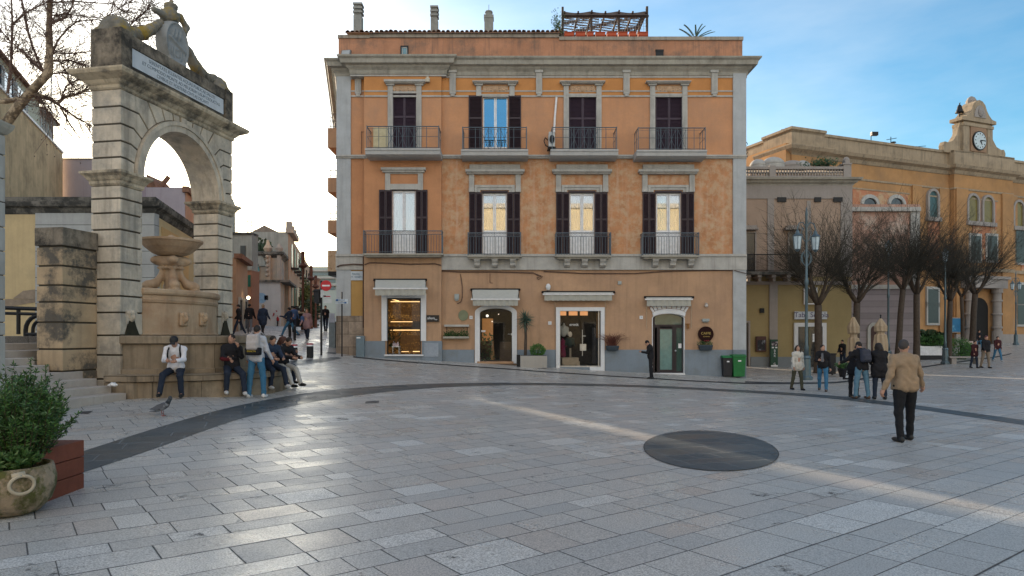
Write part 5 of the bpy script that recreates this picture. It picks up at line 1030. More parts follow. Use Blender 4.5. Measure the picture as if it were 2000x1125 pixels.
for s0 in (1.8, 3.6):
    mb = MB(); onW(mb, s0, s0+1.1, zw+.3, zw+1.25, -.35, -.30); w_ = mb.build('window', flat('house_window', (.25, .35, .4), .2, coat=1), th)
    for k in (s0-.42, s0+1.12): mb = MB(); onW(mb, k, k+.4, zw+.25, zw+1.3, -.35, -.27); mb.build('shutter', flat('blue_black_shutter', (.02, .035, .05), .5), w_)
mb = MB(); onW(mb, 7.45, Lw-.3, zw+.1, zw+1.35, -3, -.4); v_ = mb.build('glazed_veranda', flat('veranda_glass', (.42, .55, .55), .15, coat=1), th)
mb = MB()
for k in np.linspace(7.5, Lw-.35, 5): onW(mb, k, k+.09, zw+.1, zw+1.35, -.4, -.34)
onW(mb, 7.4, Lw-.1, zw+1.35, zw+1.42, -3, -.15); mb.build('veranda_frame', m_trim, v_)
mb = MB(); onW(mb, 7.4, Lw, zw+1.42, zw+1.52, -3, -.1); mb.build('veranda_roof', m_tile, v_)
mb = MB(); mb.tube([n_+dW*8.9+W_*-.2+Vector((0, 0, zw)), n_+dW*8.9+W_*-.2+Vector((0, 0, zw+4.2))], .03, 5); mb.build('mast', m_zinc, th)
# purple grey blocks
m_pur = mat('mauve_render', (.40, .36, .40), .9, .1, .8, streak=.4, stc=(.2, .17, .2))
pb = thing('mauve_block', 'plain mauve grey block between the ochre wall and the left leg of the arch', 'building', P(150, 400, 34))
mb = MB(); pbox(mb, 120, 185, 311, 400, 36, 42, base); mb.build('wall', m_pur, pb)
mb = MB(); pbox(mb, 119, 186, 308.5, 311, 35.95, 42, Z(311, 36)); mb.build('coping', m_trim, pb)
# mauve house seen through the arch with the orange side wall
ph = thing('mauve_and_orange_house', 'mauve house with pink side wall and green shutters seen through the arch', 'building', P(330, 420, 34))
Y3 = 34.4; p0 = Vector((X(361, Y3), Y3, 0)); p1 = p0+SD*7; zt3 = Z(366, Y3)
mb = MB(); mb.prism([(X(286, Y3), Y3), (p0.x, p0.y), (p1.x, p1.y), (X(286, Y3), p1.y)], base, zt3, 'xy'); mb.build('wall', m_pur, ph)
NS = Vector((SD.y, -SD.x, 0))
def onS(mb, o, s0, s1_, z0, z1, e0=.0, e1=.06):
    a_ = o+SD*s0; b_ = o+SD*s1_; mb.prism([((a_+NS*e1).x, (a_+NS*e1).y), ((b_+NS*e1).x, (b_+NS*e1).y), ((b_+NS*e0).x, (b_+NS*e0).y), ((a_+NS*e0).x, (a_+NS*e0).y)], z0, z1, 'xy')
mb = MB(); onS(mb, p0, .1, 6.9, base, zt3-.25); mb.build('side_wall', mat('pink_orange_plaster', (.46, .28, .19), .9, .12, 1), ph)
mb = MB(); onS(mb, p0, -.1, 7, zt3-.25, zt3+.05, -.1, .2); mb.build('eaves', m_tile, ph)
mb = MB(); mb.prism([(X(286, 37), Z(366, 37)), (X(286, 37), Z(340, 37)), (X(298, 37), Z(352, 37)), (X(305, 37), Z(366, 37))], 37, 39); mb.build('roof_gable', m_tile, ph); mb = MB(); mb.tube([P(313, 366, Y3+1), P(330, 345, Y3+1)], .12, 6); mb.build('leaning_flue', m_tile, ph)
m_gsh = flat('green_shutter', (.012, .12, .075), .5)
mb = MB(); onS(mb, c0, 7.35, 7.9, 3.3, 5.6, -.3, .25); mb.build('shutter', m_gsh, ph)
mb = MB(); onS(mb, p0, 1.2, 2.2, 3.2, 5.0, .06, .12); mb.build('shutter', m_gsh, ph)
# ---- street, left side
m_or = mat('terracotta_plaster', (.36, .175, .105), .9, .15, 1.2, streak=.3, stc=(.25, .13, .08)); m_orl = mat('light_terracotta_plaster', (.42, .28, .185), .9, .15, 1.2, streak=.3, stc=(.3, .2, .14))
oh = thing('low_terracotta_house', 'low terracotta shop house right behind the arch in the side street', 'building', P(480, 640, 42))
Y4 = 41.0; o0 = Vector((X(461, Y4), Y4, 0)); o1 = o0+SD*4.6; gz0 = 0.8
mb = MB(); mb.prism([(o0.x-5, Y4), (o0.x, Y4), (o1.x, o1.y), (o1.x-5, o1.y)], gz0, Z(503, Y4), 'xy'); mb.build('wall', m_orl, oh)
mb = MB(); onS(mb, o0, -.1, 4.7, Z(503, Y4)-.05, Z(497, Y4)+.05, -.1, .35); mb.build('eaves', m_tile, oh)
for s0 in (.9, 3.0):
    mb = MB(); onS(mb, o0, s0, s0+1.1, gz0, 4.0, .0, .04); d_ = mb.build('doorway', m_dark, oh)
    mb = MB(); onS(mb, o0, s0-.15, s0, gz0, 4.15, .0, .1); onS(mb, o0, s0+1.1, s0+1.25, gz0, 4.15, .0, .1); onS(mb, o0, s0, s0+1.1, 4.0, 4.15, .0, .1); mb.build('frame', m_trim, d_)
mb = MB(); mb.ball(tuple(o0+SD*2.5+NS*.35+Vector((0, 0, 4.2))), .11); mb.build('lit_lamp', flat('warm_bulb', (1, .8, .5), .4, emit=4, ecol=(1, .8, .5)), oh)
Y5 = 48.0; o2 = thing('terracotta_gable_house', 'terracotta house with turquoise window beside the old grey palace', 'building', P(497, 640, Y5))
mb = MB(); mb.box(X(483, Y5)-4, X(491, Y5), Y5, Y5+1.5, 1.2, Z(528, Y5)); mb.build('wall', m_or, o2)
mb = MB(); mb.box(X(483, Y5)-.2, X(491.5, Y5), Y5-.1, Y5+1.5, Z(528, Y5), Z(525.5, Y5)); mb.build('coping', m_trimd, o2)
mb = MB(); pbox(mb, 484, 489, 537, 560, Y5-.06, Y5); mb.build('shutter', m_gsh, o2)
m_tur = flat('turquoise_frame', (.06, .25, .27), .5)
# old palace
op = thing('old_grey_palace', 'old grey and ochre palace with twin pointed window and roof antennas in the street', 'building', P(530, 640, 60))
m_pal = mat('worn_palace_plaster', (.46, .35, .25), .95, .2, .8, col2=(.30, .28, .25), c2lo=.45, c2hi=.6, c2s=.5, streak=.5, stc=(.17, .15, .13)); m_palg = mat('grey_green_palace_stone', (.30, .31, .28), .95, .2, .8, streak=.6, stc=(.13, .13, .12), stain=.3)
Y6 = 58.0; q0 = Vector((X(547, Y6), Y6, 0)); q1 = q0+SD*18; zt6 = Z(497, Y6)
mb = MB(); mb.prism([(X(455, Y6), Y6), (q0.x, q0.y), (q1.x, q1.y), (X(455, Y6), q1.y)], 1.5, zt6, 'xy'); mb.build('wall', m_pal, op)
mb = MB(); mb.box(X(507, Y6), X(547.5, Y6), Y6-.15, Y6+.1, 1.5, Z(549, Y6)); mb.build('grey_ground_storey', mat('pale_grey_render', (.40, .41, .41), .9, .1, 1, streak=.3, stc=(.25, .25, .24)), op)
mb = MB(); mb.mould([(X(455, Y6), Y6), (q0.x, q0.y), (q1.x, q1.y), (X(455, Y6), q1.y)], [(.0, zt6-.3), (.1, zt6-.15), (.35, zt6), (.35, zt6+.2), (-.2, zt6+.3)]); mb.box(X(505, Y6), X(549, Y6), Y6-.35, Y6+.1, Z(551, Y6), Z(547, Y6)); onS(mb, q0, -.3, 7, Z(551, Y6), Z(547, Y6), .0, .8); mb.build('cornice', m_sooty, op)
Y7 = 62.0; r0 = Vector((X(563, Y7), Y7, 0)); r1 = r0+SD*38; zt7 = Z(453, Y7)
NX0, NX1 = -24.95, -23.75  # roof notch opened to let the sun streak through
mb = MB(); mb.prism([(NX1, Y7), (r0.x, r0.y), (r0.x+SD.x*6, Y7+6), (NX1-.529*6, Y7+6)], 2, zt7, 'xy'); mb.prism([(-28.5, Y7), (NX0, Y7), (NX0-.529*6, Y7+6), (-31.7, Y7+6)], 2, zt7+(0 if NX0 > -24.7 else .0), 'xy'); mb.prism([(-28.5, Y7), (X(455, Y7), Y7), (X(455, Y7)-1, Y7+3), (-31.7, Y7+6)], zt7, zt7+3, 'xy'); mb.build('upper_block', m_palg, op)  # hidden left pieces added to block the sun beside the notch
mb = MB(); mb.box(-60, -28.6, Y7-.5, Y7+8, 2, EYE+12.6); mb.build('sun_blocker', m_palg, op)  # unseen mass added to keep low sun off the square
mb = MB(); mb.prism([(NX1+.05, zt7), (NX1+.05, zt7+.1), (X(514, Y7), Z(439, Y7)), (X(543, Y7), zt7)], Y7+.3, Y7+.8); mb.build('gabled_roof', mat('grey_old_tile', (.20, .17, .14), .95, .3, 5), op)
mb = MB(); onS(mb, r0, -.3, 6, zt7-.1, zt7+.35, -.2, .5)
for s0 in (0, 2.6, 5): onS(mb, r0, s0, s0+.8, zt7+.3, zt7+.95, -.2, .3)
mb.build('parapet', m_pal, op)
mb = MB(); onS(mb, r0, .1, 37, 2, zt7-.2, .0, .08); mb.build('side_wall', m_orl, op)
for k, s0 in enumerate((2, 5.5, 9, 13, 17, 22)):
    for z0 in (4.6, 8.2):
        if k == 5 and z0 > 8: continue
        mb = MB(); onS(mb, r0, s0, s0+1.0, z0, z0+2.2, .08, .14); w_ = mb.build('window', m_gsh if k % 2 else flat('dusty_pane', (.10, .12, .13), .3), op)
        mb = MB(); onS(mb, r0, s0-.2, s0+1.2, z0-.2, z0-.05, .08, .8); 
        for j in range(9): 
            a_ = r0+SD*(s0-.15+j*.16)+NS*.75; mb.tube([a_+Vector((0, 0, z0-.1)), a_+Vector((0, 0, z0+.8))], .02, 3)
        mb.build('balcony', m_black, w_)
nh = thing('narrow_grey_house', 'narrow grey green house between the arch leg and the old palace', 'building', (-22, 51, 1.5))
mb = MB(); mb.box(-27, X(492, 50), 50, 51.2, 1, Z(458, 50)); mb.build('wall', m_palg, nh); mb = MB(); mb.box(-27, X(493, 50), 49.85, 51.2, Z(458, 50), Z(454, 50)); mb.build('coping', m_sooty, nh)
mb = MB(); mb.box(X(470, 50), X(480, 50), 49.93, 50, Z(500, 50), Z(480, 50)); mb.build('window', flat('dusty_pane2', (.05, .06, .06), .3), nh)
# twin pointed window
mb = MB(); cxw = X(497, Y6); pbox(mb, 482, 506, 520, 549, Y6-.12, Y6+.05)
mb.prism([(cxw+1.0*math.cos(math.pi*k/12), Z(520, Y6)+1.0*math.sin(math.pi*k/12)*1.15) for k in range(13)], Y6-.12, Y6+.05); w_ = mb.build('pointed_twin_window', m_palg, op)
mb = MB()
for c_ in (492, 501):
    x_ = X(c_, Y6); mb.prism([(x_-.22, Z(519, Y6)), (x_+.22, Z(519, Y6)), (x_+.2, Z(516, Y6)), (x_, Z(513, Y6)), (x_-.2, Z(516, Y6))], Y6-.2, Y6-.1)
mb.build('lancet', m_black, w_)
mb = MB(); pbox(mb, 489, 505, 521, 526, Y6-.25, Y6-.1); pbox(mb, 486, 506, 526, 529, Y6-.3, Y6-.1); mb.build('turquoise_blind', m_tur, w_)
mb = MB(); pbox(mb, 520, 528, 494, 548, Y6-.25, Y6+.1); pbox(mb, 541, 547.5, 492, 548, Y6-.2, Y6+.1)
for k in range(5): mb.ball((X(524, Y6), Y6-.3, Z(502+k*9, Y6)), .14)
mb.lathe([(.25, 0), (.4, .3), (.2, .6), (.1, 1.0)], (X(524, Y6), Y6-.1, zt6+.2), 8); mb.lathe([(.25, 0), (.35, .3), (.1, .7)], (X(546, Y6), Y6-.1, zt6+.2), 8); mb.build('carved_pilaster', m_pal, op)
seed(3); mb = MB()
for k in range(300):
    c_ = Vector((X(rnd(492, 512), Y6), Y6+rnd(.5, 2.5), zt6+.1+abs(random.gauss(0, .5)))); d_ = Vector((rnd(-.3, .3), rnd(-.3, .3), rnd(.1, .4))); s_ = d_.orthogonal().normalized()*.12; mb.add([c_, c_+d_*.5+s_, c_+d_, c_+d_*.5-s_], [(0, 1, 2, 3)])
tag(mb.build('roof_shrubs', flat('roof_shrub_leaf', (.05, .08, .04), .7), None), 'dark shrubs growing on the roof terrace of the old grey palace', 'shrubs')
ant_root = []
for i, (px, t) in enumerate(((463, 425), (484, 430), (491, 420), (498, 413), (510, 420))):
    an = thing('tv_antenna', ['leftmost tall aerial by the arch edge on the palace roof', 'low aerial second from left on the palace roof', 'short middle aerial on the palace roof', 'tallest aerial on the palace roof', 'rightmost aerial above the palace gable'][i], 'antenna', P(px, 452, Y7+3), group='antennas on the palace roof')
    Y = Y7+3; mb = MB(); mb.tube([P(px, 455, Y), P(px, t, Y)], .035, 4); mb.build('mast', m_trim, an)
    mb = MB(); z_ = Z(t+2, Y)
    for k in range(4): mb.tube([(X(px, Y)-.55+.08*k, Y, z_-.45*k), (X(px, Y)+.55-.08*k, Y, z_-.45*k)], .025, 3)
    mb.tube([(X(px, Y)-.4, Y-.5, z_-.6), (X(px, Y)+.3, Y+.6, z_-.6)], .025, 3); mb.build('arms', m_trim, an)
# far end of the street
fe = thing('far_pale_building', 'pale green flat roofed building closing the far end of the street', 'building', P(620, 640, 105))
Y8 = 105.0; mb = MB(); pbox(mb, 560, 690, 521, 660, Y8, Y8+10, 2); mb.build('wall', mat('pale_green_grey', (.40, .46, .42), .9, .08, .5), fe)
for k in range(3): mb = MB(); pbox(mb, 585, 660, 527+k*14, 530+k*14, Y8-.4, Y8, None); mb.build('floor_band', m_trim, fe); mb = MB(); pbox(mb, 596, 655, 532+k*14, 538+k*14, Y8-.1, Y8+.1); mb.build('window_strip', flat('far_window', (.16, .22, .23), .3), fe)
# sun shines through the notch cut in the palace; more roofs behind close the skyline
fe2 = thing('far_brown_house', 'small brown house far down the street below the palace eaves', 'building', P(597, 640, 92))
mb = MB(); pbox(mb, 560, 596, 540, 660, 92, 99, 2); mb.build('wall', m_or, fe2); mb = MB(); pbox(mb, 559, 597, 536, 540, 91.8, 99); mb.build('roof', m_tile, fe2)
for i, (px, t, Y) in enumerate(((591.5, 491, 46), (607.5, 519, 52), (616.5, 538, 60))):
    g_ = GZ(X(px, Y), Y); lp_ = thing('rusty_street_lamp', ['tallest rust brown street lamp at the mouth of the street', 'second rust brown street lamp further down the street', 'smallest rust brown street lamp furthest down the street'][i], 'street lamp', (X(px, Y), Y, g_), group='rusty lamps along the street')
    zt_ = Z(t, Y)-g_; m_rl = flat('rust_brown_paint', (.10, .045, .03), .6, .3)
    mb = MB(); mb.lathe([(.14, 0), (.12, .8), (.085, .9), (.075, zt_-1.1)], (0, 0, 0), 10); mb.build('post', m_rl, lp_, True)
    mb = MB(); mb.lathe([(.12, zt_-1.15), (.30, zt_-1.0), (.31, zt_-.96), (.15, zt_-.8)], (0, 0, 0), 14); mb.build('shade', m_rl, lp_, True)
    mb = MB(); mb.lathe([(.12, zt_-.8), (.15, zt_-.5), (.12, zt_-.2), (.15, zt_-.1), (.09, zt_)], (0, 0, 0), 10); mb.build('top_lantern', m_rl, lp_, True)
# street trees / palm greens at the end
seed(11)
def leafmass(name, label, cat, px, py, Y, r, n, m, sz=.25, sq=1.0):
    c = P(px, py, Y); mb = MB()
    for k in range(n):
        a = rnd(0, 6.28); e = rnd(-1, 1); rr = r*rnd(.3, 1)**.5*(.8+.3*math.sin(a*3)); p = c+Vector((rr*math.cos(a)*math.sqrt(1-e*e), rr*math.sin(a)*math.sqrt(1-e*e), rr*e*sq))
        d = Vector((rnd(-1, 1), rnd(-1, 1), rnd(-.5, 1))).normalized()*sz*rnd(.6, 1.3); s_ = d.orthogonal().normalized()*sz*.3; s_.rotate(Matrix.Rotation(rnd(0, 3), 3, d.normalized())); mb.add([p, p+d*.5+s_, p+d, p+d*.5-s_], [(0, 1, 2, 3)])
    return tag(mb.build(name, m, None), label, cat)
m_lf1 = flat('olive_leaf', (.09, .11, .03), .7); m_lf2 = flat('dark_green_leaf', (.035, .06, .03), .6)
def streettree(px, py, Y, r, sq, label, m):
    g_ = GZ(X(px, Y), Y); t = thing('street_tree', label, 'tree', (X(px, Y), Y, g_)); mb = MB(); mb.tube([(0, 0, 0), (.05, 0, 1.5), (0, 0, Z(py, Y)-g_)], [.14, .1, .06], 7); mb.build('trunk', m_bark, t, True)
    mb = MB(); c = Vector((0, 0, Z(py, Y)-g_))
    for k in range(900):
        v = Vector((random.gauss(0, 1), random.gauss(0, 1), random.gauss(0, 1))).normalized()*r*rnd(.4, 1)*(.8+.25*math.sin(k*.7)); v.z *= sq; d = Vector((rnd(-1, 1), rnd(-1, 1), rnd(-1, .6))).normalized()*.3; s_ = d.orthogonal().normalized()*.08; p = c+v; mb.add([p, p+d*.5+s_, p+d, p+d*.5-s_], [(0, 1, 2, 3)])
    mb.build('crown', m, t, True)
streettree(598, 578, 70, .75, 2.6, 'yellow green street tree between the rusty lamps', m_lf1); streettree(612, 606, 62, .8, 2.0, 'dark street tree beside the no entry sign', m_lf2)
# signs on the corner
def disc(mb, c, r, y0, y1, n=28): mb.prism([(c[0]+r*math.cos(2*math.pi*k/n), c[1]+r*math.sin(2*math.pi*k/n)) for k in range(n)], y0, y1)
g_ = G(627, 694); sn = thing('no_entry_sign', 'red no entry sign on a tall black pole at the street corner', 'traffic sign', g_); Y = g_.y
mb = MB(); mb.tube([(g_.x, Y+.05, g_.z), (g_.x, Y+.05, Z(548, Y))], .05, 8); mb.build('pole', m_black, sn)
cx_, cz_ = X(637, Y), Z(558, Y); mb = MB(); disc(mb, (cx_, cz_), .245, Y-.03, Y-.01); dd = mb.build('red_disc', flat('sign_red', (.45, .012, .02), .4), sn)
mb = MB(); mb.box(cx_-.17, cx_+.17, Y-.036, Y-.031, cz_-.035, cz_+.035); mb.build('white_bar', m_wframe, dd)
mb = MB(); mb.box(cx_-.25, cx_-.1, Y-.03, Y-.01, Z(581, Y), Z(566, Y)); mb.box(cx_-.12, cx_+.27, Y-.03, Y-.01, Z(592, Y), Z(584, Y)); mb.box(cx_-.12, cx_+.24, Y-.03, Y-.01, Z(582, Y), Z(576, Y)); mb.build('white_plates', flat('plate_white', (.45, .47, .47), .5), sn)
mb = MB(); mb.box(cx_-.08, cx_+.2, Y-.036, Y-.031, Z(580, Y), Z(578, Y)); mb.build('plate_marking', flat('plate_red_mark', (.35, .03, .04), .5), sn)
mb = MB(); mb.box(cx_-.1, cx_+.0, Y-.036, Y-.031, Z(579.5, Y), Z(577, Y)); mb.build('tow_marking', m_black, sn)
mb = MB(); mb.box(cx_-.55, cx_-.29, Y-.1, Y+.15, Z(592, Y), Z(565, Y)); mb.box(cx_-.53, cx_-.31, Y-.14, Y-.1, Z(570, Y), Z(567.5, Y)); mb.build('signal_box', m_black, sn, bevel=.02)
g_ = G(667.5, 697); g_.y = 31.9; Y = 31.9; gz_ = GZ(X(667.5, Y), Y); dsn = thing('direction_sign', 'thin post with two small blue and white direction plates before the corner', 'sign', (X(667.5, Y), Y, gz_))
mb = MB(); mb.tube([(X(667.5, Y), Y+.04, gz_), (X(667.5, Y), Y+.04, Z(570, Y))], .032, 8); mb.build('post', m_black, dsn)
for t_, u_ in ((584, 588.5), (589.2, 593.5)):
    mb = MB(); mb.box(X(655, Y), X(680, Y), Y-.03, Y, Z(u_, Y), Z(t_, Y)); pl = mb.build('plate', flat('plate_pale', (.50, .56, .60), .5), dsn, bevel=.004)
    mb = MB(); mb.box(X(656, Y), X(661, Y), Y-.034, Y-.031, Z(u_-.6, Y), Z(t_+.6, Y)) if t_ < 586 else mb.box(X(673, Y), X(677, Y), Y-.034, Y-.031, Z(u_-.6, Y), Z(t_+.6, Y)); mb.build('blue_mark', flat('sign_blue', (.02, .10, .28), .5), pl)
    text('plate_lettering', 'CENTRO' if t_ < 586 else 'DUOMO', .085, face_cam(X(667, Y), Y-.034, Z((t_+u_)/2, Y)), _mats['sign_blue'], pl).matrix_parent_inverse = Matrix()
Y = 32.6; cb_ = thing('street_cabinet', 'slim blue grey metal cabinet against the worn stone corner', 'cabinet', (X(703, Y), Y, GZ(X(703, Y), Y)))
mb = MB(); mb.box(X(695, Y), X(711, Y), Y, Y+.4, GZ(-7.2, Y)-.1, Z(656, Y)); mb.build('body', flat('cabinet_blue_grey', (.13, .18, .21), .5), cb_, bevel=.015); mb = MB(); mb.box(X(696.5, Y), X(704, Y), Y-.01, Y, Z(661, Y), Z(658.5, Y)); mb.build('label_plate', m_wframe, cb_)
Y = 35; cb2 = thing('street_cabinet', 'pale cabinet with poster in the side street past the corner', 'cabinet', (X(648, Y), Y, GZ(X(648, Y), Y))); mb = MB(); mb.box(X(642, Y), X(655, Y), Y, Y+.5, GZ(-9, Y)-.1, Z(628, Y)); mb.build('body', flat('cabinet_grey', (.16, .20, .22), .5), cb2, bevel=.015); mb = MB(); mb.box(X(643, Y), X(654, Y), Y-.02, Y, Z(630, Y), Z(612, Y)); mb.build('poster', flat('poster_pale', (.35, .38, .45), .5), cb2)
for i, (px, py) in enumerate(((605.5, 699), (574, 703), (575.5, 664.5), (566, 661))):
    g_ = G(px, py); b_ = thing('bollard', ['black bollard with red and white top nearest the no entry sign', 'black bollard with red top half hidden by the seated teenager', 'thin black bollard in front of the man in jeans', 'thin black bollard left of the man in jeans'][i], 'bollard', g_, group='bollards across the street mouth')
    r_, h_ = (.145, .62) if i < 2 else (.07, .75)
    mb = MB(); mb.lathe([(r_, 0), (r_, h_-.12)], (0, 0, 0), 16); mb.build('post', m_black, b_, True); mb = MB(); mb.lathe([(r_*1.02, h_-.12), (r_*1.02, h_-.06)], (0, 0, 0), 16); mb.build('white_band', m_wframe if i < 2 else m_black, b_, True); mb = MB(); mb.lathe([(r_, h_-.06), (r_*.98, h_), (.01, h_+.01)], (0, 0, 0), 16); mb.build('red_top', flat('bollard_red', (.30, .03, .04), .5) if i < 2 else m_black, b_, True)
def bin_(px, py, w, h, label, m, lid, Y=None, name='wheelie_bin'):
    g_ = G(px, py)
    if Y: g_ = Vector((X(px, Y), Y, GZ(X(px, Y), Y)))
    b = thing(name, label, 'bin', g_); mb = MB()
    mb.add([(-w*.42, -w*.42, .06), (w*.42, -w*.42, .06), (w*.42, w*.42, .06), (-w*.42, w*.42, .06), (-w/2, -w/2, h*.92), (w/2, -w/2, h*.92), (w/2, w/2, h*.92), (-w/2, w/2, h*.92)], [(3, 2, 1, 0), (4, 5, 6, 7), (0, 1, 5, 4), (1, 2, 6, 5), (2, 3, 7, 6), (3, 0, 4, 7)]); mb.build('body', m, b, True, bevel=.02)
    mb = MB(); mb.prism([(-w*.56, h*.9), (-w*.56, h*.94), (-w*.2, h*1.0), (w*.45, h*1.0), (w*.56, h*.94), (w*.56, h*.9)], -w*.53, w*.53, 'yz'); mb.build('lid', lid, b, True, bevel=.01)
    for s_ in (-1, 1): mb = MB(); mb.prism([(w*.38+.09*math.cos(k*.524), .09+.09*math.sin(k*.524)) for k in range(12)], s_*w*.42-.02, s_*w*.42+.02, 'yz'); mb.build('wheel', m_black, b, True)
    mb = MB(); mb.box(-w*.12, w*.12, -w*.51, -w*.49, h*.7, h*.76); mb.build('sticker', m_wframe, b, True); return b
m_gb = flat('bin_green', (.012, .14, .035), .45)
bin_(1440.5, 737.5, .62, 1.12, 'large green wheelie bin by the right corner of the orange building', m_gb, m_gb); b2 = bin_(1419, 736.5, .5, 1.04, 'black bin with green lid beside the large green bin', flat('bin_black', (.015, .016, .02), .5), flat('bin_lid_green', (.01, .16, .05), .45))
# building across the square, seen as a reflection in the window panes
cp = thing('cream_palace', 'cream palace across the square, showing only as a reflection in the window panes', 'building', (0, -26, 0))
m_crm = mat('cream_palace_plaster', (.50, .44, .31), .9, .1, .6, streak=.15, stc=(.4, .3, .2))
mb = MB(); mb.box(-9, 60, -40, -26, -1, 19); mb.build('wall', m_crm, cp)
mb = MB(); mb.box(-9.3, 60.3, -26.6, -25.6, 19, 19.6); mb.box(-9, 60, -26.15, -25.9, 5.0, 5.3); mb.box(-9, 60, -26.15, -25.9, 12.2, 12.5); mb.build('cornice', m_trim, cp)
mb = MB(); mbd = MB()
for k in range(16):
    x_ = -6+k*4.1
    for z_ in (6.8, 13.4): mb.box(x_-.75, x_+.75, -25.98, -25.9, z_-.15, z_+2.1); mbd.box(x_-.5, x_+.5, -25.91, -25.86, z_, z_+1.9)
    mb.box(x_-.9, x_+.9, -25.98, -25.9, 0, 3.6); mbd.box(x_-.7, x_+.7, -25.91, -25.86, 0, 3.4)
w_ = mb.build('window', m_wframe, cp); mbd.build('pane', flat('dull_pane', (.06, .08, .09), .2), w_)
# ---------------------------------------------------------------- right hand buildings
m_beige = mat('beige_pink_plaster', (.36, .27, .205), .9, .14, .8, streak=.25, stc=(.3, .22, .17)); m_gtr = mat('grey_pink_trim', (.31, .28, .255), .9, .12, 1.5, streak=.35, stc=(.2, .17, .15))
m_yw = mat('dull_yellow_plaster', (.33, .26, .13), .9, .12, .7, streak=.2, stc=(.25, .2, .1)); m_blgr = mat('slate_plinth', (.20, .22, .23), .85, .12, 1)
YE = 44.0; be = thing('balustrade_building', 'two storey building with roof balustrade and yellow ground floor behind the bare trees', 'building', (X(1560, YE), YE, GZ(X(1560, YE), YE)))
E0, E1 = 1452, 1664; zb = -1.2
def ebx(mb, a, b, t, u, Yf=YE, Yb=YE+.3, zlow=None): return mb.box(X(a, Yf), X(b, Yf), Yf, Yb, Z(u, Yf) if zlow is None else zlow, Z(t, Yf))
mb = MB(); ebx(mb, E0, E1, 360, 540, YE, YE+12); mb.build('upper_wall', m_beige, be)
mb = MB(); ebx(mb, E0, E1-1, 540, 700, YE+.05, YE+12, zb); mb.build('ground_wall', m_yw, be)
mb = MB(); ebx(mb, E0, E1+1, 361, 388, YE-.06); ebx(mb, 1499, 1512, 388, 540, YE-.06); ebx(mb, 1642, E1+1, 388, 540, YE-.06); ebx(mb, 1576, 1584, 392, 540, YE-.05)
ebx(mb, 1503, 1519, 552, 700, YE-.06, YE+.3, zb); mb.build('pilasters', m_gtr, be, bevel=.01)
mb = MB(); fp = [(X(E0, YE), YE), (X(E1, YE), YE), (X(E1, YE), YE+12), (X(E0, YE), YE+12)]
z = lambda py: Z(py, YE); mb.mould(fp, [(-.2, z(364)), (.05, z(363)), (.1, z(360)), (.25, z(357)), (.3, z(354)), (.45, z(353)), (.5, z(349)), (-.2, z(348))]); mb.build('cornice', m_trimd, be)
mb = MB(); ebx(mb, E0, E1-3, 343, 349, YE, YE+.35); ebx(mb, E0, E1-3, 325, 330, YE-.03, YE+.38); ebx(mb, 1503, 1515, 323, 349, YE-.05, YE+.42); ebx(mb, 1648, 1663, 321, 349, YE-.05, YE+.5); ebx(mb, 1646.5, 1664.5, 318, 321, YE-.1, YE+.55)
nb = []
for a, b in ((1455, 1503), (1515, 1648)):
    n = round((b-a)/5.6)
    for i in range(n+1):
        p = a+(b-a)*i/n; ebx(mb, p-1.1, p+1.1, 330, 343, YE+.04, YE+.28)
    ebx(mb, a, b, 335.5, 337.5, YE+.04, YE+.28)
bal_ = mb.build('balustrade', m_gtr, be, bevel=.006)
mb = MB(); ebx(mb, 1651, 1660, 312, 318, YE, YE+.4); mb.ball((X(1655.5, YE), YE+.2, Z(311, YE)), .2); mb.build('corner_urn', m_gtr, bal_)
for i, (a, b) in enumerate(((1518.5, 1536), (1591, 1604), (1628, 1646))):
    mb = MB(); ebx(mb, a, b, 385, 394, YE-.10, YE-.03); v_ = mb.build('vent', m_black, be)
def win(mbname, a, b, t, u, parent, m1, m2, Y=YE, fr=2.5):
    mb = MB(); ebx(mb, a-fr, b+fr, t-fr, t, Y-.12, Y+.02); ebx(mb, a-fr, a, t, u, Y-.12, Y+.02); ebx(mb, b, b+fr, t, u, Y-.12, Y+.02); ebx(mb, a-fr, b+fr, u, u+fr, Y-.14, Y+.02); w_ = mb.build(mbname, m1, parent)
    mb = MB(); ebx(mb, a, b, t, u, Y-.05, Y-.02); mb.build('pane', m2, w_); return w_
dk = flat('dark_pane', (.012, .016, .02), .25, coat=.5)
for a, b, t, u in ((1459, 1475, 455, 530), (1542, 1562, 455, 530)):
    w_ = win('balcony_door', a, b, t, u, be, m_gtr, dk)
    mb = MB(); ebx(mb, a-7, b+7, 444, 448, YE-.5, YE+.02); ebx(mb, a-4, b+4, 440, 444, YE-.3, YE+.02); mb.build('hood', m_gtr, w_)
mb = MB(); Yf = YE-1.2; ebx(mb, 1452, 1580, 530, 536, Yf, YE+.05); bl_ = mb.build('long_balcony', m_sooty, be)
mb = MB()
mb.tube([P(1452, 497, Yf), P(1580, 497, Yf)], .03, 4); mb.tube([P(1452, 528, Yf), P(1580, 528, Yf)], .02, 4)
for i in range(52): mb.tube([P(1452+i*2.5, 497, Yf), P(1452+i*2.5, 530, Yf)], .014, 3)
mb.tube([P(1580, 497, Yf), P(1580, 497, Yf)+Vector((0, 1.2, 0))], .03, 4); mb.build('railing', m_black, bl_)
mb = MB()
for c_ in (1463, 1484, 1512, 1541, 1568): ebx(mb, c_-4, c_+4, 536, 541, Yf+.1, YE); ebx(mb, c_-3, c_+3, 541, 549, Yf+.5, YE)
mb.build('corbels', m_gtr, bl_)
mb = MB(); ebx(mb, E0, E1, 549, 556, YE-.08, YE+.1); mb.build('storey_band', m_gtr, be)
for a, b in ((1466, 1548), (1616, 1663)): mb = MB(); mb.box(X(a, YE), X(b, YE), YE-.05, YE+.1, zb, Z(697, YE)); mb.build('plinth', m_blgr, be)
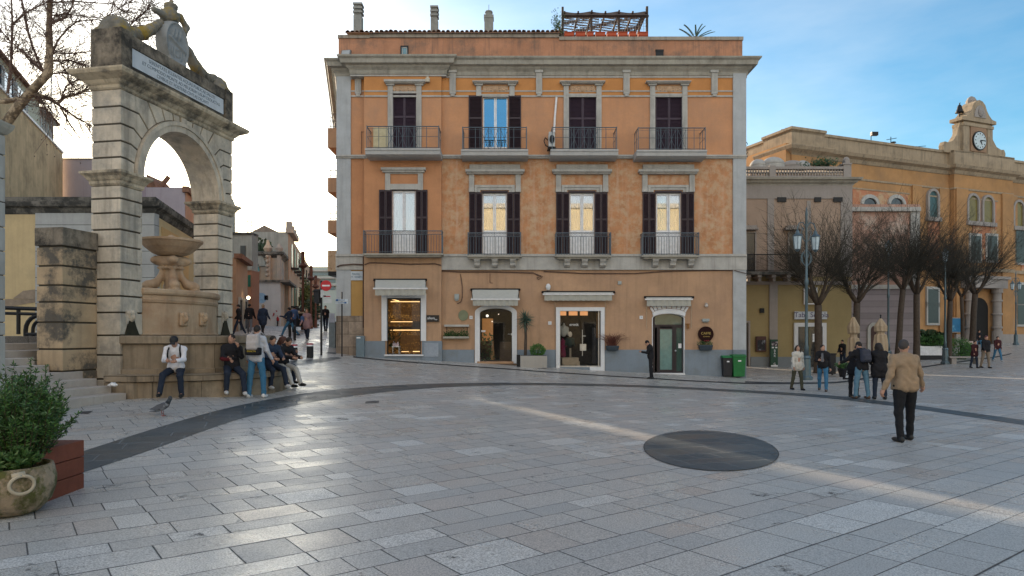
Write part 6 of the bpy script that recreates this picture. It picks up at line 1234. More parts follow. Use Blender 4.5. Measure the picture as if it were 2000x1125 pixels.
w_ = win('upper_window', 1573, 1594, 564, 592, be, m_white, dk); w_ = win('shop_door', 1559, 1607, 638, 718, be, m_white, dk, fr=7.5)
mb = MB(); ebx(mb, 1580, 1583, 638, 718, YE-.08, YE-.04); ebx(mb, 1559, 1607, 636, 639, YE-.08, YE-.04); mb.build('door_frame', flat('olive_door_frame', (.12, .11, .06), .5), w_)
mb = MB(); ebx(mb, 1587, 1591, 652, 668, YE-.08, YE-.06); mb.build('door_card', m_wframe, w_)
w_ = win('side_door', 1457, 1462, 630, 716, be, m_gtr, dk, fr=3.5)
sg2 = thing('marble_shop_sign', 'grey marble sign board above the door behind the lamp post', 'sign', P(1583, 617, YE-.1)); mb = MB(); ebx(mb, 1552, 1615.5, 608.5, 623.5, YE-.14, YE-.02); mb.build('board', m_slab, sg2)
vio = flat('sign_violet', (.07, .05, .13), .6); text('lettering', 'Tabl. Scuola', .46, face_cam(X(1583, YE), YE-.145, Z(615.5, YE)), vio, sg2)
onw2 = lambda name, label, cat, q, m, Y=YE: tag(origin_to((lambda mb: (ebx(mb, *q, Y-.12, Y+.02), mb.build(name, m, None, bevel=.01))[1])(MB()), P((q[0]+q[1])/2, (q[2]+q[3])/2, Y)), label, cat)
pc = thing('poster_case', 'dark red framed poster case on the yellow wall left of the green banner', 'notice board', P(1487, 672, YE-.1)); mb = MB(); ebx(mb, 1477, 1497, 657, 687, YE-.16, YE-.02); mb.build('frame', flat('oxblood_frame', (.05, .012, .010), .4), pc, bevel=.03)
mb = MB(); ebx(mb, 1479.5, 1494.5, 664, 684, YE-.17, YE-.16); mb.build('poster', mat('night_poster', (.012, .014, .02), .4, .2, 3, col2=(.35, .38, .42), c2lo=.52, c2hi=.6, c2s=1.6, bump=0), pc)
onw2('alarm_box', 'small dark box high on the yellow wall above the poster case', 'box', (1485, 1493, 602, 611), m_black)
gb = thing('green_banner_sign', 'tall narrow green banner sign standing against the grey pilaster', 'sign', (X(1512.5, 43.6), 43.6, GZ(X(1512.5, 43.6), 43.6)))
Y = 43.6; mb = MB(); mb.box(X(1505, Y), X(1519.5, Y), Y, Y+.15, Z(716, Y), Z(663, Y)); mb.build('panel', flat('banner_green', (.012, .06, .035), .5), gb, bevel=.01)
mb = MB(); mb.box(X(1507, Y), X(1519, Y), Y-.01, Y, Z(676, Y), Z(667, Y)); mb.build('picture', mat('banner_picture', (.03, .02, .03), .5, .2, 5, col2=(.45, .42, .42), c2lo=.5, c2hi=.58, c2s=4, bump=0), gb)
for k, ch in enumerate('BAR  G'): text('lettering', ch, .20, face_cam(X(1513, Y), Y-.01, Z(685+k*5.2, Y)), m_wframe, gb) if ch != ' ' else None
mb = MB(); mb.box(X(1506, Y), X(1519, Y), Y-.01, Y, Z(716, Y), Z(713, Y)); mb.box(X(1507.5, Y), X(1511.5, Y), Y-.01, Y, Z(680, Y), Z(677.5, Y)); mb.box(X(1514, Y), X(1518, Y), Y-.01, Y, Z(680, Y), Z(677.5, Y)); mb.build('white_band', m_wframe, gb)
# roof terrace things seen over the balustrade
for i, (px, py, r, sx_, m) in enumerate(((1480, 321, .55, 1.0, m_trim), (1510, 318, .6, 1.3, m_trim), (1548, 322, .5, 1.7, m_gtr), (1567, 321, .45, 1.2, m_trim))):
    q_ = P(px, py, YE+3); tk = thing('roof_tank', ['grey domed tank left on the balustraded roof', 'large grey domed tank on the balustraded roof', 'wide beige domed vault on the balustraded roof', 'small grey domed vault beside the roof shrub'][i], 'roof dome', q_-Vector((0, 0, .6)), group='domes on the balustraded roof')
    mb = MB(); mb.lathe([(r*1.02, -.2), (r*1.02, .05)], (0, 0, .4), 18, sx_, 1); mb.build('base_ring', m, tk, True); mb = MB(); mb.lathe([(r*math.cos(a), r*math.sin(a)*.9) for a in np.linspace(0, 1.5, 7)], (0, 0, .45), 18, sx_, 1); mb.build('dome', m, tk, True, smooth=True)
seed(21); mb = MB(); c = P(1606, 318, YE+1)
for k in range(500):
    p = c+Vector((random.gauss(0, .55), random.gauss(0, .3), abs(random.gauss(0, .22))-.3)); d = Vector((rnd(-1, 1), rnd(-1, 1), rnd(0, 1.4))).normalized()*.22; s_ = d.orthogonal().normalized()*.05; mb.add([p, p+d*.5+s_, p+d, p+d*.5-s_], [(0, 1, 2, 3)])
tag(origin_to(mb.build('roof_shrub', flat('shrub_green', (.04, .08, .025), .6), None), c), 'dark green shrub growing over the roof balustrade', 'shrub')
# pink rusticated annexe
YF = 47.5; m_pk = mat('pinkish_banded_plaster', (.31, .27, .28), .9, .1, .8, joints=(60, .42, .45), streak=.2, stc=(.3, .25, .24)); m_pkp = mat('mottled_pink_plaster', (.40, .24, .18), .9, .2, 1, col2=(.50, .40, .33), c2lo=.5, c2hi=.6, c2s=1)
bf = thing('pink_annexe', 'low pinkish banded annexe with terrace and arched door behind the furled parasols', 'building', (X(1730, YF), YF, GZ(X(1730, YF), YF)))
mb = MB(); ebx(mb, 1655, 1796, 412, 560, YF+.02, YF+9); mb.build('upper_wall', m_pkp, bf)
mb = MB(); ebx(mb, 1660, 1797, 560, 700, YF, YF+9, zb); mb.build('ground_wall', m_pk, bf)
mb = MB(); ebx(mb, 1650, 1799, 404, 412, YF-.25, YF+9); ebx(mb, 1660, 1798, 556, 564, YF-.12, YF+.1); ebx(mb, 1779, 1797, 412, 556, YF-.1, YF+.1); mb.build('mouldings', m_trim, bf)
mb = MB(); ebx(mb, 1650, 1797, 399, 404, YF+.1, YF+.4); mb.build('terrace_parapet', m_pkp, bf)
def archopen(a, b, t, ts, u, Y, parent, m1, m2, nm, wd=5, n=12):
    c_ = (a+b)/2; hw = (b-a)/2; arc = lambda h_, tt: [(c_-h_*math.cos(math.pi*k/n), ts-(ts-tt)*math.sin(math.pi*k/n)) for k in range(n+1)]
    O = arc(hw+wd, t-wd); I = arc(hw, t); mb = MB(); mb.prism([(X(p, Y), Z(q, Y)) for p, q in [(c_-hw-wd, u)]+O+[(c_+hw+wd, u), (c_+hw, u)]+I[::-1]+[(c_-hw, u)]], Y-.12, Y+.05); o = mb.build(nm, m1, parent)
    mb = MB(); mb.prism([(X(p, Y), Z(q, Y)) for p, q in [(c_-hw, u)]+I+[(c_+hw, u)]], Y-.04, Y-.01); mb.build('pane', m2, o); return o
archopen(1699, 1714, 636, 645, 712, YF, bf, m_trim, flat('brown_door', (.05, .02, .015), .6), 'arched_door', 6)
# ---------------------------------------------------------------- theatre palace with the clock gable
TA = math.atan2(.358, .934); TX, TY = 21.5+.75, 54.3
TM = Matrix.Translation((TX, TY, 0)) @ Matrix.Rotation(TA, 4, 'Z')
m_th = mat('golden_theatre_plaster', (.43, .235, .10), .9, .25, .6, col2=(.30, .18, .095), c2lo=.45, c2hi=.7, c2s=.3, streak=.3, stc=(.28, .16, .08)); m_tho = mat('orange_theatre_plaster', (.46, .20, .11), .95, .2, .6, col2=(.50, .36, .22), c2lo=.5, c2hi=.6, c2s=.6, streak=.2, stc=(.3, .17, .1)); m_tht = mat('theatre_stone_trim', (.36, .28, .19), .9, .18, 1, streak=.8, stc=(.12, .10, .075), stain=.5)
ux, uy = .934, .358
def TU(px, yl=0):          # distance along the facade for a pixel column, at local depth yl
    k = (px-1000)/F; x0 = TX-uy*yl; y0 = TY+ux*yl; return (k*y0-x0)/(ux-k*uy)
def TZ(px, py, yl=0):
    u = TU(px, yl); Yw = TY+ux*yl+uy*u; return EYE+(HY-py)/F*Yw
th_ = thing('theatre_palace', 'golden yellow palace with arched windows and clock gable at the right edge', 'building', TM @ Vector((24, 0, .9)), TA)
zr = TZ(1850, 306); zc = zr-1.0; U = lambda px: TU(px)
uc0, uc1, uR = U(1858), U(1963), U(1963)+11
gb_ = -1.0
mb = MB(TM); mb.box(0, uR, 0, 14, gb_, zc-.1); mb.box(uc0-.3, uc1+.3, -.5, 0, gb_, zc-.1); mb.build('wall', m_th, th_)
mb = MB(TM)
foot_ = [(0, 0), (uc0-.3, 0), (uc0-.3, -.5), (uc1+.3, -.5), (uc1+.3, 0), (uR, 0), (uR, 14), (0, 14)]
mb.mould(foot_, [(-.1, zc-2.0), (.06, zc-1.95), (.06, zc-1.8), (-.1, zc-1.75)]); mb.mould(foot_, [(-.1, zc-.64), (.06, zc-.6), (.12, zc-.5), (.2, zc-.3), (.5, zc-.15), (.6, zc+.1), (-.1, zc+.2)]); mb.build('cornice', m_tht, th_)
mb = MB(TM); mb.mould(foot_, [(-.1, zc+.15), (-.02, zc+.2), (-.02, zc+1.25), (.1, zc+1.3), (.1, zc+1.5), (-.2, zc+1.55)]); mb.build('parapet', m_tht, th_)
mb = MB(TM); mb.mould([(0, 0), (3.2, 0), (3.2, 3), (0, 3)], [(.0, zc-2.2), (.12, zc-2), (.12, zc-.45)]); mb.build('corner_pavilion', m_th, th_)
mb = MB(TM); mb.mould([(0, 0), (3.2, 0), (3.2, 3), (0, 3)], [(.12, zc-.5), (.25, zc-.35), (.6, zc-.12), (.72, zc+.12), (.72, zc+.2), (.10, zc+.25), (.10, zc+1.45), (.22, zc+1.52), (.22, zc+1.72), (-.2, zc+1.8)]); mb.build('pavilion_cornice', m_tht, th_)
# lower sloping wing to the left
mb = MB(TM); mb.prism([(0, zc-4), (0, zc+.4), (14, zc+.4), (14, zc-4)], -.6, .0, 'yz'); mb.build('return_wall', m_th, th_)
mb = MB(TM); mb.box(-12, -.6, 9.5, 14, 2, TZ(1470, 306)-.3); mb.prism([(-12, TZ(1470, 306)-.5), (-.6, TZ(1530, 282)-1.2), (-.6, TZ(1530, 282)-.8), (-12, TZ(1470, 306)-.1)], 9.2, 14); mb.build('rear_wing', m_th, th_)
for a, b, y in ((.3, 1.6, 0), (U(1780), U(1780)+1.1, 0), (uc0-1.6, uc0-.4, 0), (uc1+.4, uc1+1.5, 0), (uR-2, uR-.6, 0), (uc0-.2, uc0+1.3, -.5), (uc1-1.3, uc1+.2, -.5)): mb = MB(TM); mb.box(a, b, y-.15, y, gb_, zc-1.9); mb.build('giant_pilaster', m_th, th_)
for a, b, y in ((U(1665), U(1772), 0), (U(1812), U(1846), 0), (uc0+2.0, uc1-2.0, -.5), (uc1+2.2, uR-2.8, 0)): mb = MB(TM); mb.box(a, b, y-.06, y, TZ(1812, 430 if y else 445)-3.5, zc-2.7); mb.build('orange_field', m_tho, th_)
mb = MB(TM)
for a, b, y in ((U(1665), U(1772), 0), (U(1812), U(1846), 0), (uc0+2.0, uc1-2.0, -.5), (uc1+2.2, uR-2.8, 0)): mb.box(a-.15, b+.15, y-.1, y, zc-2.72, zc-2.6)
mb.box(0, uR, -.16, 0, 7.55, 7.85); mb.box(uc0-.3, uc1+.3, -.72, -.5, 7.55, 7.85); mb.build('string_mouldings', m_tht, th_)
m_ol = flat('olive_blind', (.16, .13, .03), .6, coat=.3)
def twin(u, z0, h, w, y, nm, m2, wd=.22, n=12):
    I = [(u-w*math.cos(math.pi*k/n), z0+h-w+w*math.sin(math.pi*k/n)) for k in range(n+1)]; w2_ = w+wd; O = [(u-w2_*math.cos(math.pi*k/n), z0+h-w+w2_*math.sin(math.pi*k/n)) for k in range(n+1)]
    mb = MB(TM); mb.prism([(u-w2_, z0)]+O+[(u+w2_, z0), (u+w, z0)]+I[::-1]+[(u-w, z0)], y-.22, y+.02); mb.box(u-w2_-.1, u+w2_+.1, y-.35, y+.02, z0-.35, z0); o = mb.build(nm, m_gtr, th_)
    mb = MB(TM); mb.prism([(u-w, z0)]+I+[(u+w, z0)], y-.08, y-.06); mb.build('pane', m2, o)
    mb = MB(TM); mb.box(u-w, u-w+.14, y-.12, y-.08, z0, z0+h-w); mb.build('pale_frame', m_wframe, o)
zW = TZ(1911, 434, -.5); hW = TZ(1911, 384, -.5)-zW
uc = (uc0+uc1)/2
twin(TU(1898, -.5), zW, hW, .60, -.5, 'arched_window', m_ol); twin(TU(1927, -.5), zW, hW, .60, -.5, 'arched_window', m_ol); twin(U(1987), zW, hW, .60, 0, 'arched_window', m_ol)
twin(U(1820), TZ(1820, 425), hW, .52, 0, 'arched_window', flat('teal_shutter', (.04, .10, .105), .5))
for px in (1697, 1749):
    u = U(px); zz_ = TZ(px, 400); mb = MB(TM); n = 10; I = [(u-.75*math.cos(math.pi*k/n), zz_+.55*math.sin(math.pi*k/n)) for k in range(n+1)]; O = [(u-1.05*math.cos(math.pi*k/n), zz_+.85*math.sin(math.pi*k/n)) for k in range(n+1)]
    mb.prism(O+I[::-1], -.2, .02); o = mb.build('lunette_window', m_trim, th_); mb = MB(TM); mb.prism(I, -.08, -.06); mb.build('pane', dk, o)
for px, py, h_ in ((1820, 580, 1.35), (1820, 613, 1.6), (1993, 575, 1.8), (1993, 615, 1.8), (1990, 480, 3.2), (1903, 485, 2.2), (1935, 485, 2.2)):
    y = -.5 if 1858 < px < 1963 else 0; u = TU(px, y); zz_ = TZ(px, py, y); w_ = .62; mb = MB(TM); mb.box(u-w_-.18, u+w_+.18, y-.15, y+.02, zz_-h_/2-.2, zz_+h_/2+.22); o = mb.build('window', m_trim, th_); mb = MB(TM); mb.box(u-w_, u+w_, y-.17, y-.14, zz_-h_/2, zz_+h_/2); mb.build('pane', flat('green_black_pane', (.03, .045, .045), .3), o)
# portal
ya = -.5; up_ = TU(1908, ya); mb = MB(TM)
for s_ in (-1, 1):
    for k, (zz0, zz1, rr) in enumerate(((1.0, 2.2, .42), (2.2, 5.6, .34), (5.6, 6.0, .45))): mb.lathe([(rr, zz0), (rr, zz1)], (TU(1938, ya)-.1 if s_ > 0 else TU(1882, ya)+.1, ya-.5, 0), 14)
    for zz0 in (2.4, 3.6, 4.8): mb.lathe([(.40, zz0), (.43, zz0+.1), (.40, zz0+.2)], (TU(1938, ya)-.1 if s_ > 0 else TU(1882, ya)+.1, ya-.5, 0), 14)
u0_, u1_ = TU(1878, ya), TU(1942, ya)
mb.box(u0_-.3, u1_+.4, ya-.95, ya, 6.0, 6.8); mb.box(u0_-.5, u1_+.6, ya-1.1, ya, 6.8, 7.05); po = mb.build('portal', m_gtr, th_)
n = 12; w_ = (u1_-u0_)/2-.9; um = (u0_+u1_)/2; mb = MB(TM); mb.prism([(um-w_, gb_)]+[(um-w_*math.cos(math.pi*k/n), 4.2+w_*.8*math.sin(math.pi*k/n)) for k in range(n+1)]+[(um+w_, gb_)], ya-.06, ya-.03); mb.build('doorway', m_dark, po)
mb = MB(TM); mb.box(-0, uR, -.18, 0, gb_, 1.9); mb.box(uc0-.3, u0_-.2, -.68, -.5, gb_, 1.9); mb.box(u1_+.5, uc1+.3, -.68, -.5, gb_, 1.9); mb.build('stone_plinth', m_gtr, th_)
for px, lb in ((1870, 'blue exhibition poster on the golden palace between two tree trunks'), (1973, 'small blue poster on the golden palace near the right edge')):
    w2_ = .75 if px < 1900 else .38; y = -.2 if px > 1960 else -.5-.2; u = TU(px, y); t_, b_ = (622, 648) if px < 1900 else (623, 647)
    p_ = thing('wall_poster', lb, 'poster', TM @ Vector((u, y, TZ(px, 635, y))), TA); mb = MB(TM); mb.box(u-w2_-.08, u+w2_+.08, y-.05, y+.2, TZ(px, b_+1.5, y), TZ(px, t_-1.5, y)); mb.build('frame', m_gtr, p_)
    mb = MB(TM); mb.box(u-w2_, u+w2_, y-.07, y-.05, TZ(px, b_, y), TZ(px, t_, y)); mb.build('print', mat('poster_blue', (.015, .13, .26), .4, .3, 1, col2=(.25, .55, .65), c2lo=.55, c2hi=.7, c2s=.8, bump=0), p_)
# clock gable
gy = -.45; c_ = TU(1911, gy)-.1; z0 = zc+1.5; zp = TZ(1911, 239, gy); hw = 1.75
mb = MB(TM)
mb.box(c_-hw, c_+hw, gy, gy+.9, z0-.3, zp); mb.box(uc0-.4, uc1+.4, -.6, 1.5, zc+.2, z0); mb.box(c_-hw-.15, c_-hw+.55, gy-.08, gy+.98, z0-.2, zp-.4); mb.box(c_+hw-.55, c_+hw+.15, gy-.08, gy+.98, z0-.2, zp-.4)
gab = mb.build('clock_gable', m_tht, th_, bevel=.03)
for s_ in (-1, 1):
    pts = [(hw, z0-.2), (hw, z0+2.7), (hw+.15, z0+2.75), (hw+.35, z0+2.2), (hw+.6, z0+1.5), (hw+1.1, z0+.9), (hw+1.7, z0+.7), (hw+2.1, z0+.75), (hw+2.3, z0+.4), (hw+2.2, z0-.2)]
    mb = MB(TM); mb.prism([(c_+s_*a, b) for a, b in pts], gy+.2, gy+.7); mb.build('scroll', m_tht, gab, bevel=.03)
ped = [(-hw-.45, zp-.05), (-hw-.45, zp+.25), (-hw+.1, zp+.35), (-hw+.5, zp+.7), (-.95, zp+1.1), (-.75, zp+1.55), (-.4, zp+1.85), (0, zp+1.95), (.4, zp+1.85), (.75, zp+1.55), (.95, zp+1.1), (hw-.5, zp+.7), (hw-.1, zp+.35), (hw+.45, zp+.25), (hw+.45, zp-.05)]
mb = MB(TM); mb.prism([(c_+a, b) for a, b in ped], gy-.2, gy+1.05); mb.box(c_-hw-.2, c_+hw+.2, gy-.15, gy+1.0, zp-.5, zp-.2); mb.build('curved_pediment', m_tht, gab, bevel=.03)
mb = MB(TM); mb.prism([(c_+.75*math.cos(k*math.pi/10), zp+.35+1.1*math.sin(k*math.pi/10)) for k in range(11)], gy-.26, gy-.19); mb.ball((c_, gy-.3, zp+.8), .3, 10, 1, .5, 1.3); mb.lathe([(.4, 0), (.45, .2), (.3, .5), (.1, .65)], (c_, gy+.6, zp+1.85), 10); mb.build('oval_relief', m_gtr, gab)
zk = TZ(1910, 276, gy); mb = MB(TM); mb.box(c_-1.0, c_+1.0, gy-.1, gy, z0+.1, zp-.5); mb.build('clock_panel', mat('brown_clock_panel', (.30, .19, .12), .9), gab)
def tdisc(r, y0, y1, m, nm, par, n=32): mb = MB(TM); mb.prism([(c_+r*math.cos(2*math.pi*k/n), zk+r*math.sin(2*math.pi*k/n)) for k in range(n)], gy-y0, gy-y1); return mb.build(nm, m, par)
rim_ = tdisc(.86, .2, .1, m_black, 'clock', gab); tdisc(.76, .24, .19, flat('clock_white', (.50, .58, .60), .5), 'clock_face', gab)
mb = MB(TM)
for k in range(12): a = k*math.pi/6; s_ = math.sin(a); co = math.cos(a); mb.prism([(c_+s_*.56-co*.035, zk+co*.56+s_*.035), (c_+s_*.56+co*.035, zk+co*.56-s_*.035), (c_+s_*.68+co*.035, zk+co*.68-s_*.035), (c_+s_*.68-co*.035, zk+co*.68+s_*.035)], gy-.26, gy-.235)
for a, ln, w_ in ((1.5, .62, .05), (2.6, .42, .06)): s_ = math.sin(a); co = math.cos(a); mb.prism([(c_-co*w_, zk+s_*w_), (c_+co*w_, zk-s_*w_), (c_+s_*ln+co*.02, zk+co*ln-s_*.02), (c_+s_*ln-co*.02, zk+co*ln+s_*.02)], gy-.29, gy-.262)
mb.build('clock_hands_and_marks', m_black, gab)
bb = TM @ Vector((TU(1887, gy), gy+.6, 0)); bz_ = TZ(1887, 232, gy); bf_ = thing('roof_bell', 'dark bell on an iron bracket at the left shoulder of the clock gable', 'bell', (bb.x, bb.y, bz_))
mb = MB(); mb.lathe([(.36, .72), (.30, .85), (.22, 1.05), (.17, 1.3), (.1, 1.42), (.02, 1.46)], (0, 0, 0), 14); mb.build('bell', m_black, bf_, True, smooth=True); mb = MB(); mb.tube([(0, 0, -.6), (0, 0, 1.6)], .04, 5); mb.tube([(-.1, 0, .5), (1.0, 0, .75)], .05, 5); mb.tube([(0, 0, 1.6), (.1, 0, 1.6)], .03, 4); mb.build('bracket', m_black, bf_, True)
mb = MB(); mb.lathe([(.2, .9), (.16, 1.05), (.09, 1.25), (.01, 1.3)], (1.0, 0, -.15), 12); mb.build('small_bell', m_black, bf_, True)
for i, (px, t, kind) in enumerate(((1553, 252, 0), (1567, 258, 1), (1721, 262, 2), (1760, 270, 0), (1800, 288, 1))):
    q_ = TM @ Vector((U(px), 1.0, 0)); h_ = TZ(px, t, 1)-(zc+1.4); an = thing('tv_antenna', ['thin aerial on the theatre corner pavilion', 'bent aerial right of the thin one on the corner pavilion', 'pole with floodlight on the theatre parapet', 'cluster aerial on the theatre parapet', 'small aerial on the parapet nearest the clock'][i], 'antenna', (q_.x, q_.y, zc+1.4), group='aerials on the golden palace')
    mb = MB(); mb.tube([(0, 0, 0), (0, 0, h_)], .035, 4); mb.build('mast', m_black, an, True); mb = MB()
    if kind == 1: mb.tube([(0, 0, h_*.8), (1.3, 0, h_*1.02)], .03, 3); mb.tube([(-.3, 0, h_*.6), (.5, 0, h_*.95)], .025, 3)
    elif kind == 2: mb.box(0, .55, -.15, .15, h_-.25, h_+.05)
    else: mb.tube([(-.4, 0, h_*.75), (.5, 0, h_*.9)], .03, 3); mb.lathe([(.25, 0), (.18, .08), (.02, .12)], (.2, 0, h_*.5), 8)
    mb.build('arms', m_black, an, True)
# ---------------------------------------------------------------- bare trees, street lamps
def grow(mb_t, mb_c, p, d, ln, r, depth, up, spread, rr, tw, n=7):
    """recursive limb: thick ones go to the trunk mesh, twigs to the crown mesh"""
    q = p; pts = [p.copy()]; rs = [r]; k = 4 if depth else 3
    for i in range(k):
        d = (d+Vector((rr.uniform(-1, 1), rr.uniform(-1, 1), rr.uniform(-.6, 1)+up))*.16).normalized(); q = q+d*ln/k; pts.append(q.copy()); rs.append(r*(1-.45*(i+1)/k))
    (mb_t if depth >= 2 else mb_c).tube(pts, rs, 7 if depth >= 2 else (4 if depth else 3), depth >= 2)
    if depth == 0: return
    m = tw[depth]
    for j in range(m):
        t = rr.uniform(.35, 1) if depth < 2 else rr.uniform(.7, 1); i = min(k-1, int(t*k)); b = pts[i].lerp(pts[i+1], t*k-i)
        ax = Vector((rr.uniform(-1, 1), rr.uniform(-1, 1), rr.uniform(-.3, .5))); nd = (d+ax.normalized()*spread).normalized(); nd.z += up*.5; nd.normalize()
        grow(mb_t, mb_c, b, nd, ln*rr.uniform(.55, .8), r*.42 if depth > 1 else r*.5, depth-1, up, spread, rr, tw)
def baretree(px, py, fork_py, top_py, w_px, sd, label, lean=0, tr=.15, Y=None):
    g_ = G(px, py)
    if Y: g_ = Vector((X(px, Y), Y, GZ(X(px, Y), Y)))
    rr = random.Random(sd); t = thing('bare_tree', label, 'tree', g_, group='bare pollarded trees along the paved island'); s = g_.y/F
    hf = (HY-fork_py)*s+EYE-g_.z; ht = (HY-top_py)*s+EYE-g_.z; W = w_px*s/2
    mt = MB(); mc = MB(); f = Vector((lean, 0, hf))
    mt.tube([(0, 0, -.1), (0, 0, .15), (lean*.3, rr.uniform(-.05, .05), hf*.35), (lean*.6, 0, hf*.7), tuple(f)], [tr*1.5, tr*1.15, tr, tr*.92, tr*.9], 12)
    nl = 5
    for i in range(nl):
        a = i*6.283/nl+rr.uniform(-.4, .4); d = Vector((math.cos(a)*.8, math.sin(a)*.8, .9)).normalized(); ln = min((ht-hf)*.42, W*.75)
        pts = [f.copy()]; q = f.copy(); rs = [tr*.62]
        for k in range(3): d = (d+Vector((rr.uniform(-.2, .2), rr.uniform(-.2, .2), .25))).normalized(); q = q+d*ln/3; pts.append(q.copy()); rs.append(tr*(.5-.11*k))
        mt.tube(pts, rs, 8)
        # knuckles with a burst of upright shoots
        for pnt, nsh in ((pts[1], 4), (pts[2], 12), (pts[3], 27)):
            mt.ball(tuple(pnt), tr*.42, 8)
            for k in range(nsh):
                v = (pnt-f); v.z *= .3; v = v.normalized() if v.length > .01 else Vector((0, 0, 1)); dd = Vector((v.x*.65+rr.gauss(0, .42), v.y*.65+rr.gauss(0, .42), rr.uniform(.3, 1.3))).normalized(); L_ = (ht-hf)*rr.uniform(.38, .88)*(1-.25*(1-dd.z)); r0 = .013
                w_ = Vector((rr.uniform(-.12, .12), rr.uniform(-.12, .12), .12)); P1 = pnt+dd*L_*.5; P2 = P1+(dd+w_).normalized()*L_*.5
                mc.tube([pnt, P1, P2], [r0, r0*.62, r0*.25], 3, False)
                for b in range(9):
                    u = rr.uniform(.15, .98); bb = pnt.lerp(P1, u*2) if u < .5 else P1.lerp(P2, u*2-1); e = (dd*.7+Vector((rr.gauss(0, .6), rr.gauss(0, .6), rr.uniform(-.5, .7)))).normalized()*L_*rr.uniform(.10, .32)
                    mc.tube([bb, bb+e], [r0*.5, r0*.2], 3, False)
    mt.build('trunk', m_bark, t, True, smooth=True); mc.build('crown', m_twig, t, True); return t
baretree(1598, 729, 596, 392, 170, 1, 'bare tree right of the large lamp post, nearest the orange building', .0, .20)
baretree(1672, 720, 592, 402, 130, 2, 'bare tree behind the left furled parasol', .05, .19, 38)
baretree(1752, 700, 566, 385, 120, 3, 'bare tree with slanting trunk just behind the man in the beige jacket', .35, .17, 40)
baretree(1790, 701, 575, 400, 125, 4, 'bare tree with straight trunk right of the man in the beige jacket', .0, .18, 41)
baretree(1853, 698, 588, 440, 120, 5, 'bare tree beside the dark lamp post base', .1, .17, 45)
baretree(1882, 688, 580, 455, 110, 6, 'slim bare tree right of the dark lamp post, before the poster', -.15, .13, 50)
baretree(1898, 684, 575, 445, 135, 7, 'thick dark bare tree standing before the columned portal', .25, .22, 52)
# plane tree behind the arch
seed(9); rr = random.Random(4)
pt = thing('plane_tree', 'mottled leafless plane tree reaching in from the top left corner', 'tree', (X(-90, 19.5), 19.5, 1.7))
mt = MB(); mc = MB(); Yp = 19.5
def pth(pts, rs, n=9, Y=Yp, mb=None):
    q = [P(a, b, Y+dy) for a, b, dy in pts]; (mb or mt).tube(q, [r_*.8 for r_ in rs], n); return q
pth([(-90, 655, 0), (-80, 500, 0), (-50, 330, 0), (-10, 265, 0), (10, 245, 0)], [.30, .27, .22, .19, .17])
pth([(8, 247, 0), (30, 215, 0), (55, 185, 0), (80, 158, -.1), (94, 143, -.1), (97, 100, 0), (96, 55, .1), (97, 20, .1), (98, -40, .1)], [.16, .17, .15, .14, .15, .12, .10, .09, .08])
pth([(-30, 198, 0), (10, 198, 0), (40, 193, 0), (60, 180, 0)], [.09, .09, .08, .08])
pth([(62, 182, 0), (80, 187, 0), (100, 194, .2), (112, 203, .3), (125, 190, .3), (150, 184, .4), (178, 172, .5)], [.07, .08, .075, .07, .06, .045, .03], 7)
pth([(112, 203, .3), (128, 215, .4), (150, 230, .5), (178, 245, .6)], [.05, .04, .03, .02], 6)
pth([(118, 210, .3), (135, 240, .4), (150, 262, .5), (163, 280, .5)], [.035, .03, .02, .012], 5)
limbs = [([(15, 182, 0), (22, 120, 0), (24, 50, 0), (22, -20, 0)], [.05, .045, .035, .025]), ([(84, 140, 0), (65, 95, 0), (52, 55, 0), (45, 10, .1), (38, -20, .2)], [.05, .04, .035, .03, .02]), ([(82, 136, 0), (50, 105, -.2), (20, 80, -.3), (0, 58, -.3)], [.035, .03, .022, .015]),
 ([(24, 48, 0), (50, 25, 0), (90, 5, 0), (110, -10, 0)], [.035, .03, .02, .015]), ([(100, 46, 0), (128, 34, .1), (140, 15, .1), (147, -10, .1)], [.045, .04, .03, .02]), ([(98, 118, 0), (112, 80, .1), (130, 58, .2), (150, 42, .3), (190, 38, .4), (250, 55, .6), (300, 72, .8)], [.04, .035, .03, .026, .02, .014, .008]),
 ([(100, 103, 0), (130, 105, .2), (165, 102, .3), (230, 92, .5)], [.03, .026, .02, .01]), ([(98, 120, 0), (140, 118, .2), (190, 140, .4)], [.028, .02, .012]), ([(97, 145, 0), (125, 142, .1), (160, 148, .2)], [.03, .02, .012]), ([(100, 30, 0), (130, 28, .1), (200, 36, .3), (260, 42, .5), (310, 40, .6)], [.03, .026, .02, .014, .008]),
 ([(98, 5, 0), (150, 3, .2), (220, 8, .4), (262, 35, .6), (285, 60, .7)], [.03, .025, .02, .014, .008]), ([(120, 190, .2), (128, 170, .3), (140, 162, .4), (165, 152, .5)], [.03, .026, .018, .01]), ([(72, 175, 0), (85, 205, -.1), (110, 235, 0)], [.02, .014, .008]), ([(10, 90, 0), (40, 95, 0), (60, 120, 0), (82, 138, 0)], [.012, .018, .025, .03]), ([(200, 36, .3), (235, 15, .3), (270, -5, .4)], [.014, .01, .007]), ([(250, 55, .6), (275, 30, .6), (300, 8, .6)], [.012, .009, .006])]
allp = []
for pts, rs in limbs: allp.append((pth(pts, rs, 5, mb=mc), rs))
allp.append(([P(125, 190, Yp+.3), P(150, 184, Yp+.4), P(178, 172, Yp+.5)], [.03]*3)); allp.append(([P(112, 203, Yp), P(150, 230, Yp+.5), P(178, 245, Yp+.5)], [.03]*3)); allp.append(([P(97, 100, Yp), P(97, 20, Yp)], [.03]*2)); allp.append(([P(30, 198, Yp), P(80, 187, Yp), P(112, 203, Yp)], [.03]*3))
tips = []
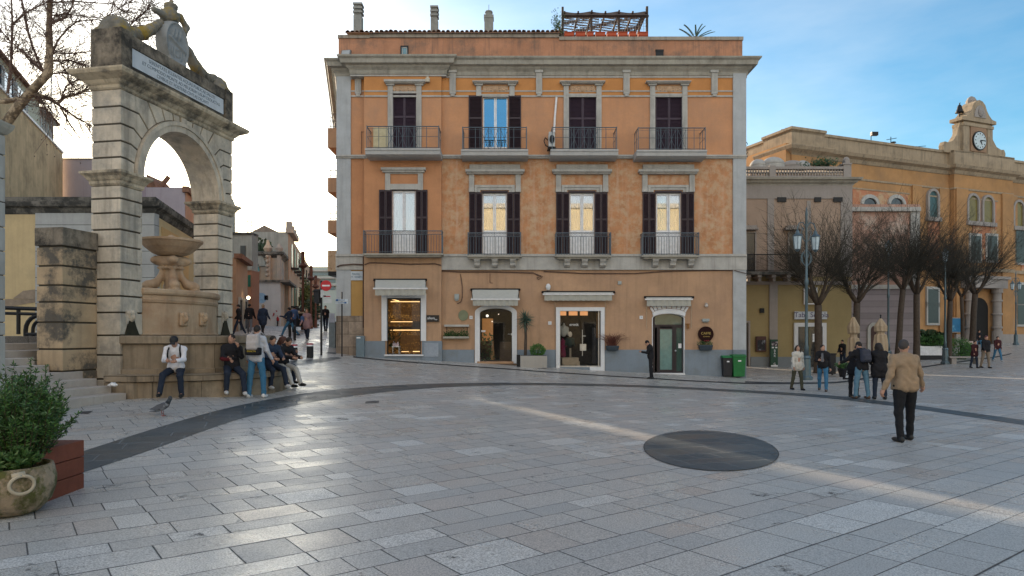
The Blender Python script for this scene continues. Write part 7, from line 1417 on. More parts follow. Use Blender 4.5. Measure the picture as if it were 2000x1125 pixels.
for pts, rs in allp:
    for j in range(44):
        i = rr.randrange(len(pts)-1); b = pts[i].lerp(pts[i+1], rr.random()); base = (pts[i+1]-pts[i]).normalized(); d = (base*.8+Vector((rr.gauss(0, .8), rr.gauss(0, .5), rr.gauss(.1, .8)))).normalized(); L_ = rr.uniform(.35, 1.4)
        q1 = b+d*L_*.5+Vector((0, 0, rr.uniform(-.08, .08))); q2 = q1+(d+Vector((rr.gauss(0, .3), 0, rr.gauss(0, .3)))).normalized()*L_*.5; mc.tube([b, q1, q2], [.010, .007, .004], 3, False); tips.append(q2)
        for k in range(3): e = (d+Vector((rr.gauss(0, .8), rr.gauss(0, .5), rr.gauss(0, .8)))).normalized()*L_*.35; s_ = b.lerp(q1, rr.random()); mc.tube([s_, s_+e], [.006, .003], 3, False); tips.append(s_+e)
for t_ in tips[::4]:
    mc.ball(tuple(t_-Vector((0, 0, .08))), .022, 4)
mt.build('trunk', m_plane, pt, smooth=True); mc.build('crown', m_ptwig, pt)
def lamp(px, py, top_py, label, arms=True, Y=None):
    g_ = G(px, py)
    if Y: g_ = Vector((X(px, Y), Y, GZ(X(px, Y), Y)))
    H_ = EYE+(HY-top_py)/F*g_.y-g_.z; k = H_/7.8; t = thing('street_lamp', label, 'street lamp', g_, rz=.25)
    mb = MB(); mb.lathe([(.36*k, 0), (.36*k, .12), (.26*k, .2), (.22*k, .95*k), (.26*k, 1.0*k), (.2*k, 1.1*k)], (0, 0, 0), 8, .76, .76); mb.build('base', m_lamp, t, True)
    mb = MB(); mb.lathe([(.14*k, 1.05*k), (.11*k, 1.4*k), (.13*k, 1.45*k), (.085*k, 1.6*k), (.075*k, 4.3*k), (.11*k, 4.35*k), (.11*k, 4.5*k), (.07*k, 4.6*k), (.055*k, 7.4*k), (.08*k, 7.45*k), (.02*k, 7.8*k)], (0, 0, 0), 12, .8, .8); mb.build('post', m_lamp, t, True, smooth=True)
    n = 2 if arms else 1
    for s_ in ((-1, 1) if arms else (0,)):
        cx = s_*.47*k; zt_ = 6.15*k if arms else 7.2*k
        if arms:
            mb = MB(); mb.tube([(0, 0, 6.9*k), (cx*.4, 0, 7.12*k), (cx*.8, 0, 7.08*k), (cx, 0, 6.85*k), (cx, 0, 6.65*k)], .028*k, 6); mb.tube([(0, 0, 6.2*k), (cx*.35, 0, 6.35*k), (cx*.55, 0, 6.65*k), (cx*.4, 0, 6.9*k), (cx*.25, 0, 6.75*k)], .02*k, 5); mb.tube([(0, 0, 5.1*k), (cx*.4, 0, 5.3*k), (cx*.5, 0, 5.6*k), (cx*.3, 0, 5.75*k), (cx*.18, 0, 5.55*k)], .02*k, 5); mb.tube([(0, 0, 5.9*k), (cx*.5, 0, 5.7*k), (cx*.62, 0, 5.45*k), (cx*.45, 0, 5.3*k)], .018*k, 5); mb.build('scroll_arm', m_lamp, t, True)
        la = MB(); la.lathe([(.03*k, .62*k), (.08*k, .56*k), (.10*k, .46*k), (.22*k, .36*k), (.24*k, .33*k), (.21*k, .33*k)], (cx, 0, zt_-.0), 6); la.lathe([(.13*k, -.28*k), (.14*k, -.25*k), (.05*k, -.36*k)], (cx, 0, zt_), 6)
        for q in range(6): a = q*math.pi/3; la.tube([(cx+.21*k*math.cos(a), .21*k*math.sin(a), zt_+.34*k), (cx+.14*k*math.cos(a), .14*k*math.sin(a), zt_-.26*k)], .015*k, 4)
        ln_ = la.build('lantern', m_lamp, t, True); mb = MB(); mb.lathe([(.125*k, -.25*k), (.19*k, .32*k)], (cx, 0, zt_), 6); mb.build('glass', m_lglass, ln_, True)
    return t
lamp(1575, 742, 405, 'tall double lantern street lamp before the yellow ground floor')
lamp(1735, 700, 470, 'dark street lamp rising right of the right furled parasol', False, 40)
lamp(1846, 705, 485, 'street lamp with heavy dark base between two bare trunks', False, 44)
lamp(1984, 672, 530, 'slim double lantern street lamp before the golden palace at right edge', True, 60)
# ---------------------------------------------------------------- people
SK = flat('skin', (.42, .24, .17), .6); HAIRD = flat('dark_hair', (.018, .013, .011), .7); HAIRG = flat('dark_grey_hair', (.05, .045, .045), .8)
def sphm(nm, c, r=.85): return mat(nm, c, r, .15, 14, bump=.25, grain=60)
def person(label, loc, H, rz, top, bot, shoe, hair=HAIRD, legs=((8, 12), (-8, 4)), arms=((5, 8, 10, 0), (-5, 8, 10, 0)), lean=4, head=(0, 0), coat=.0, sit=False, h=.02, hair_len=0, hat=None, fat=1.0, splay=(4, 4), open_coat=None, hood=False, hem=.10):
    """arms: (forward, out, elbow, inward) per side (left, right); legs: (thigh forward, knee bend); loc: ground point under the feet (or under the seat when sit)"""
    s = H/1.75; J = {}; pel = np.array((0., 0., .95))
    for i, sx in enumerate((-1, 1)):
        a, kb = legs[i]; sp = R(splay[i]); hip = pel+np.array((sx*.095, 0, -.02)); d = np.array((sx*math.sin(sp), math.sin(R(a)), -math.cos(R(a)))); d /= np.linalg.norm(d); kn = hip+d*.44
        b = a-kb; d2 = np.array((sx*math.sin(sp)*.4, math.sin(R(b)), -math.cos(R(b)))); d2 /= np.linalg.norm(d2); an = kn+d2*.43; J[i] = (hip, kn, an)
    lo_ = min(J[0][2][2], J[1][2][2])-.075; 
    for i in J: J[i] = tuple(q-np.array((0, 0, lo_)) for q in J[i])
    pel = pel-np.array((0, 0, lo_)); L_ = R(lean); up = np.array((0, math.sin(L_), math.cos(L_))); ch = pel+up*.36; sh = pel+up*.47; nk = pel+up*.54; hd = nk+np.array((0, math.sin(L_+R(head[1]))*.13, math.cos(L_+R(head[1]))*.13))
    A = {}
    for i, sx in enumerate((-1, 1)):
        f, o, e, n_ = [R(v) for v in arms[i]]; S = sh+np.array((sx*.175*fat**.6, 0, 0)); d = np.array((sx*math.sin(o), math.sin(f)*math.cos(o), -math.cos(f)*math.cos(o))); E = S+d*.29
        g = f+e; d2 = np.array((sx*math.sin(o)*math.cos(n_)-sx*math.sin(n_), math.sin(g), -math.cos(g))); d2 /= np.linalg.norm(d2); W = E+d2*.25; A[i] = (S, E, W, d2)
    yaw = R(head[0]); fw = np.array((-math.sin(yaw), math.cos(yaw), -math.sin(L_+R(head[1])))); fw /= np.linalg.norm(fw); rt = np.array((math.cos(yaw), math.sin(yaw), 0)); hu = np.cross(rt, fw)
    def hl(p): q = p-hd; return np.stack([q@rt, q@fw, q@hu], 1)
    def body(p):
        d = smin(cap(p, pel, ch, .12, .13), cap(p, sh-[.13, 0, 0], sh+[.13, 0, 0], .07, .07), .06)
        for i in (0, 1):
            a, b, c = J[i]; d = smin(d, cap(p, a, b, .075, .052), .04); d = smin(d, cap(p, b, c, .052, .036), .02); d = smin(d, cap(p, c, c+np.array((0, .14, -.04)), .036, .03), .02)
            S, E, W, dd = A[i]; d = smin(d, cap(p, S, E, .045, .036), .03); d = smin(d, cap(p, E, W, .036, .025), .02); d = smin(d, cap(p, W, W+dd*.085, .028, .036), .015)
            d = smin(d, cap(p, W+dd*.04, W+dd*.08+np.array(((-1 if i else 1)*.04, .02, 0)), .014, .011), .01)
        d = smin(d, cap(p, nk-up*.06, hd-up*.02, .055, .052), .03)
        q = hl(p); e = ell(q, (0, 0, .025), (.075, .095, .105)); e = smin(e, ell(q, (0, .03, -.055), (.052, .06, .055)), .04); e = smin(e, cap(q, (0, .09, .015), (0, .112, -.02), .008, .014), .012)
        for sx in (-1, 1):
            e = smin(e, ell(q, (sx*.078, -.005, .0), (.012, .02, .03)), .008); e = np.maximum(e, -ell(q, (sx*.032, .098, .022), (.016, .012, .010)))
        e = smin(e, ell(q, (0, .086, -.052), (.024, .010, .007)), .006)
        return smin(d, e, .025)
    mxr = 1.0
    allpts = np.array([pel, ch, sh, nk, hd]+[q for i in (0, 1) for q in J[i]]+[q for i in (0, 1) for q in A[i][:3]]+[A[0][2]+A[0][3]*.16, A[1][2]+A[1][3]*.16]); lo = allpts.min(0)-.22; hi = allpts.max(0)+.22; lo[2] = min(lo[2], -.03)
    t = thing('person', label, 'person', loc, rz)
    V, Q = snet(body, lo, hi, h); mb = MB(Matrix.Scale(s, 4)); mb.raw(V, Q)
    if h <= .02:        # separate fingers, unequal and a little bent
        for i in (0, 1):
            S, E, W, dd = A[i]; base = W+dd*.08; sd_ = np.cross(dd, np.array((1., 0, 0)) if abs(dd[0]) < .8 else np.array((0, 1., 0))); sd_ /= np.linalg.norm(sd_); cu = np.cross(sd_, dd)*(-1 if i else 1)
            for k, ln in enumerate((.068, .078, .072, .056)):
                b0 = base+sd_*(k-1.5)*.018; mb.tube([b0, b0+dd*ln*.45+cu*.006, b0+dd*ln*.8+cu*.025, b0+dd*ln*.9+cu*.05], [.010, .0095, .009, .007], 6)
            b0 = W+dd*.03+sd_*-.03; mb.tube([b0, b0+dd*.03-sd_*.025, b0+dd*.06-sd_*.03+cu*.01], [.012, .010, .008], 6)
    b_ = mb.build('body', SK, t, True, smooth=True)
    ph = random.uniform(0, 9)
    fold = lambda p, k, a: a*np.sin(p[:, 2]*k+np.sin(p[:, 0]*17+ph)*1.6+p[:, 1]*9)*np.sin(p[:, 0]*23+p[:, 2]*6+ph)
    def trous(p):
        d = np.minimum(1e3, cap(p, pel+[0, 0, .02], pel+[0, .0, -.02], .135, .135)); d = rbox(p, pel+np.array((0, 0, .02)), (.163*fat**.5, .112*fat**.6, .12), .1)
        for i in (0, 1): a, b, c = J[i]; d = smin(d, smin(cap(p, a, b, .095*fat, .070), cap(p, b, c+np.array((0, 0, -.01)), .070, .056), .02), .035)
        return np.maximum(d+fold(p, 30, .006), -(p[:, 2]-.045))
    V, Q = snet(trous, lo, hi, h); mb = MB(Matrix.Scale(s, 4)); mb.raw(V, Q); mb.build('trousers', bot, t, True, smooth=True)
    cz_ = coat
    def jack(p):
        fx = fat**.6; c = (pel+ch)/2+np.array((0, .0, .03)); d = smin(rbox(p, c, (.165*fx, .12*fat**.8, .25), .11), ell(p, ch+up*.06, (.20*fx, .13*fat, .16)), .06); d = smin(d, cap(p, sh-[.15*fat, 0, .01], sh+[.15*fat, 0, -.01], .072, .072), .07)
        d = smin(d, rbox(p, pel+up*.02, (.178*fx, .128*fat**.8, .12), .09), .05)
        if cz_:
            for i in (0, 1): a, b, _ = J[i]; e_ = a+(b-a)/np.linalg.norm(b-a)*cz_; d = smin(d, cap(p, a, e_, .13*fat, .125*fat), .09)
        for i in (0, 1): S, E, W, _ = A[i]; d = smin(d, smin(cap(p, S, E, .068, .058), cap(p, E, W, .058, .044), .02), .02)
        d = smin(d, cap(p, nk-up*.05, nk+up*.02, .085, .064), .04)
        if hood: d = smin(d, ell(p, nk-fw*.07-up*.02, (.12, .09, .08)), .04)
        d = d+fold(p, 26, .010)+fold(p, 55, .004)
        hm_ = (p-pel)@up; return np.maximum(d, -(hm_+hem)) if not cz_ else d
    V, Q = snet(jack, lo, hi, h); mb = MB(Matrix.Scale(s, 4)); mb.raw(V, Q); mb.build('jacket', top, t, True, smooth=True)
    if open_coat:      # lighter shirt seen at the open front
        mb = MB(Matrix.Scale(s, 4)); c = ch+np.array((0, .125*fat, 0)); mb.add([c+up*.13+[-.03, 0, 0], c+up*.13+[.03, 0, 0], c-up*.2+[.05, .02, 0], c-up*.2+[-.05, .02, 0]], [(0, 1, 2, 3)]); o = mb.build('shirt_front', open_coat, t, True); sd = o.modifiers.new('s', 'SOLIDIFY'); sd.thickness = .02; sd.offset = 0
    for i in (0, 1):
        c = J[i][2]; sgn = np.array((0, 1., 0)); dz = -.045
        def sf(p, c=c): d = ell(p, c+np.array((0, .07, -.035)), (.048, .145, .045)); d = smin(d, ell(p, c+np.array((0, -.01, -.01)), (.047, .06, .06)), .03); return np.maximum(d, -(p[:, 2]-(c[2]-.075)))
        V, Q = snet(sf, c-np.array((.1, .15, .12)), c+np.array((.1, .27, .1)), min(h, .018)); mb = MB(Matrix.Scale(s, 4)); mb.raw(V, Q); mb.build('shoe', shoe, t, True, smooth=True)
    if hair is not None:
        def hf(p):
            q = hl(p); d = ell(q, (0, -.010, .036), (.0805, .099, .102))+lump(q, 70, .005); d = np.maximum(d, -(ell(q, (0, .10, -.035), (.085, .075, .085)))); d = np.maximum(d, -(q[:, 2]-.6*q[:, 1]+.035)) if not hair_len else np.maximum(d, -(q[:, 2]+.3))
            if hair_len:
                e = cap(q, (0, -.05, .02), (0, -.07, -hair_len), .10, .09)
                for sx in (-1, 1): e = smin(e, cap(q, (sx*.075, .0, .0), (sx*.085, .02, -hair_len*.9), .045, .04), .03)
                e = np.maximum(e+lump(q, 40, .012), -ell(q, (0, .09, -.03), (.06, .09, .10))); d = smin(d, e, .02)
            return d
        V, Q = snet(hf, hd-np.array((.2, .2, .22+hair_len)), hd+np.array((.2, .2, .2)), min(h, .018)); mb = MB(Matrix.Scale(s, 4)); mb.raw(V, Q); mb.build('hair', hair, t, True, smooth=True)
    if hat:
        def cf(p): q = hl(p); d = np.maximum(ell(q, (0, -.005, .045), (.094, .110, .105)), -(q[:, 2]-.04)); return smin(d, rbox(q, (0, .12, .05), (.06, .06, .008), .008), .01)
        V, Q = snet(cf, hd-np.array((.2, .2, .1)), hd+np.array((.2, .25, .2)), .015); mb = MB(Matrix.Scale(s, 4)); mb.raw(V, Q); mb.build('cap', hat, t, True, smooth=True)

    return t, dict(pel=pel*s, ch=ch*s, sh=sh*s, up=up, s=s, A={i: [q*s for q in A[i][:3]] for i in A}, hd=hd*s)
def bag(label, ow, col, off=(0, -.2, .0), size=(.15, .08, .2), straps=True, name='backpack', extra=None, rzo=0):
    """a backpack on a person: its own thing, placed at the back of the wearer"""
    t, d = ow; M = M_of(t); c = d['ch']+np.array(off)*d['s']; w = M @ Vector(c); up = d['up']
    o = thing(name, label, 'bag', w, t.rotation_euler.z+rzo)
    th = math.atan2(up[1], up[2]); Rt = Matrix.Rotation(-th, 4, 'X')
    f = lambda p: smin(rbox(p, (0, 0, 0), size, .06), rbox(p, (0, -size[1], -size[2]*.35), (size[0]*.8, .04, size[2]*.45), .03), .03)+lump(p, 30, .004)
    V, Q = snet(f, (-size[0]-.1, -size[1]-.12, -size[2]-.1), (size[0]+.1, size[1]+.1, size[2]+.1), .018); mb = MB(Rt); mb.raw(V, Q); mb.build('pack', col, o, True, smooth=True)
    if straps:
        mb = MB(Rt)
        for sx in (-1, 1): mb.tube([(sx*.09, size[1]*.5, size[2]*.9), (sx*.10, size[1]+.09, size[2]+.06), (sx*.12, size[1]+.25, size[2]-.02), (sx*.14, size[1]+.27, size[2]-.22), (sx*.17, size[1]+.1, -size[2]*.6)], .018, 6)
        mb.build('strap', extra or col, o, True)
    return o, Rt
C_ = lambda n, c: sphm(n, c)
c_white = C_('white_knit', (.66, .66, .70)); c_black = C_('black_cloth', (.014, .014, .017)); c_navy = C_('navy_trousers_cloth', (.018, .026, .045)); c_jean = C_('blue_denim', (.045, .15, .26)); c_jean2 = C_('faded_denim', (.10, .20, .28)); c_pale = C_('pale_grey_joggers', (.44, .43, .40)); c_beige = C_('beige_jacket_cloth', (.29, .212, .14)); c_cream = C_('cream_jacket_cloth', (.52, .50, .45)); c_red = C_('red_coat_cloth', (.22, .012, .016)); c_navyc = C_('navy_coat_cloth', (.022, .035, .065)); c_grey = C_('grey_trousers_cloth', (.14, .15, .17)); c_maroon = C_('maroon_coat_cloth', (.05, .014, .018)); c_khaki = C_('khaki_trousers_cloth', (.06, .06, .04)); c_tan = C_('tan_trousers_cloth', (.20, .16, .12)); c_pink = C_('pinkish_coat_cloth', (.30, .19, .20)); c_blue = C_('blue_coat_cloth', (.05, .10, .22))
s_blk = flat('black_shoe', (.012, .012, .012), .5); s_wht = flat('white_shoe', (.55, .55, .55), .5); s_brn = flat('brown_shoe', (.08, .05, .035), .5)
seed(77)
def on(px, py, Y=None):
    if Y: return Vector((X(px, Y), Y, GZ(X(px, Y), Y)))
    return G(px, py)
DEG = math.pi/180
# rz: 0 = faces away from the camera (+Y); 180 = towards it; +90 = faces left
# seated: the ground point is below the pelvis
def seated(label, px_seat, rad, ang, face, H, **k):
    """seat on the bench ring: ang measured in the arch frame from the wall normal towards +u"""
    best = None
    for kk in (range(-88, -20) if ang < -40 else (ang,)):
        a = kk*DEG; q = AP(CU+rad*math.sin(a), rad*math.cos(a), -.88); e = abs(1000+q.x/q.y*F-px_seat)
        if best is None or e < best[0]: best = (e, q)
    p = best[1]; seat_z = p.z
    ow = person(label, (p.x, p.y, 0), H, face*DEG, **k); t, d = ow
    t.location.z = seat_z+.02-(d['pel'][2]-.115*d['s']); return ow
# man in the white jumper
p1 = seated('seated teenager in white jumper and black cap looking down at his hands', 345, 2.42, -66, 196, 1.70, top=c_white, bot=c_navy, shoe=s_blk, legs=((74, 80), (76, 56)), arms=((32, 6, 52, 34), (30, 6, 58, 30)), lean=12, head=(-6, 34), hat=flat('black_cap', (.012, .012, .014), .6), h=.016, splay=(8, 14), sit=True)
bag('black backpack worn by the seated teenager in the white jumper', p1, c_black, (0, -.19, -.03))
p2 = seated('seated teenager in black top with hand at his mouth', 452, 2.40, -28, 208, 1.72, top=c_black, bot=c_navy, shoe=s_wht, legs=((72, 64), (76, 88)), arms=((40, 5, 125, 22), (42, 8, 40, 25)), lean=-8, head=(-30, 12), h=.016, splay=(14, 6), sit=True)
mbx = MB(); M2 = M_of(p2[0]); q_ = M2 @ Vector(p2[1]['A'][1][2]); 
t_ = thing('red_pouch', 'small dark red pouch in the lap of the seated teenager in black', 'bag', q_+Vector((0, -.05, -.02))); sdf = sdf_obj(lambda p: smin(rbox(p, (0, 0, 0), (.10, .06, .04), .03), ell(p, (-.09, 0, .02), (.06, .05, .04)), .03), (-.28, -.16, -.14), (.22, .16, .16), .015, 'pouch', C_('dark_red_cloth', (.07, .007, .010)), t_, True)
mb = MB(); mb.tube([(.12, 0, .02), (.2, .02, .04), (.24, .06, .03)], .008, 5); mb.build('cord', c_black, t_, True)
# standing with backpack
p3 = person('teenager standing with his back turned, pale grey backpack and blue jeans', on(501, 777), 1.70, -4*DEG, C_('white_sleeved_jacket', (.45, .47, .52)), c_jean, s_wht, legs=((-3, 2), (5, 6)), arms=((8, 12, 22, -4), (8, 12, 22, -4)), lean=2, head=(0, 8), h=.016, splay=(7, 7))
o3, R3 = bag('pale grey and black backpack with yellow lettering on the standing teenager', p3, C_('pale_grey_nylon', (.42, .39, .38)), (0, -.20, .02), (.15, .085, .20))
f3 = lambda p: rbox(p, (0, .02, -.20), (.17, .10, .09), .03)
V, Q = snet(f3, (-.25, -.15, -.35), (.25, .2, -.05), .018); mb = MB(R3); mb.raw(V, Q); mb.build('black_base', c_black, o3, True, smooth=True)
tx = text('lettering', 'INVICTA', .055, Matrix.Translation((0, -.085, -.20)) @ Matrix.Rotation(R(90), 4, 'X'), flat('yellow_print', (.55, .40, .02), .6), None); tx.parent = o3
V, Q = snet(lambda p: np.minimum(rbox(p, (-.155, .12, .08), (.045, .05, .17), .03), rbox(p, (.155, .12, .08), (.045, .05, .17), .03)), (-.25, .0, -.2), (.25, .25, .35), .018); mb = MB(); mb.raw(V, Q)
# right end of the bench
p4 = seated('teenager in dark blue clothes mostly hidden behind the standing one, white shoes stretched out', 531, 2.40, 2, 225, 1.68, top=c_navyc, bot=c_navy, shoe=s_wht, legs=((80, 60), (78, 90)), arms=((35, 6, 45, 25), (35, 6, 45, 25)), lean=10, head=(0, 20), h=.02, splay=(8, 6), sit=True)
p5 = seated('seated teenager in black jacket and pale grey joggers, legs stretched right', 549, 2.42, 20, 238, 1.72, top=c_black, bot=c_pale, shoe=s_blk, legs=((76, 50), (72, 42)), arms=((38, 6, 45, 22), (38, 6, 45, 22)), lean=24, head=(-10, 22), h=.018, splay=(5, 5), sit=True)
p6 = seated('teenager with long brown hair half hidden at the end of the bench', 551, 2.38, 36, 240, 1.62, top=C_('tan_coat_cloth', (.20, .13, .09)), bot=c_navy, shoe=s_blk, legs=((80, 80), (78, 84)), arms=((45, 6, 60, 25), (40, 6, 50, 25)), lean=10, head=(30, 14), h=.02, hair=flat('auburn_hair', (.06, .022, .014), .7), hair_len=.2, sit=True)
# street people
def walker(label, px, py, H, face, top, bot, shoe, Y=None, **k):
    k.setdefault('h', .028); k.setdefault('legs', ((22, 8), (-16, 14))); k.setdefault('arms', ((-14, 8, 12, 0), (18, 8, 18, 0)))
    return person(label, on(px, py, Y), H, face*DEG, top, bot, shoe, **k)
walker('person in dark jacket and grey trousers walking up the street', 487, 654, 1.78, 5, c_black, c_grey, s_wht, 39)
walker('person in long navy coat with pale cap walking up the street', 513, 653, 1.78, -10, c_navyc, c_black, s_blk, 38.5, coat=.25, hair=flat('tan_hat', (.28, .22, .14), .7), fat=1.2)
walker('person in a long red coat far up the street', 541, 638, 1.70, 180, c_red, c_black, s_blk, 58, coat=.38, h=.035)
walker('person in dark hooded jacket and blue jeans striding left', 566, 659, 1.74, 75, c_navyc, c_jean, s_blk, 38.5, legs=((34, 10), (-26, 18)), arms=((40, 8, 60, 10), (30, 8, 50, 10)), hood=True)
p7 = walker('person in pinkish long coat walking towards the square', 600, 664, 1.74, 175, c_pink, c_navy, s_wht, 36.5, coat=.18, hair=flat('light_brown_hair', (.20, .11, .06), .7))
bag('blue shoulder bag carried by the person in the pinkish coat', p7, c_blue, (.22, .1, -.1), (.1, .06, .15), False, 'shoulder_bag')
walker('person in dark clothes walking beyond the no entry sign', 636, 648, 1.72, 180, c_black, c_navy, s_blk, 44)
walker('person in black half hidden by the right leg of the arch', 467, 655, 1.70, 100, c_black, c_navy, s_wht, 37)
walker('person in dark blue coat leaning by the shop at the arch edge', 574, 656, 1.66, 0, c_blue, c_navy, s_blk, 42)
# right side
person('man in black with woollen hat standing with head bowed before the glazed door', on(1271, 740), 1.74, 82*DEG, c_black, c_black, s_blk, legs=((2, 4), (-3, 3)), arms=((24, 4, 75, 30), (20, 4, 80, 30)), lean=6, head=(0, 38), hair=c_black, h=.02, fat=1.05)
walker('woman with long dark hair in cream jacket and khaki trousers', 1557, 762, 1.66, 190, c_cream, c_khaki, s_blk, hair_len=.26, coat=.08, h=.02, legs=((10, 6), (-8, 8)), arms=((-16, 14, 12, 0), (10, 10, 16, 0)), head=(-25, 0))
walker('woman in black jacket and blue jeans walking beside the one in cream', 1607, 764, 1.70, 150, c_black, c_jean, s_brn, h=.02, legs=((18, 8), (-12, 12)), arms=((-10, 8, 10, 0), (25, 6, 70, 30)), head=(35, -6), open_coat=c_grey)
p8 = None
walker('man in dark jacket standing by the yellow wall behind the parasols', 1646, 718, 1.74, 120, c_black, c_navy, s_blk, 42, legs=((2, 2), (-2, 2)), arms=((10, 6, 40, 20), (10, 6, 40, 20)))
p9 = person('man in black jacket with grey backpack and faded jeans, back turned', on(1683, 779), 1.78, 8*DEG, c_black, c_jean2, s_brn, legs=((2, 2), (-2, 4)), arms=((25, 30, 40, 10), (20, 10, 50, 20)), lean=8, head=(20, 18), h=.02, fat=1.12, splay=(9, 8))
bag('slate grey backpack on the man in faded jeans', p9, C_('slate_nylon', (.045, .05, .07)), (0, -.23, .0), (.15, .09, .2))
person('person in long black coat with frizzy dark hair beside the grey backpack', on(1718, 780), 1.74, -12*DEG, c_black, c_navy, s_blk, legs=((2, 2), (-2, 6)), arms=((15, 6, 60, 25), (15, 6, 60, 25)), lean=10, head=(20, 22), h=.02, coat=.16, fat=1.15, hair_len=.12)
p10 = person('person in black partly hidden at the left of the huddled group', on(1668, 776), 1.70, -60*DEG, c_black, c_black, s_blk, legs=((2, 2), (-2, 6)), arms=((20, 6, 60, 25), (15, 6, 30, 10)), lean=10, head=(0, 25), h=.024, coat=.12)
q_ = on(1656, 770); q_.z += .68; tb = thing('tote_bag', 'black and white printed tote bag hanging at the left of the huddled group', 'bag', q_); mb = MB(); mb.prism([(-.17, -.18), (.17, -.18), (.16, .18), (-.16, .18)], -.04, .04); mb.build('bag', c_black, tb, True, bevel=.02); mb = MB(); mb.prism([(-.10, -.12), (.11, -.12), (.08, .12), (-.06, .12)], -.046, -.042); mb.build('white_print', mat('tote_print', (.03, .03, .03), .8, .1, 6, col2=(.5, .55, .58), c2lo=.48, c2hi=.52, c2s=9, bump=0), tb, True); mb = MB(); mb.tube([(-.1, 0, .17), (-.04, 0, .38), (.04, 0, .38), (.1, 0, .17)], .012, 5); mb.build('handle', c_black, tb, True)
person('grey haired man in beige jacket and black cargo trousers walking away', on(1768, 862), 1.78, 8*DEG, c_beige, C_('black_cargo_cloth', (.012, .013, .016)), s_blk, hair=HAIRG, legs=((-4, 6), (10, 4)), arms=((-6, 18, 14, -4), (10, 26, 14, -6)), lean=3, head=(-55, 0), h=.014, fat=1.24, splay=(7, 8), hem=.15)
walker('short person in maroon coat walking with the man in tan trousers', 1903, 719, 1.50, 185, c_maroon, c_navy, s_blk, 37.3, h=.028, coat=.1, legs=((8, 6), (-8, 8)))
walker('man in black jacket and tan trousers walking towards the square at right', 1925, 719, 1.76, 185, c_black, c_tan, s_blk, 37.0, fat=1.15, hair=flat('red_cap', (.10, .04, .05), .7), legs=((8, 6), (-8, 8)))
p11 = walker('person in dark jacket and blue jeans with white shoes at far right', 1948, 703, 1.74, 170, c_maroon, c_jean, s_wht, 46.5, h=.03)
walker('distant person in dark clothes before the portal columns', 1912, 672, 1.70, 170, c_black, c_jean, s_wht, 55, h=.035)
# pigeon
g_ = on(317, 812); pg = thing('pigeon', 'grey pigeon walking on the paving in front of the fountain', 'bird', g_, 0)
def pig(p):
    d = ell(p@np.array(((.9, 0, .43), (0, 1, 0), (-.43, 0, .9))).T, (0, 0, .0), (.13, .065, .07)); d = smin(d, cap(p, (.09, 0, .05), (.145, 0, .145), .045, .026), .03); d = smin(d, ell(p, (.155, 0, .165), (.032, .026, .028)), .01); d = smin(d, cap(p, (.18, 0, .162), (.205, 0, .155), .008, .003), .006)
    return smin(d, rbox(p, (-.16, 0, -.085), (.08, .03, .01), .01), .05)
V, Q = snet(lambda p: pig(p-np.array((0, 0, .17))), (-.32, -.12, .0), (.3, .12, .42), .009); mb = MB(); mb.raw(V, Q)
body_ = mb.build('body', mat('pigeon_feather', (.20, .22, .25), .7, .15, 20, col2=(.05, .055, .065), c2lo=.5, c2hi=.56, c2s=9), pg, True, smooth=True)
mb = MB(); mb.ball((.15, 0, .325), .045, 10, .9, .8, 1.1); mb.tube([(.10, 0, .24), (.145, 0, .31)], [.05, .034], 8); mb.build('dark_neck', flat('pigeon_neck', (.03, .04, .05), .5), pg, True, smooth=True)
mb = MB()
for y in (-.03, .03): mb.tube([(.0, y, .12), (.01, y, .0)], .006, 5); mb.tube([(.0, y, .004), (.05, y+.01, .004)], .005, 4); mb.tube([(.0, y, .004), (.045, y-.015, .004)], .005, 4)
mb.build('legs', flat('pigeon_leg', (.25, .08, .07), .6), pg, True)
mb = MB()
for y in (-.062, .062): mb.prism([(-.22, -.0), (-.05, .10), (.06, .12), (.04, .04), (-.08, -.01)], y-.006, y+.006)
for v in range(len(mb.v)): x_, y_, z_ = mb.v[v]; mb.v[v] = (x_, y_, z_+.12)
mb.build('wing', flat('pigeon_wing', (.10, .11, .13), .7), pg, True)
# ---------------------------------------------------------------- potted shrub in the left corner
Yp = 6.85; g_ = Vector((X(16, 6.75), 6.75, GZ(X(16, 6.75), 6.75)))
pot = thing('round_stone_pot', 'mossy round stone pot with ring handles in the lower left corner', 'planter', g_)
mb = MB(); mb.lathe([(.18, 0), (.27, .02), (.36, .12), (.40, .24), (.405, .34), (.385, .44), (.375, .475), (.345, .475), (.36, .42), (.30, .38), (.02, .38)], (0, 0, 0), 40)
mb.build('bowl', mat('mossy_pot', (.34, .27, .19), .85, .3, 9, col2=(.09, .10, .025), c2lo=.44, c2hi=.56, c2s=4.5, stain=.7, stc=(.06, .05, .03), sts=5, bump=.9, grain=40), pot, True, smooth=True)
def handle(ang, zz=.34):
    mb = MB(); c = Vector((0, -.42, zz)); pts = [c+Vector((.10*math.sin(t), -.02-.01*abs(math.cos(t)), .085*math.cos(t))) for t in [k*math.pi/12 for k in range(25)]]; mb.tube(pts, .016, 8); mb.tube([c+Vector((-.075, .0, .085)), c+Vector((.03, -.01, .10))], .028, 8)
    o = mb.build('ring_handle', mat('handle_stone', (.42, .37, .28), .8, .2, 9), pot, True, smooth=True); o.rotation_euler = (0, 0, ang); return o
handle(R(50)); handle(R(230)); 
mb = MB(); mb.lathe([(.001, .40), (.35, .40)], (0, 0, 0), 20, cap=False); mb.build('soil', flat('dark_soil', (.02, .014, .01), .9), pot, True)
bx_ = thing('red_wood_planter', 'square reddish wooden planter box behind the round stone pot', 'planter', (X(120, 7.2), 7.6, GZ(-5, 7.6)))
mbase = GZ(-4.95, 7.5)-.02; xr_ = -4.90
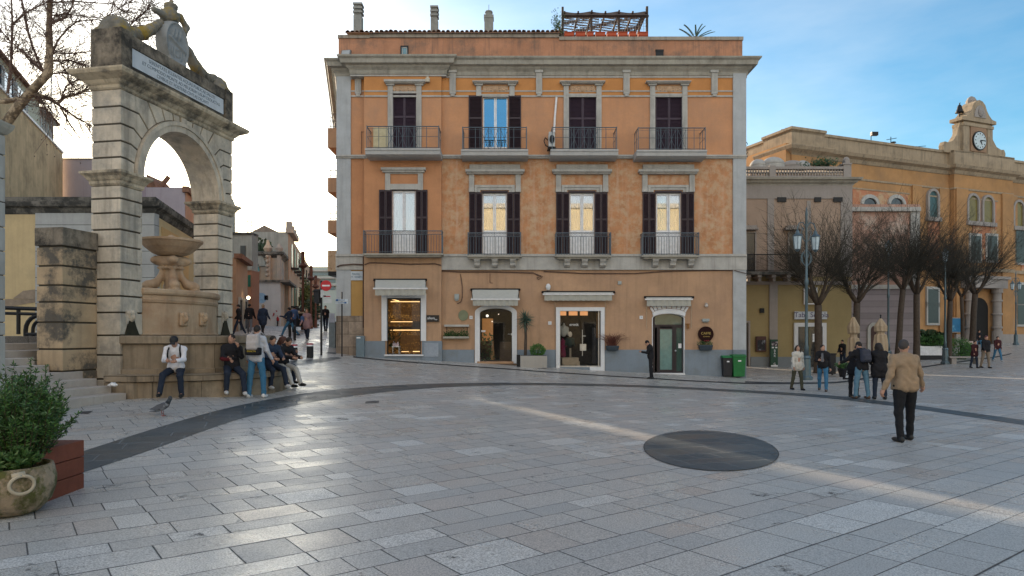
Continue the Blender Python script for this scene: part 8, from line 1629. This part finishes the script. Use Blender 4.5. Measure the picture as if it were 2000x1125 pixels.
for k in range(3):
    mb = MB(); z0 = mbase+.01+k*.19; mb.box(xr_-.72, xr_, 7.12, 7.82, z0, z0+.183); mb.build('plank', mat('red_plank', (.19, .06, .035), .7, .3, 3, streak=.4, stc=(.10, .03, .02), bump=.2), bx_, bevel=.008)
mb = MB(); mb.box(xr_-.69, xr_-.03, 7.15, 7.79, mbase, mbase+.54); mb.build('inner_box', m_black, bx_)
def shrub(name, label, base, n, W, H_, m, sd, lf=.05, part=None):
    rr = random.Random(sd); t = thing(name, label, 'shrub', base); ms = MB(); ml = MB(); base = Vector((0, 0, 0))
    for i in range(n):
        a = rr.uniform(0, 6.283); r = W*math.sqrt(rr.random()); hh = H_*(1-.38*(r/W)**2)*rr.uniform(.62, 1.08); tip = Vector((r*math.cos(a), r*math.sin(a)*.9, hh)); b0 = Vector((tip.x*.35, tip.y*.35, 0)); mid = b0.lerp(tip, .5)+Vector((rr.uniform(-.05, .05), rr.uniform(-.05, .05), .02))
        ms.tube([b0, mid, tip], [.006, .005, .002], 3, False)
        nl = int(60+hh*55)
        for k in range(nl):
            u = rr.uniform(.12, 1.0)**.8; p = b0.lerp(mid, u*2) if u < .5 else mid.lerp(tip, u*2-1); d = ((tip-b0).normalized()*rr.uniform(.3, 1.1)+Vector((rr.gauss(0, .8), rr.gauss(0, .8), rr.gauss(0, .5)))).normalized()*lf*rr.uniform(.6, 1.35); s_ = d.cross(Vector((rr.uniform(-1, 1), rr.uniform(-1, 1), rr.uniform(-1, 1)))).normalized()*lf*.15
            ml.cur = rr.choice((0, 0, 0, 1, 1, 2)); ml.add([p, p+d*.45+s_, p+d, p+d*.45-s_], [(0, 1, 2, 3)])
    ms.build('stems', m_bark, t, True); ml.build('foliage', m, t, True); return t
lfm = [flat('rosemary_leaf_dark', (.030, .080, .020), .6), flat('rosemary_leaf', (.06, .15, .030), .6), flat('rosemary_leaf_grey', (.10, .17, .07), .6)]
shrub('potted_shrub', 'dense dark green rosemary like shrub filling the lower left corner', (g_.x-.10, g_.y+.25, g_.z+.40), 150, .56, .92, lfm, 3, .05)
shrub('boxed_shrub', 'taller dark green shrub growing from the reddish planter box', (xr_-.42, 7.42, mbase+.50), 105, .50, .95, lfm, 5, .05)
lfg = [flat('grass_leaf', (.05, .12, .03), .6), flat('grass_leaf_pale', (.09, .15, .05), .6), lfm[1]]
shrub('trailing_herb', 'bright green grassy herb spilling over the rim of the stone pot', (g_.x+.06, g_.y-.12, g_.z+.40), 46, .27, .26, lfg, 8, .07)
tp = thing('terracotta_pot', 'small terracotta pot half hidden in the shrub at the left edge', 'flower pot', (g_.x-.16, g_.y-.2, g_.z+.43)); mb = MB(); mb.lathe([(.06, 0), (.085, .13), (.095, .13), (.095, .16), (.075, .16), (.07, .12)], (0, 0, 0), 20); mb.build('pot', m_terra, tp, True); mb = MB(); mb.lathe([(.001, .12), (.072, .12)], (0, 0, 0), 16, cap=False); mb.build('soil', _mats['dark_soil'], tp, True)
# ---------------------------------------------------------------- planters along the facade
Yq = 32.3
zp_ = GZ(X(1043, Yq), Yq); zpn = thing('zinc_planter_box', 'rectangular zinc planter box on the pavement left of the clothes shop', 'planter', (X(1043, Yq), Yq, zp_))
mb = MB(); mb.box(X(1016, Yq), X(1068, Yq), Yq-.3, Yq+.3, zp_-.02, Z(694.5, Yq)); mb.build('box', mat('banded_zinc', (.30, .31, .32), .35, .15, 1, metal=.6, streak=.5, stc=(.2, .24, .28), bump=.03), zpn, bevel=.01); mb = MB(); mb.box(X(1009, Yq+.2), X(1016, Yq+.2), Yq-.1, Yq+.3, zp_-.02, Z(693, Yq)); mb.box(X(1016, Yq)+.03, X(1068, Yq)-.03, Yq-.27, Yq+.27, Z(694.5, Yq), Z(694, Yq)); mb.build('dark_side', m_black, zpn)
yu = thing('yucca', 'spiky yucca with a tall ringed trunk in the zinc planter', 'plant', (X(1026, Yq), Yq, Z(695, Yq))); hy = Z(620, Yq)-Z(695, Yq); mb = MB(); mb.tube([(0, 0, 0), (.02, 0, hy*.5), (0, 0, hy)], [.075, .065, .07], 8); mb.build('trunk', m_bark, yu, True)
seed(31); mb = MB()
for k in range(190):
    a = rnd(0, 6.283); e = rnd(-1.0, 1.5); d = Vector((math.cos(a)*math.cos(e), math.sin(a)*math.cos(e), math.sin(e))); Ln = rnd(.35, .58); s_ = d.cross(Vector((0, 0, 1))).normalized()*.018; o_ = Vector((0, 0, hy+rnd(-.35, .05))); mb.add([o_-s_, o_+s_, o_+d*Ln*.6+s_*.8-Vector((0, 0, .02)), o_+d*Ln-Vector((0, 0, .06)), o_+d*Ln*.6-s_*.8-Vector((0, 0, .02))], [(0, 1, 2, 3, 4)])
mb.build('leaves', flat('yucca_leaf', (.06, .12, .09), .5), yu, True)
def ballshrub(name, label, c, r, n, m, sx=1, sz=1, lf=.07):
    t = thing(name, label, 'shrub', (c[0], c[1], c[2]-r*sz)); mb = MB(); mb.tube([(0, 0, -.05), (0, 0, r*sz)], .03, 5); mb.build('stem', m_bark, t, True); mb = MB()
    for k in range(n):
        v = Vector((random.gauss(0, 1), random.gauss(0, 1), random.gauss(0, 1))).normalized(); rr_ = r*rnd(.6, 1.05)*(1+.08*math.sin(v.x*9+v.z*7)); p = Vector((v.x*rr_*sx, v.y*rr_*sx, v.z*rr_*sz+r*sz)); d = (v+Vector((rnd(-.8, .8), rnd(-.8, .8), rnd(-.8, .8)))).normalized()*lf*rnd(.6, 1.3); s_ = d.orthogonal().normalized()*lf*.25; mb.add([p, p+d*.5+s_, p+d, p+d*.5-s_], [(0, 1, 2, 3)])
    mb.build('foliage', m, t, True); return t
ballshrub('clipped_ball_shrub', 'round clipped shrub at the right end of the zinc planter', (X(1050.5, Yq), Yq, Z(684, Yq)), .31, 1500, lfm[1], 1.1, .9)
def trough(name, label, px, py, w_, h_, m, Y=YM-.2):
    t = thing(name, label, 'planter', (X(px, Y), Y, Z(py, Y))); mb = MB(); mb.add([(-w_*.42, -.1, -h_/2), (w_*.42, -.1, -h_/2), (w_*.42, .1, -h_/2), (-w_*.42, .1, -h_/2), (-w_/2, -.14, h_/2), (w_/2, -.14, h_/2), (w_/2, .14, h_/2), (-w_/2, .14, h_/2)], [(3, 2, 1, 0), (4, 5, 6, 7), (0, 1, 5, 4), (1, 2, 6, 5), (2, 3, 7, 6), (3, 0, 4, 7)]); mb.build('trough', m, t, True, bevel=.03); mb = MB(); mb.box(-.03, .03, .08, .22, -h_*.3, h_*.3); mb.build('hook', m_black, t, True); return t
m_tr = flat('dark_blue_trough', (.025, .04, .055), .5)
trough('wall_flower_trough', 'dark wall trough of dry reddish twigs between the two right doors', 1196, 680, .64, .24, m_tr); trough('wall_flower_trough', 'dark wall trough with small red flowers under the round brown sign', 1378, 679, .68, .26, m_tr)
seed(12); c = P(1195, 677, YM-.2); mb = MB()
for k in range(110):
    a = rnd(0, 6.283); tipx = rnd(-.62, .72); q1 = c+Vector((rnd(-.2, .2), rnd(-.08, .08), 0)); q2 = q1+Vector((tipx*.4, rnd(-.1, .05), rnd(.3, .5))); q3 = q2+Vector((tipx*.7, rnd(-.05, .05), rnd(-.02, .22))); mb.tube([q1, q2, q3], [.008, .007, .003], 3, False)
o = mb.build('dry_twigs', flat('dry_reddish_twig', (.10, .03, .02), .8), None); tag(origin_to(o, c), 'sprawling dry reddish plant in the trough right of the clothes shop', 'plant')
c = P(1378, 671, YM-.2); mb = MB(); mb.cur = 0
for k in range(160): p = c+Vector((rnd(-.4, .3), rnd(-.1, .08), rnd(-.08, .08))); d = Vector((rnd(-1, 1), rnd(-1, .3), rnd(-.2, 1))).normalized()*.08; s_ = d.orthogonal().normalized()*.02; mb.add([p, p+d*.5+s_, p+d, p+d*.5-s_], [(0, 1, 2, 3)])
mb.cur = 1
for dx in (-.05, .04, .13): mb.ball(tuple(c+Vector((dx, -.05, .13))), .035, 8)
o = mb.build('flowers', [lfm[0], flat('dark_red_flower', (.20, .01, .015), .6)], None); tag(origin_to(o, c), 'dark leaves with three red blooms below the round brown sign', 'flowers')
# planted shelf
Y = YM-.2; sh_ = thing('wall_shelf', 'double wall shelf left of the arched shop door', 'shelf', P(891, 648, Y)); mb = MB(); mb.box(X(868, Y), X(916, Y), Y-.06, YM, Z(638, Y), Z(634, Y)); mb.build('upper_board', m_trim, sh_); mb = MB(); mb.box(X(866, Y), X(916, Y), Y-.12, YM, Z(661, Y), Z(657, Y)); mb.build('lower_trough', m_trimd, sh_)
mb = MB()
for x_ in (872, 912): mb.tube([(X(x_, Y), YM-.02, Z(660, Y)), (X(x_, Y), YM-.02, Z(634, Y))], .015, 5)
mb.build('bracket', m_black, sh_)
seed(14); mb = MB()
for k in range(420): u = rnd(-1, 1); p = P(891+u*23, 657-abs(random.gauss(0, 4.5))*(1.6 if abs(u+.3) < .2 or abs(u-.65) < .2 else .8), Y); d = Vector((rnd(-1, 1), rnd(-1, .3), rnd(-.4, 1))).normalized()*.09; s_ = d.orthogonal().normalized()*.022; mb.add([p, p+d*.5+s_, p+d, p+d*.5-s_], [(0, 1, 2, 3)])
o = mb.build('shelf_plants', lfm[0], None); tag(origin_to(o, P(891, 657, Y)), 'row of dark leafy plants on the wall shelf', 'plants')
# ---------------------------------------------------------------- roof garden
Yr = 34.0; pr_ = thing('roof_pergola', 'weathered wooden pergola with sagging reed mats on the flat roof', 'pergola', P(1180, 72, Yr)); m_wd = flat('weathered_wood', (.055, .042, .036), .85)
for a, t_ in ((1099, 13), (1264, 12), (1155, 30), (1209, 30)):
    for yy in ((Yr, Yr+2.2) if a in (1099, 1264) else (Yr,)): mb = MB(); mb.box(X(a, Yr)-.055, X(a, Yr)+.055, yy, yy+.12, Z(72, Yr)-.2, Z(t_, Yr)); mb.build('post', m_wd, pr_)
mb = MB(); mb.box(X(1097, Yr), X(1267, Yr), Yr-.03, Yr+.1, Z(33, Yr), Z(29.5, Yr)); mb.box(X(1097, Yr), X(1267, Yr), Yr+2.2, Yr+2.3, Z(33, Yr), Z(29.5, Yr)); mb.tube([P(1256, 31, Yr), P(1236, 68, Yr+.4)], .08, 5)
for k in range(7): xx = X(1102+k*26.5, Yr); mb.box(xx-.04, xx+.04, Yr-.25, Yr+2.5, Z(29, Yr), Z(24 if k in (2, 4) else 26, Yr))
mb.build('beams', m_wd, pr_)
mb = MB(); V = []; n = 60
for i in range(n+1):
    px = 1100+i*(1264-1100)/n; sag = 3.2*abs(math.sin((px-1100)/53*math.pi))*1.0; V += [P(px, 22+sag, Yr-.1), P(px, 29.5, Yr-.12)]
mb.add(V, [(2*i, 2*i+1, 2*i+3, 2*i+2) for i in range(n)]); seed(2)
for r_ in range(9):
    for i in range(40):
        if rnd(0, 1) < .08: continue
        px = 1100+i*4.1; py = 34+r_*3.4+2*math.sin(i*.3+r_); 
        if px > 1238 and (px-1238)*1.5 > (66-py)*.9: continue
        mb.add([P(px, py, Yr+2.1+.1*math.sin(r_)), P(px+4.4, py+rnd(-.3, .3), Yr+2.1), P(px+4.4, py+rnd(2.1, 3.3), Yr+2.1), P(px, py+rnd(2.1, 3.3), Yr+2.1)], [(0, 1, 2, 3)])
mb.build('reed_mat', mat('reed_mat_grey', (.11, .09, .085), .95, .3, 5), pr_)
mb = MB()
for i in range(32): mb.tube([P(1101+i*5.2, 33, Yr+.05), P(1101+i*5.2, 70, Yr+.05)], .008, 3)
for j in range(7): mb.tube([P(1101, 35+j*5.4, Yr+.05), P(1264, 35+j*5.4, Yr+.05)], .008, 3)
mb.build('trellis', m_trim, pr_)
for i, (a, b) in enumerate(((1100, 1120), (1122, 1142), (1144, 1158), (1160, 1180), (1182, 1202), (1204, 1223), (1225, 1240), (1242, 1262))):
    o = thing('terracotta_trough', 'terracotta trough on the parapet under the pergola, '+['leftmost of the row', 'second from the left', 'short one third from the left', 'fourth from the left', 'fourth from the right', 'third from the right', 'short one second from the right', 'rightmost of the row'][i], 'flower pot', P((a+b)/2, 72, Yr-.45), group='terracotta troughs under the pergola'); mb = MB(); mb.box(X(a+1, Yr), X(b-1, Yr), Yr-.55, Yr-.3, Z(72.2, Yr-.4), Z(66, Yr-.4)); mb.build('trough', m_terra, o, bevel=.015); mb = MB(); mb.box(X(a+.4, Yr), X(b-.4, Yr), Yr-.57, Yr-.28, Z(66, Yr-.4), Z(64.5, Yr-.4)); mb.build('rim', m_terra, o, bevel=.01)
seed(41); mb = MB(); c = P(1092, 52, Yr)
for k in range(420): p = c+Vector((random.gauss(0, .13)-.1, random.gauss(0, .2), random.gauss(0, .32))); d = Vector((rnd(-1, 1), rnd(-1, 1), rnd(-1, 1))).normalized()*.11; s_ = d.orthogonal().normalized()*.03; mb.add([p, p+d*.5+s_, p+d, p+d*.5-s_], [(0, 1, 2, 3)])
tag(origin_to(mb.build('climbing_plant', flat('climber_green', (.07, .12, .03), .6), None), c), 'green climbing plant at the left post of the roof pergola', 'plant')
rpm = thing('roof_palm', 'small sago palm with arching fronds on the right part of the roof', 'plant', P(1358, 76, 34.5)); mb = MB()
for (dx, dz, cv) in ((-30, 19, -.3), (-22, 24, -.2), (-1, 22, 0), (15, 27, .2), (21, 24, .3), (33, 17, .4), (40, 14, .5)):
    s = 34.5/F; pts = [Vector((dx*s*u+(-.0), .15*math.sin(dx), (dz*1.15*s)*(u*1.5-.5*u*u*1.0))) for u in np.linspace(0, 1, 8)]
    mb.tube(pts, [.02]*7+[.006], 4)
    for k in range(40):
        u = .15+.85*k/40; i = min(6, int(u*7)); b = pts[i].lerp(pts[i+1], u*7-i); tg = (pts[i+1]-pts[i]).normalized()
        for sg_ in (-1, 1): sd_ = (tg.cross(Vector((0, 1, 0)))*sg_*.6+tg*.8+Vector((0, sg_*.5, 0))).normalized()*.10*(1-.5*u); mb.add([b, b+sd_*.5+tg*.010, b+sd_, b+sd_*.5-tg*.010], [(0, 1, 2, 3)])
mb.build('fronds', flat('palm_frond', (.05, .085, .045), .6), rpm, True)
mb = MB(); mb.lathe([(.2, -.5), (.22, -.1), (.12, .1)], (0, 0, 0), 10); mb.build('trunk', m_bark, rpm, True)
# ---------------------------------------------------------------- furled parasols and planters by the trees
m_par = mat('beige_parasol_cloth', (.36, .28, .19), .85, .12, 3, streak=.4, stc=(.25, .17, .10), bump=.2)
def parasol(px, base_py, top_py, bot_py, label, Y, big=False):
    g_ = on(px, base_py, Y); t = thing('furled_parasol', label, 'parasol', g_, group='furled beige parasols'); k = g_.y/F; zt_ = EYE+(HY-top_py)*k-g_.z; zb_ = EYE+(HY-bot_py)*k-g_.z
    mb = MB(); mb.lathe([(.03, 0), (.03, zt_+.12), (.05, zt_+.14), (.01, zt_+.2)], (0, 0, 0), 8); mb.lathe([(.35, 0), (.35, .06), (.05, .1)], (0, 0, 0), 12); mb.build('pole', m_black, t, True)
    L_ = zt_-zb_
    def f(p):
        z = (p[:, 2]-zb_)/L_; r = np.where(z > .82, .33*(1.02-z)/.2*.8+.03, np.where(z > .72, .27, .22+.10*np.sin(np.clip(z/.72, 0, 1)*3.14))); th = np.arctan2(p[:, 1], p[:, 0]); rr_ = np.linalg.norm(p[:, :2], axis=1); r = r*(1+.12*np.sin(th*8+p[:, 2]*2)); r = np.where(np.abs(z-.68) < .03, r*.72, r); d = (rr_-r)*.7; return np.maximum(np.maximum(d, zb_-p[:, 2]), p[:, 2]-zt_)
    V, Q = snet(f, (-.5, -.5, zb_-.06), (.5, .5, zt_+.06), .035); mb = MB(); mb.raw(V, Q); mb.build('folded_canopy', m_par, t, True, smooth=True)
    if big:
        V, Q = snet(lambda p: ell(p, (.15, 0, zb_-.2), (.5, .35, .75))+lump(p, 8, .12), (-.8, -.7, zb_-1.2), (1.0, .7, zb_+.8), .05); mb = MB(); mb.raw(V, Q); mb.build('loose_skirt', m_par, t, True, smooth=True)
parasol(1667, 722, 619, 735, 'tall furled beige parasol at the edge of the yellow wall', 36); parasol(1720, 722, 622, 712, 'furled beige parasol with loose skirt before the arched brown door', 34, True)
def palmplant(px, Y, h, label, n=16, W=1.0):
    g_ = on(px, 0, Y); t = thing('potted_palm', label, 'plant', g_); mb = MB(); mb.lathe([(.28, 0), (.38, .5), (.3, .5)], (0, 0, 0), 12); mb.build('pot', m_black, t, True); mb = MB()
    for i in range(n):
        a = i*2.4; e = rnd(.5, 1.3); pts = [Vector((math.cos(a)*W*u*math.cos(e)*1.2, math.sin(a)*W*u*math.cos(e)*1.2, .5+h*(u*1.4-.75*u*u)*math.sin(e))) for u in np.linspace(0, 1, 7)]; mb.tube(pts, .012, 3)
        for k in range(26):
            u = .15+.85*k/26; j = min(5, int(u*6)); b = pts[j].lerp(pts[j+1], u*6-j); tg = (pts[j+1]-pts[j]).normalized()
            for sg_ in (-1, 1): sd_ = (tg.cross(Vector((0, 0, 1))).normalized()*sg_+tg*.5-Vector((0, 0, .4))).normalized()*.34*(1-.4*u); w_ = tg*.03; mb.add([b, b+sd_*.5+w_, b+sd_, b+sd_*.5-w_], [(0, 1, 2, 3)])
    mb.build('fronds', flat('palm_green', (.035, .075, .03), .6), t, True)
seed(51); palmplant(1812, 50, 2.6, 'large potted palm right of the straight bare trunk', 22, 1.3); palmplant(1836, 51, 2.2, 'smaller potted palm left of the dark lamp post base', 16, 1.0)
mb = MB()
for px, Y, w_, lb in ((1813, 49, 1.7, 'white planter wall below the large palm'), (1836, 50, 1.2, 'white planter wall near the dark lamp post')):
    o = on(px, 0, Y); t = thing('white_planter', lb, 'planter', o); mb = MB(); mb.box(-w_/2, w_/2, -.3, .3, -.1, .95); mb.build('box', m_wframe, t, True, bevel=.03); mb = MB(); mb.box(-w_/2-.02, w_/2+.02, -.32, .32, -.1, .3); mb.build('dark_base', m_black, t, True)
ballshrub('hedge_shrub', 'low green hedge block right of the fifth bare trunk', (*on(1872, 0, 49)[:2], on(1872, 0, 49).z+.75), .85, 2200, lfm[1], 1.15, .85, .14)
ballshrub('hedge_shrub', 'green plants over the white planters under the palms', (*on(1822, 0, 49.4)[:2], on(1822, 0, 49.4).z+1.3), .7, 1400, lfm[1], 1.7, .6, .16)
q_ = on(1650, 735, 33); pl2 = thing('dark_planter_pot', 'dark round pot with low green plant beside the lamp and parasols', 'planter', q_); mb = MB(); mb.lathe([(.22, 0), (.34, .42), (.3, .42)], (0, 0, 0), 16); mb.build('pot', m_black, pl2, True); mb = MB()
for k in range(420): a = rnd(0, 6.28); r = .38*math.sqrt(rnd(0, 1)); p = Vector((r*math.cos(a), r*math.sin(a), .42+rnd(0, .22))); d = Vector((rnd(-1, 1), rnd(-1, 1), rnd(0, 1))).normalized()*.12; s_ = d.orthogonal().normalized()*.03; mb.add([p, p+d*.5+s_, p+d, p+d*.5-s_], [(0, 1, 2, 3)])
mb.build('leaves', lfg[0], pl2, True)
q_ = on(1622, 742, 34.5); lt = thing('litter_bin', 'slim black litter bin behind the woman in blue jeans', 'bin', q_); mb = MB(); mb.box(-.2, .2, -.18, .18, .08, 1.05); mb.build('body', m_black, lt, True, bevel=.02); mb = MB(); mb.box(-.22, .22, -.2, .2, 1.05, 1.12); mb.build('lid', m_black, lt, True, bevel=.01)
for sx in (-1, 1): mb = MB(); mb.prism([(.16+.08*math.cos(k*.524), .09+.08*math.sin(k*.524)) for k in range(12)], sx*.16-.02, sx*.16+.02, 'yz'); mb.build('wheel', m_black, lt, True)
q_ = on(1884, 0, 44); bn = thing('stone_bench', 'low stone bench behind the couple walking at right', 'bench', q_); mb = MB(); mb.box(-1.1, 1.1, -.25, .25, .38, .48); mb.build('seat', m_gtr, bn, True, bevel=.02)
for sx in (-.8, .8): mb = MB(); mb.box(sx-.15, sx+.15, -.2, .2, -.05, .38); mb.build('leg', m_gtr, bn, True)
q_ = on(1891, 0, 50); pn = thing('pale_barrier', 'low pale and black barrier box beside the thick dark trunk', 'barrier', q_); mb = MB(); mb.box(-.5, .5, -.2, .2, .0, .95); mb.build('black_panel', m_black, pn, True); mb = MB(); mb.box(-.5, .5, -.22, .22, .95, 1.2); mb.build('pale_top', flat('pale_pinkish', (.45, .36, .33), .7), pn, True)
# awning-side stall things in the street mouth
q_ = on(580, 0, 44); ct = thing('street_cart', 'dark street cart with pale cloth behind the bollards', 'cart', q_); mb = MB(); mb.box(-.55, .55, -.35, .35, .25, 1.1); mb.build('box', m_black, ct, True, bevel=.03); mb = MB(); mb.box(-.62, .62, -.4, .4, 1.1, 1.2); mb.build('pale_top', flat('pale_sack', (.30, .25, .18), .8), ct, True)
for sx in (-1, 1): mb = MB(); mb.prism([(.18*math.cos(k*.524), .2+.18*math.sin(k*.524)) for k in range(12)], sx*.5-.03, sx*.5+.03, 'yz'); mb.build('wheel', m_black, ct, True)
q_ = on(519, 0, 45); sgn = thing('blue_white_sign', 'small blue and white shop sign hanging on the grey palace ground floor', 'sign', P(511, 582, 56)); mb = MB(); disc(mb, (X(511, 56), Z(582, 56)), .42, 55.9, 56.0); mb.build('disc', flat('sign_sky', (.25, .40, .55), .5), sgn); mb = MB(); mb.box(X(517, 56), X(524, 56), 55.9, 56.0, Z(586, 56), Z(577, 56)); mb.build('dark_plate', m_black, sgn)
# litter on the steps
q_ = AP(-.62, .35, -1.10); pp = thing('paper_scrap', 'crumpled white paper lying on the lowest steps', 'litter', q_)
sdf_obj(lambda p: ell(p, (0, 0, .03), (.09, .06, .04))+lump(p, 50, .02), (-.15, -.12, -.03), (.15, .12, .12), .012, 'paper', m_wframe, pp, True)
bake_text()
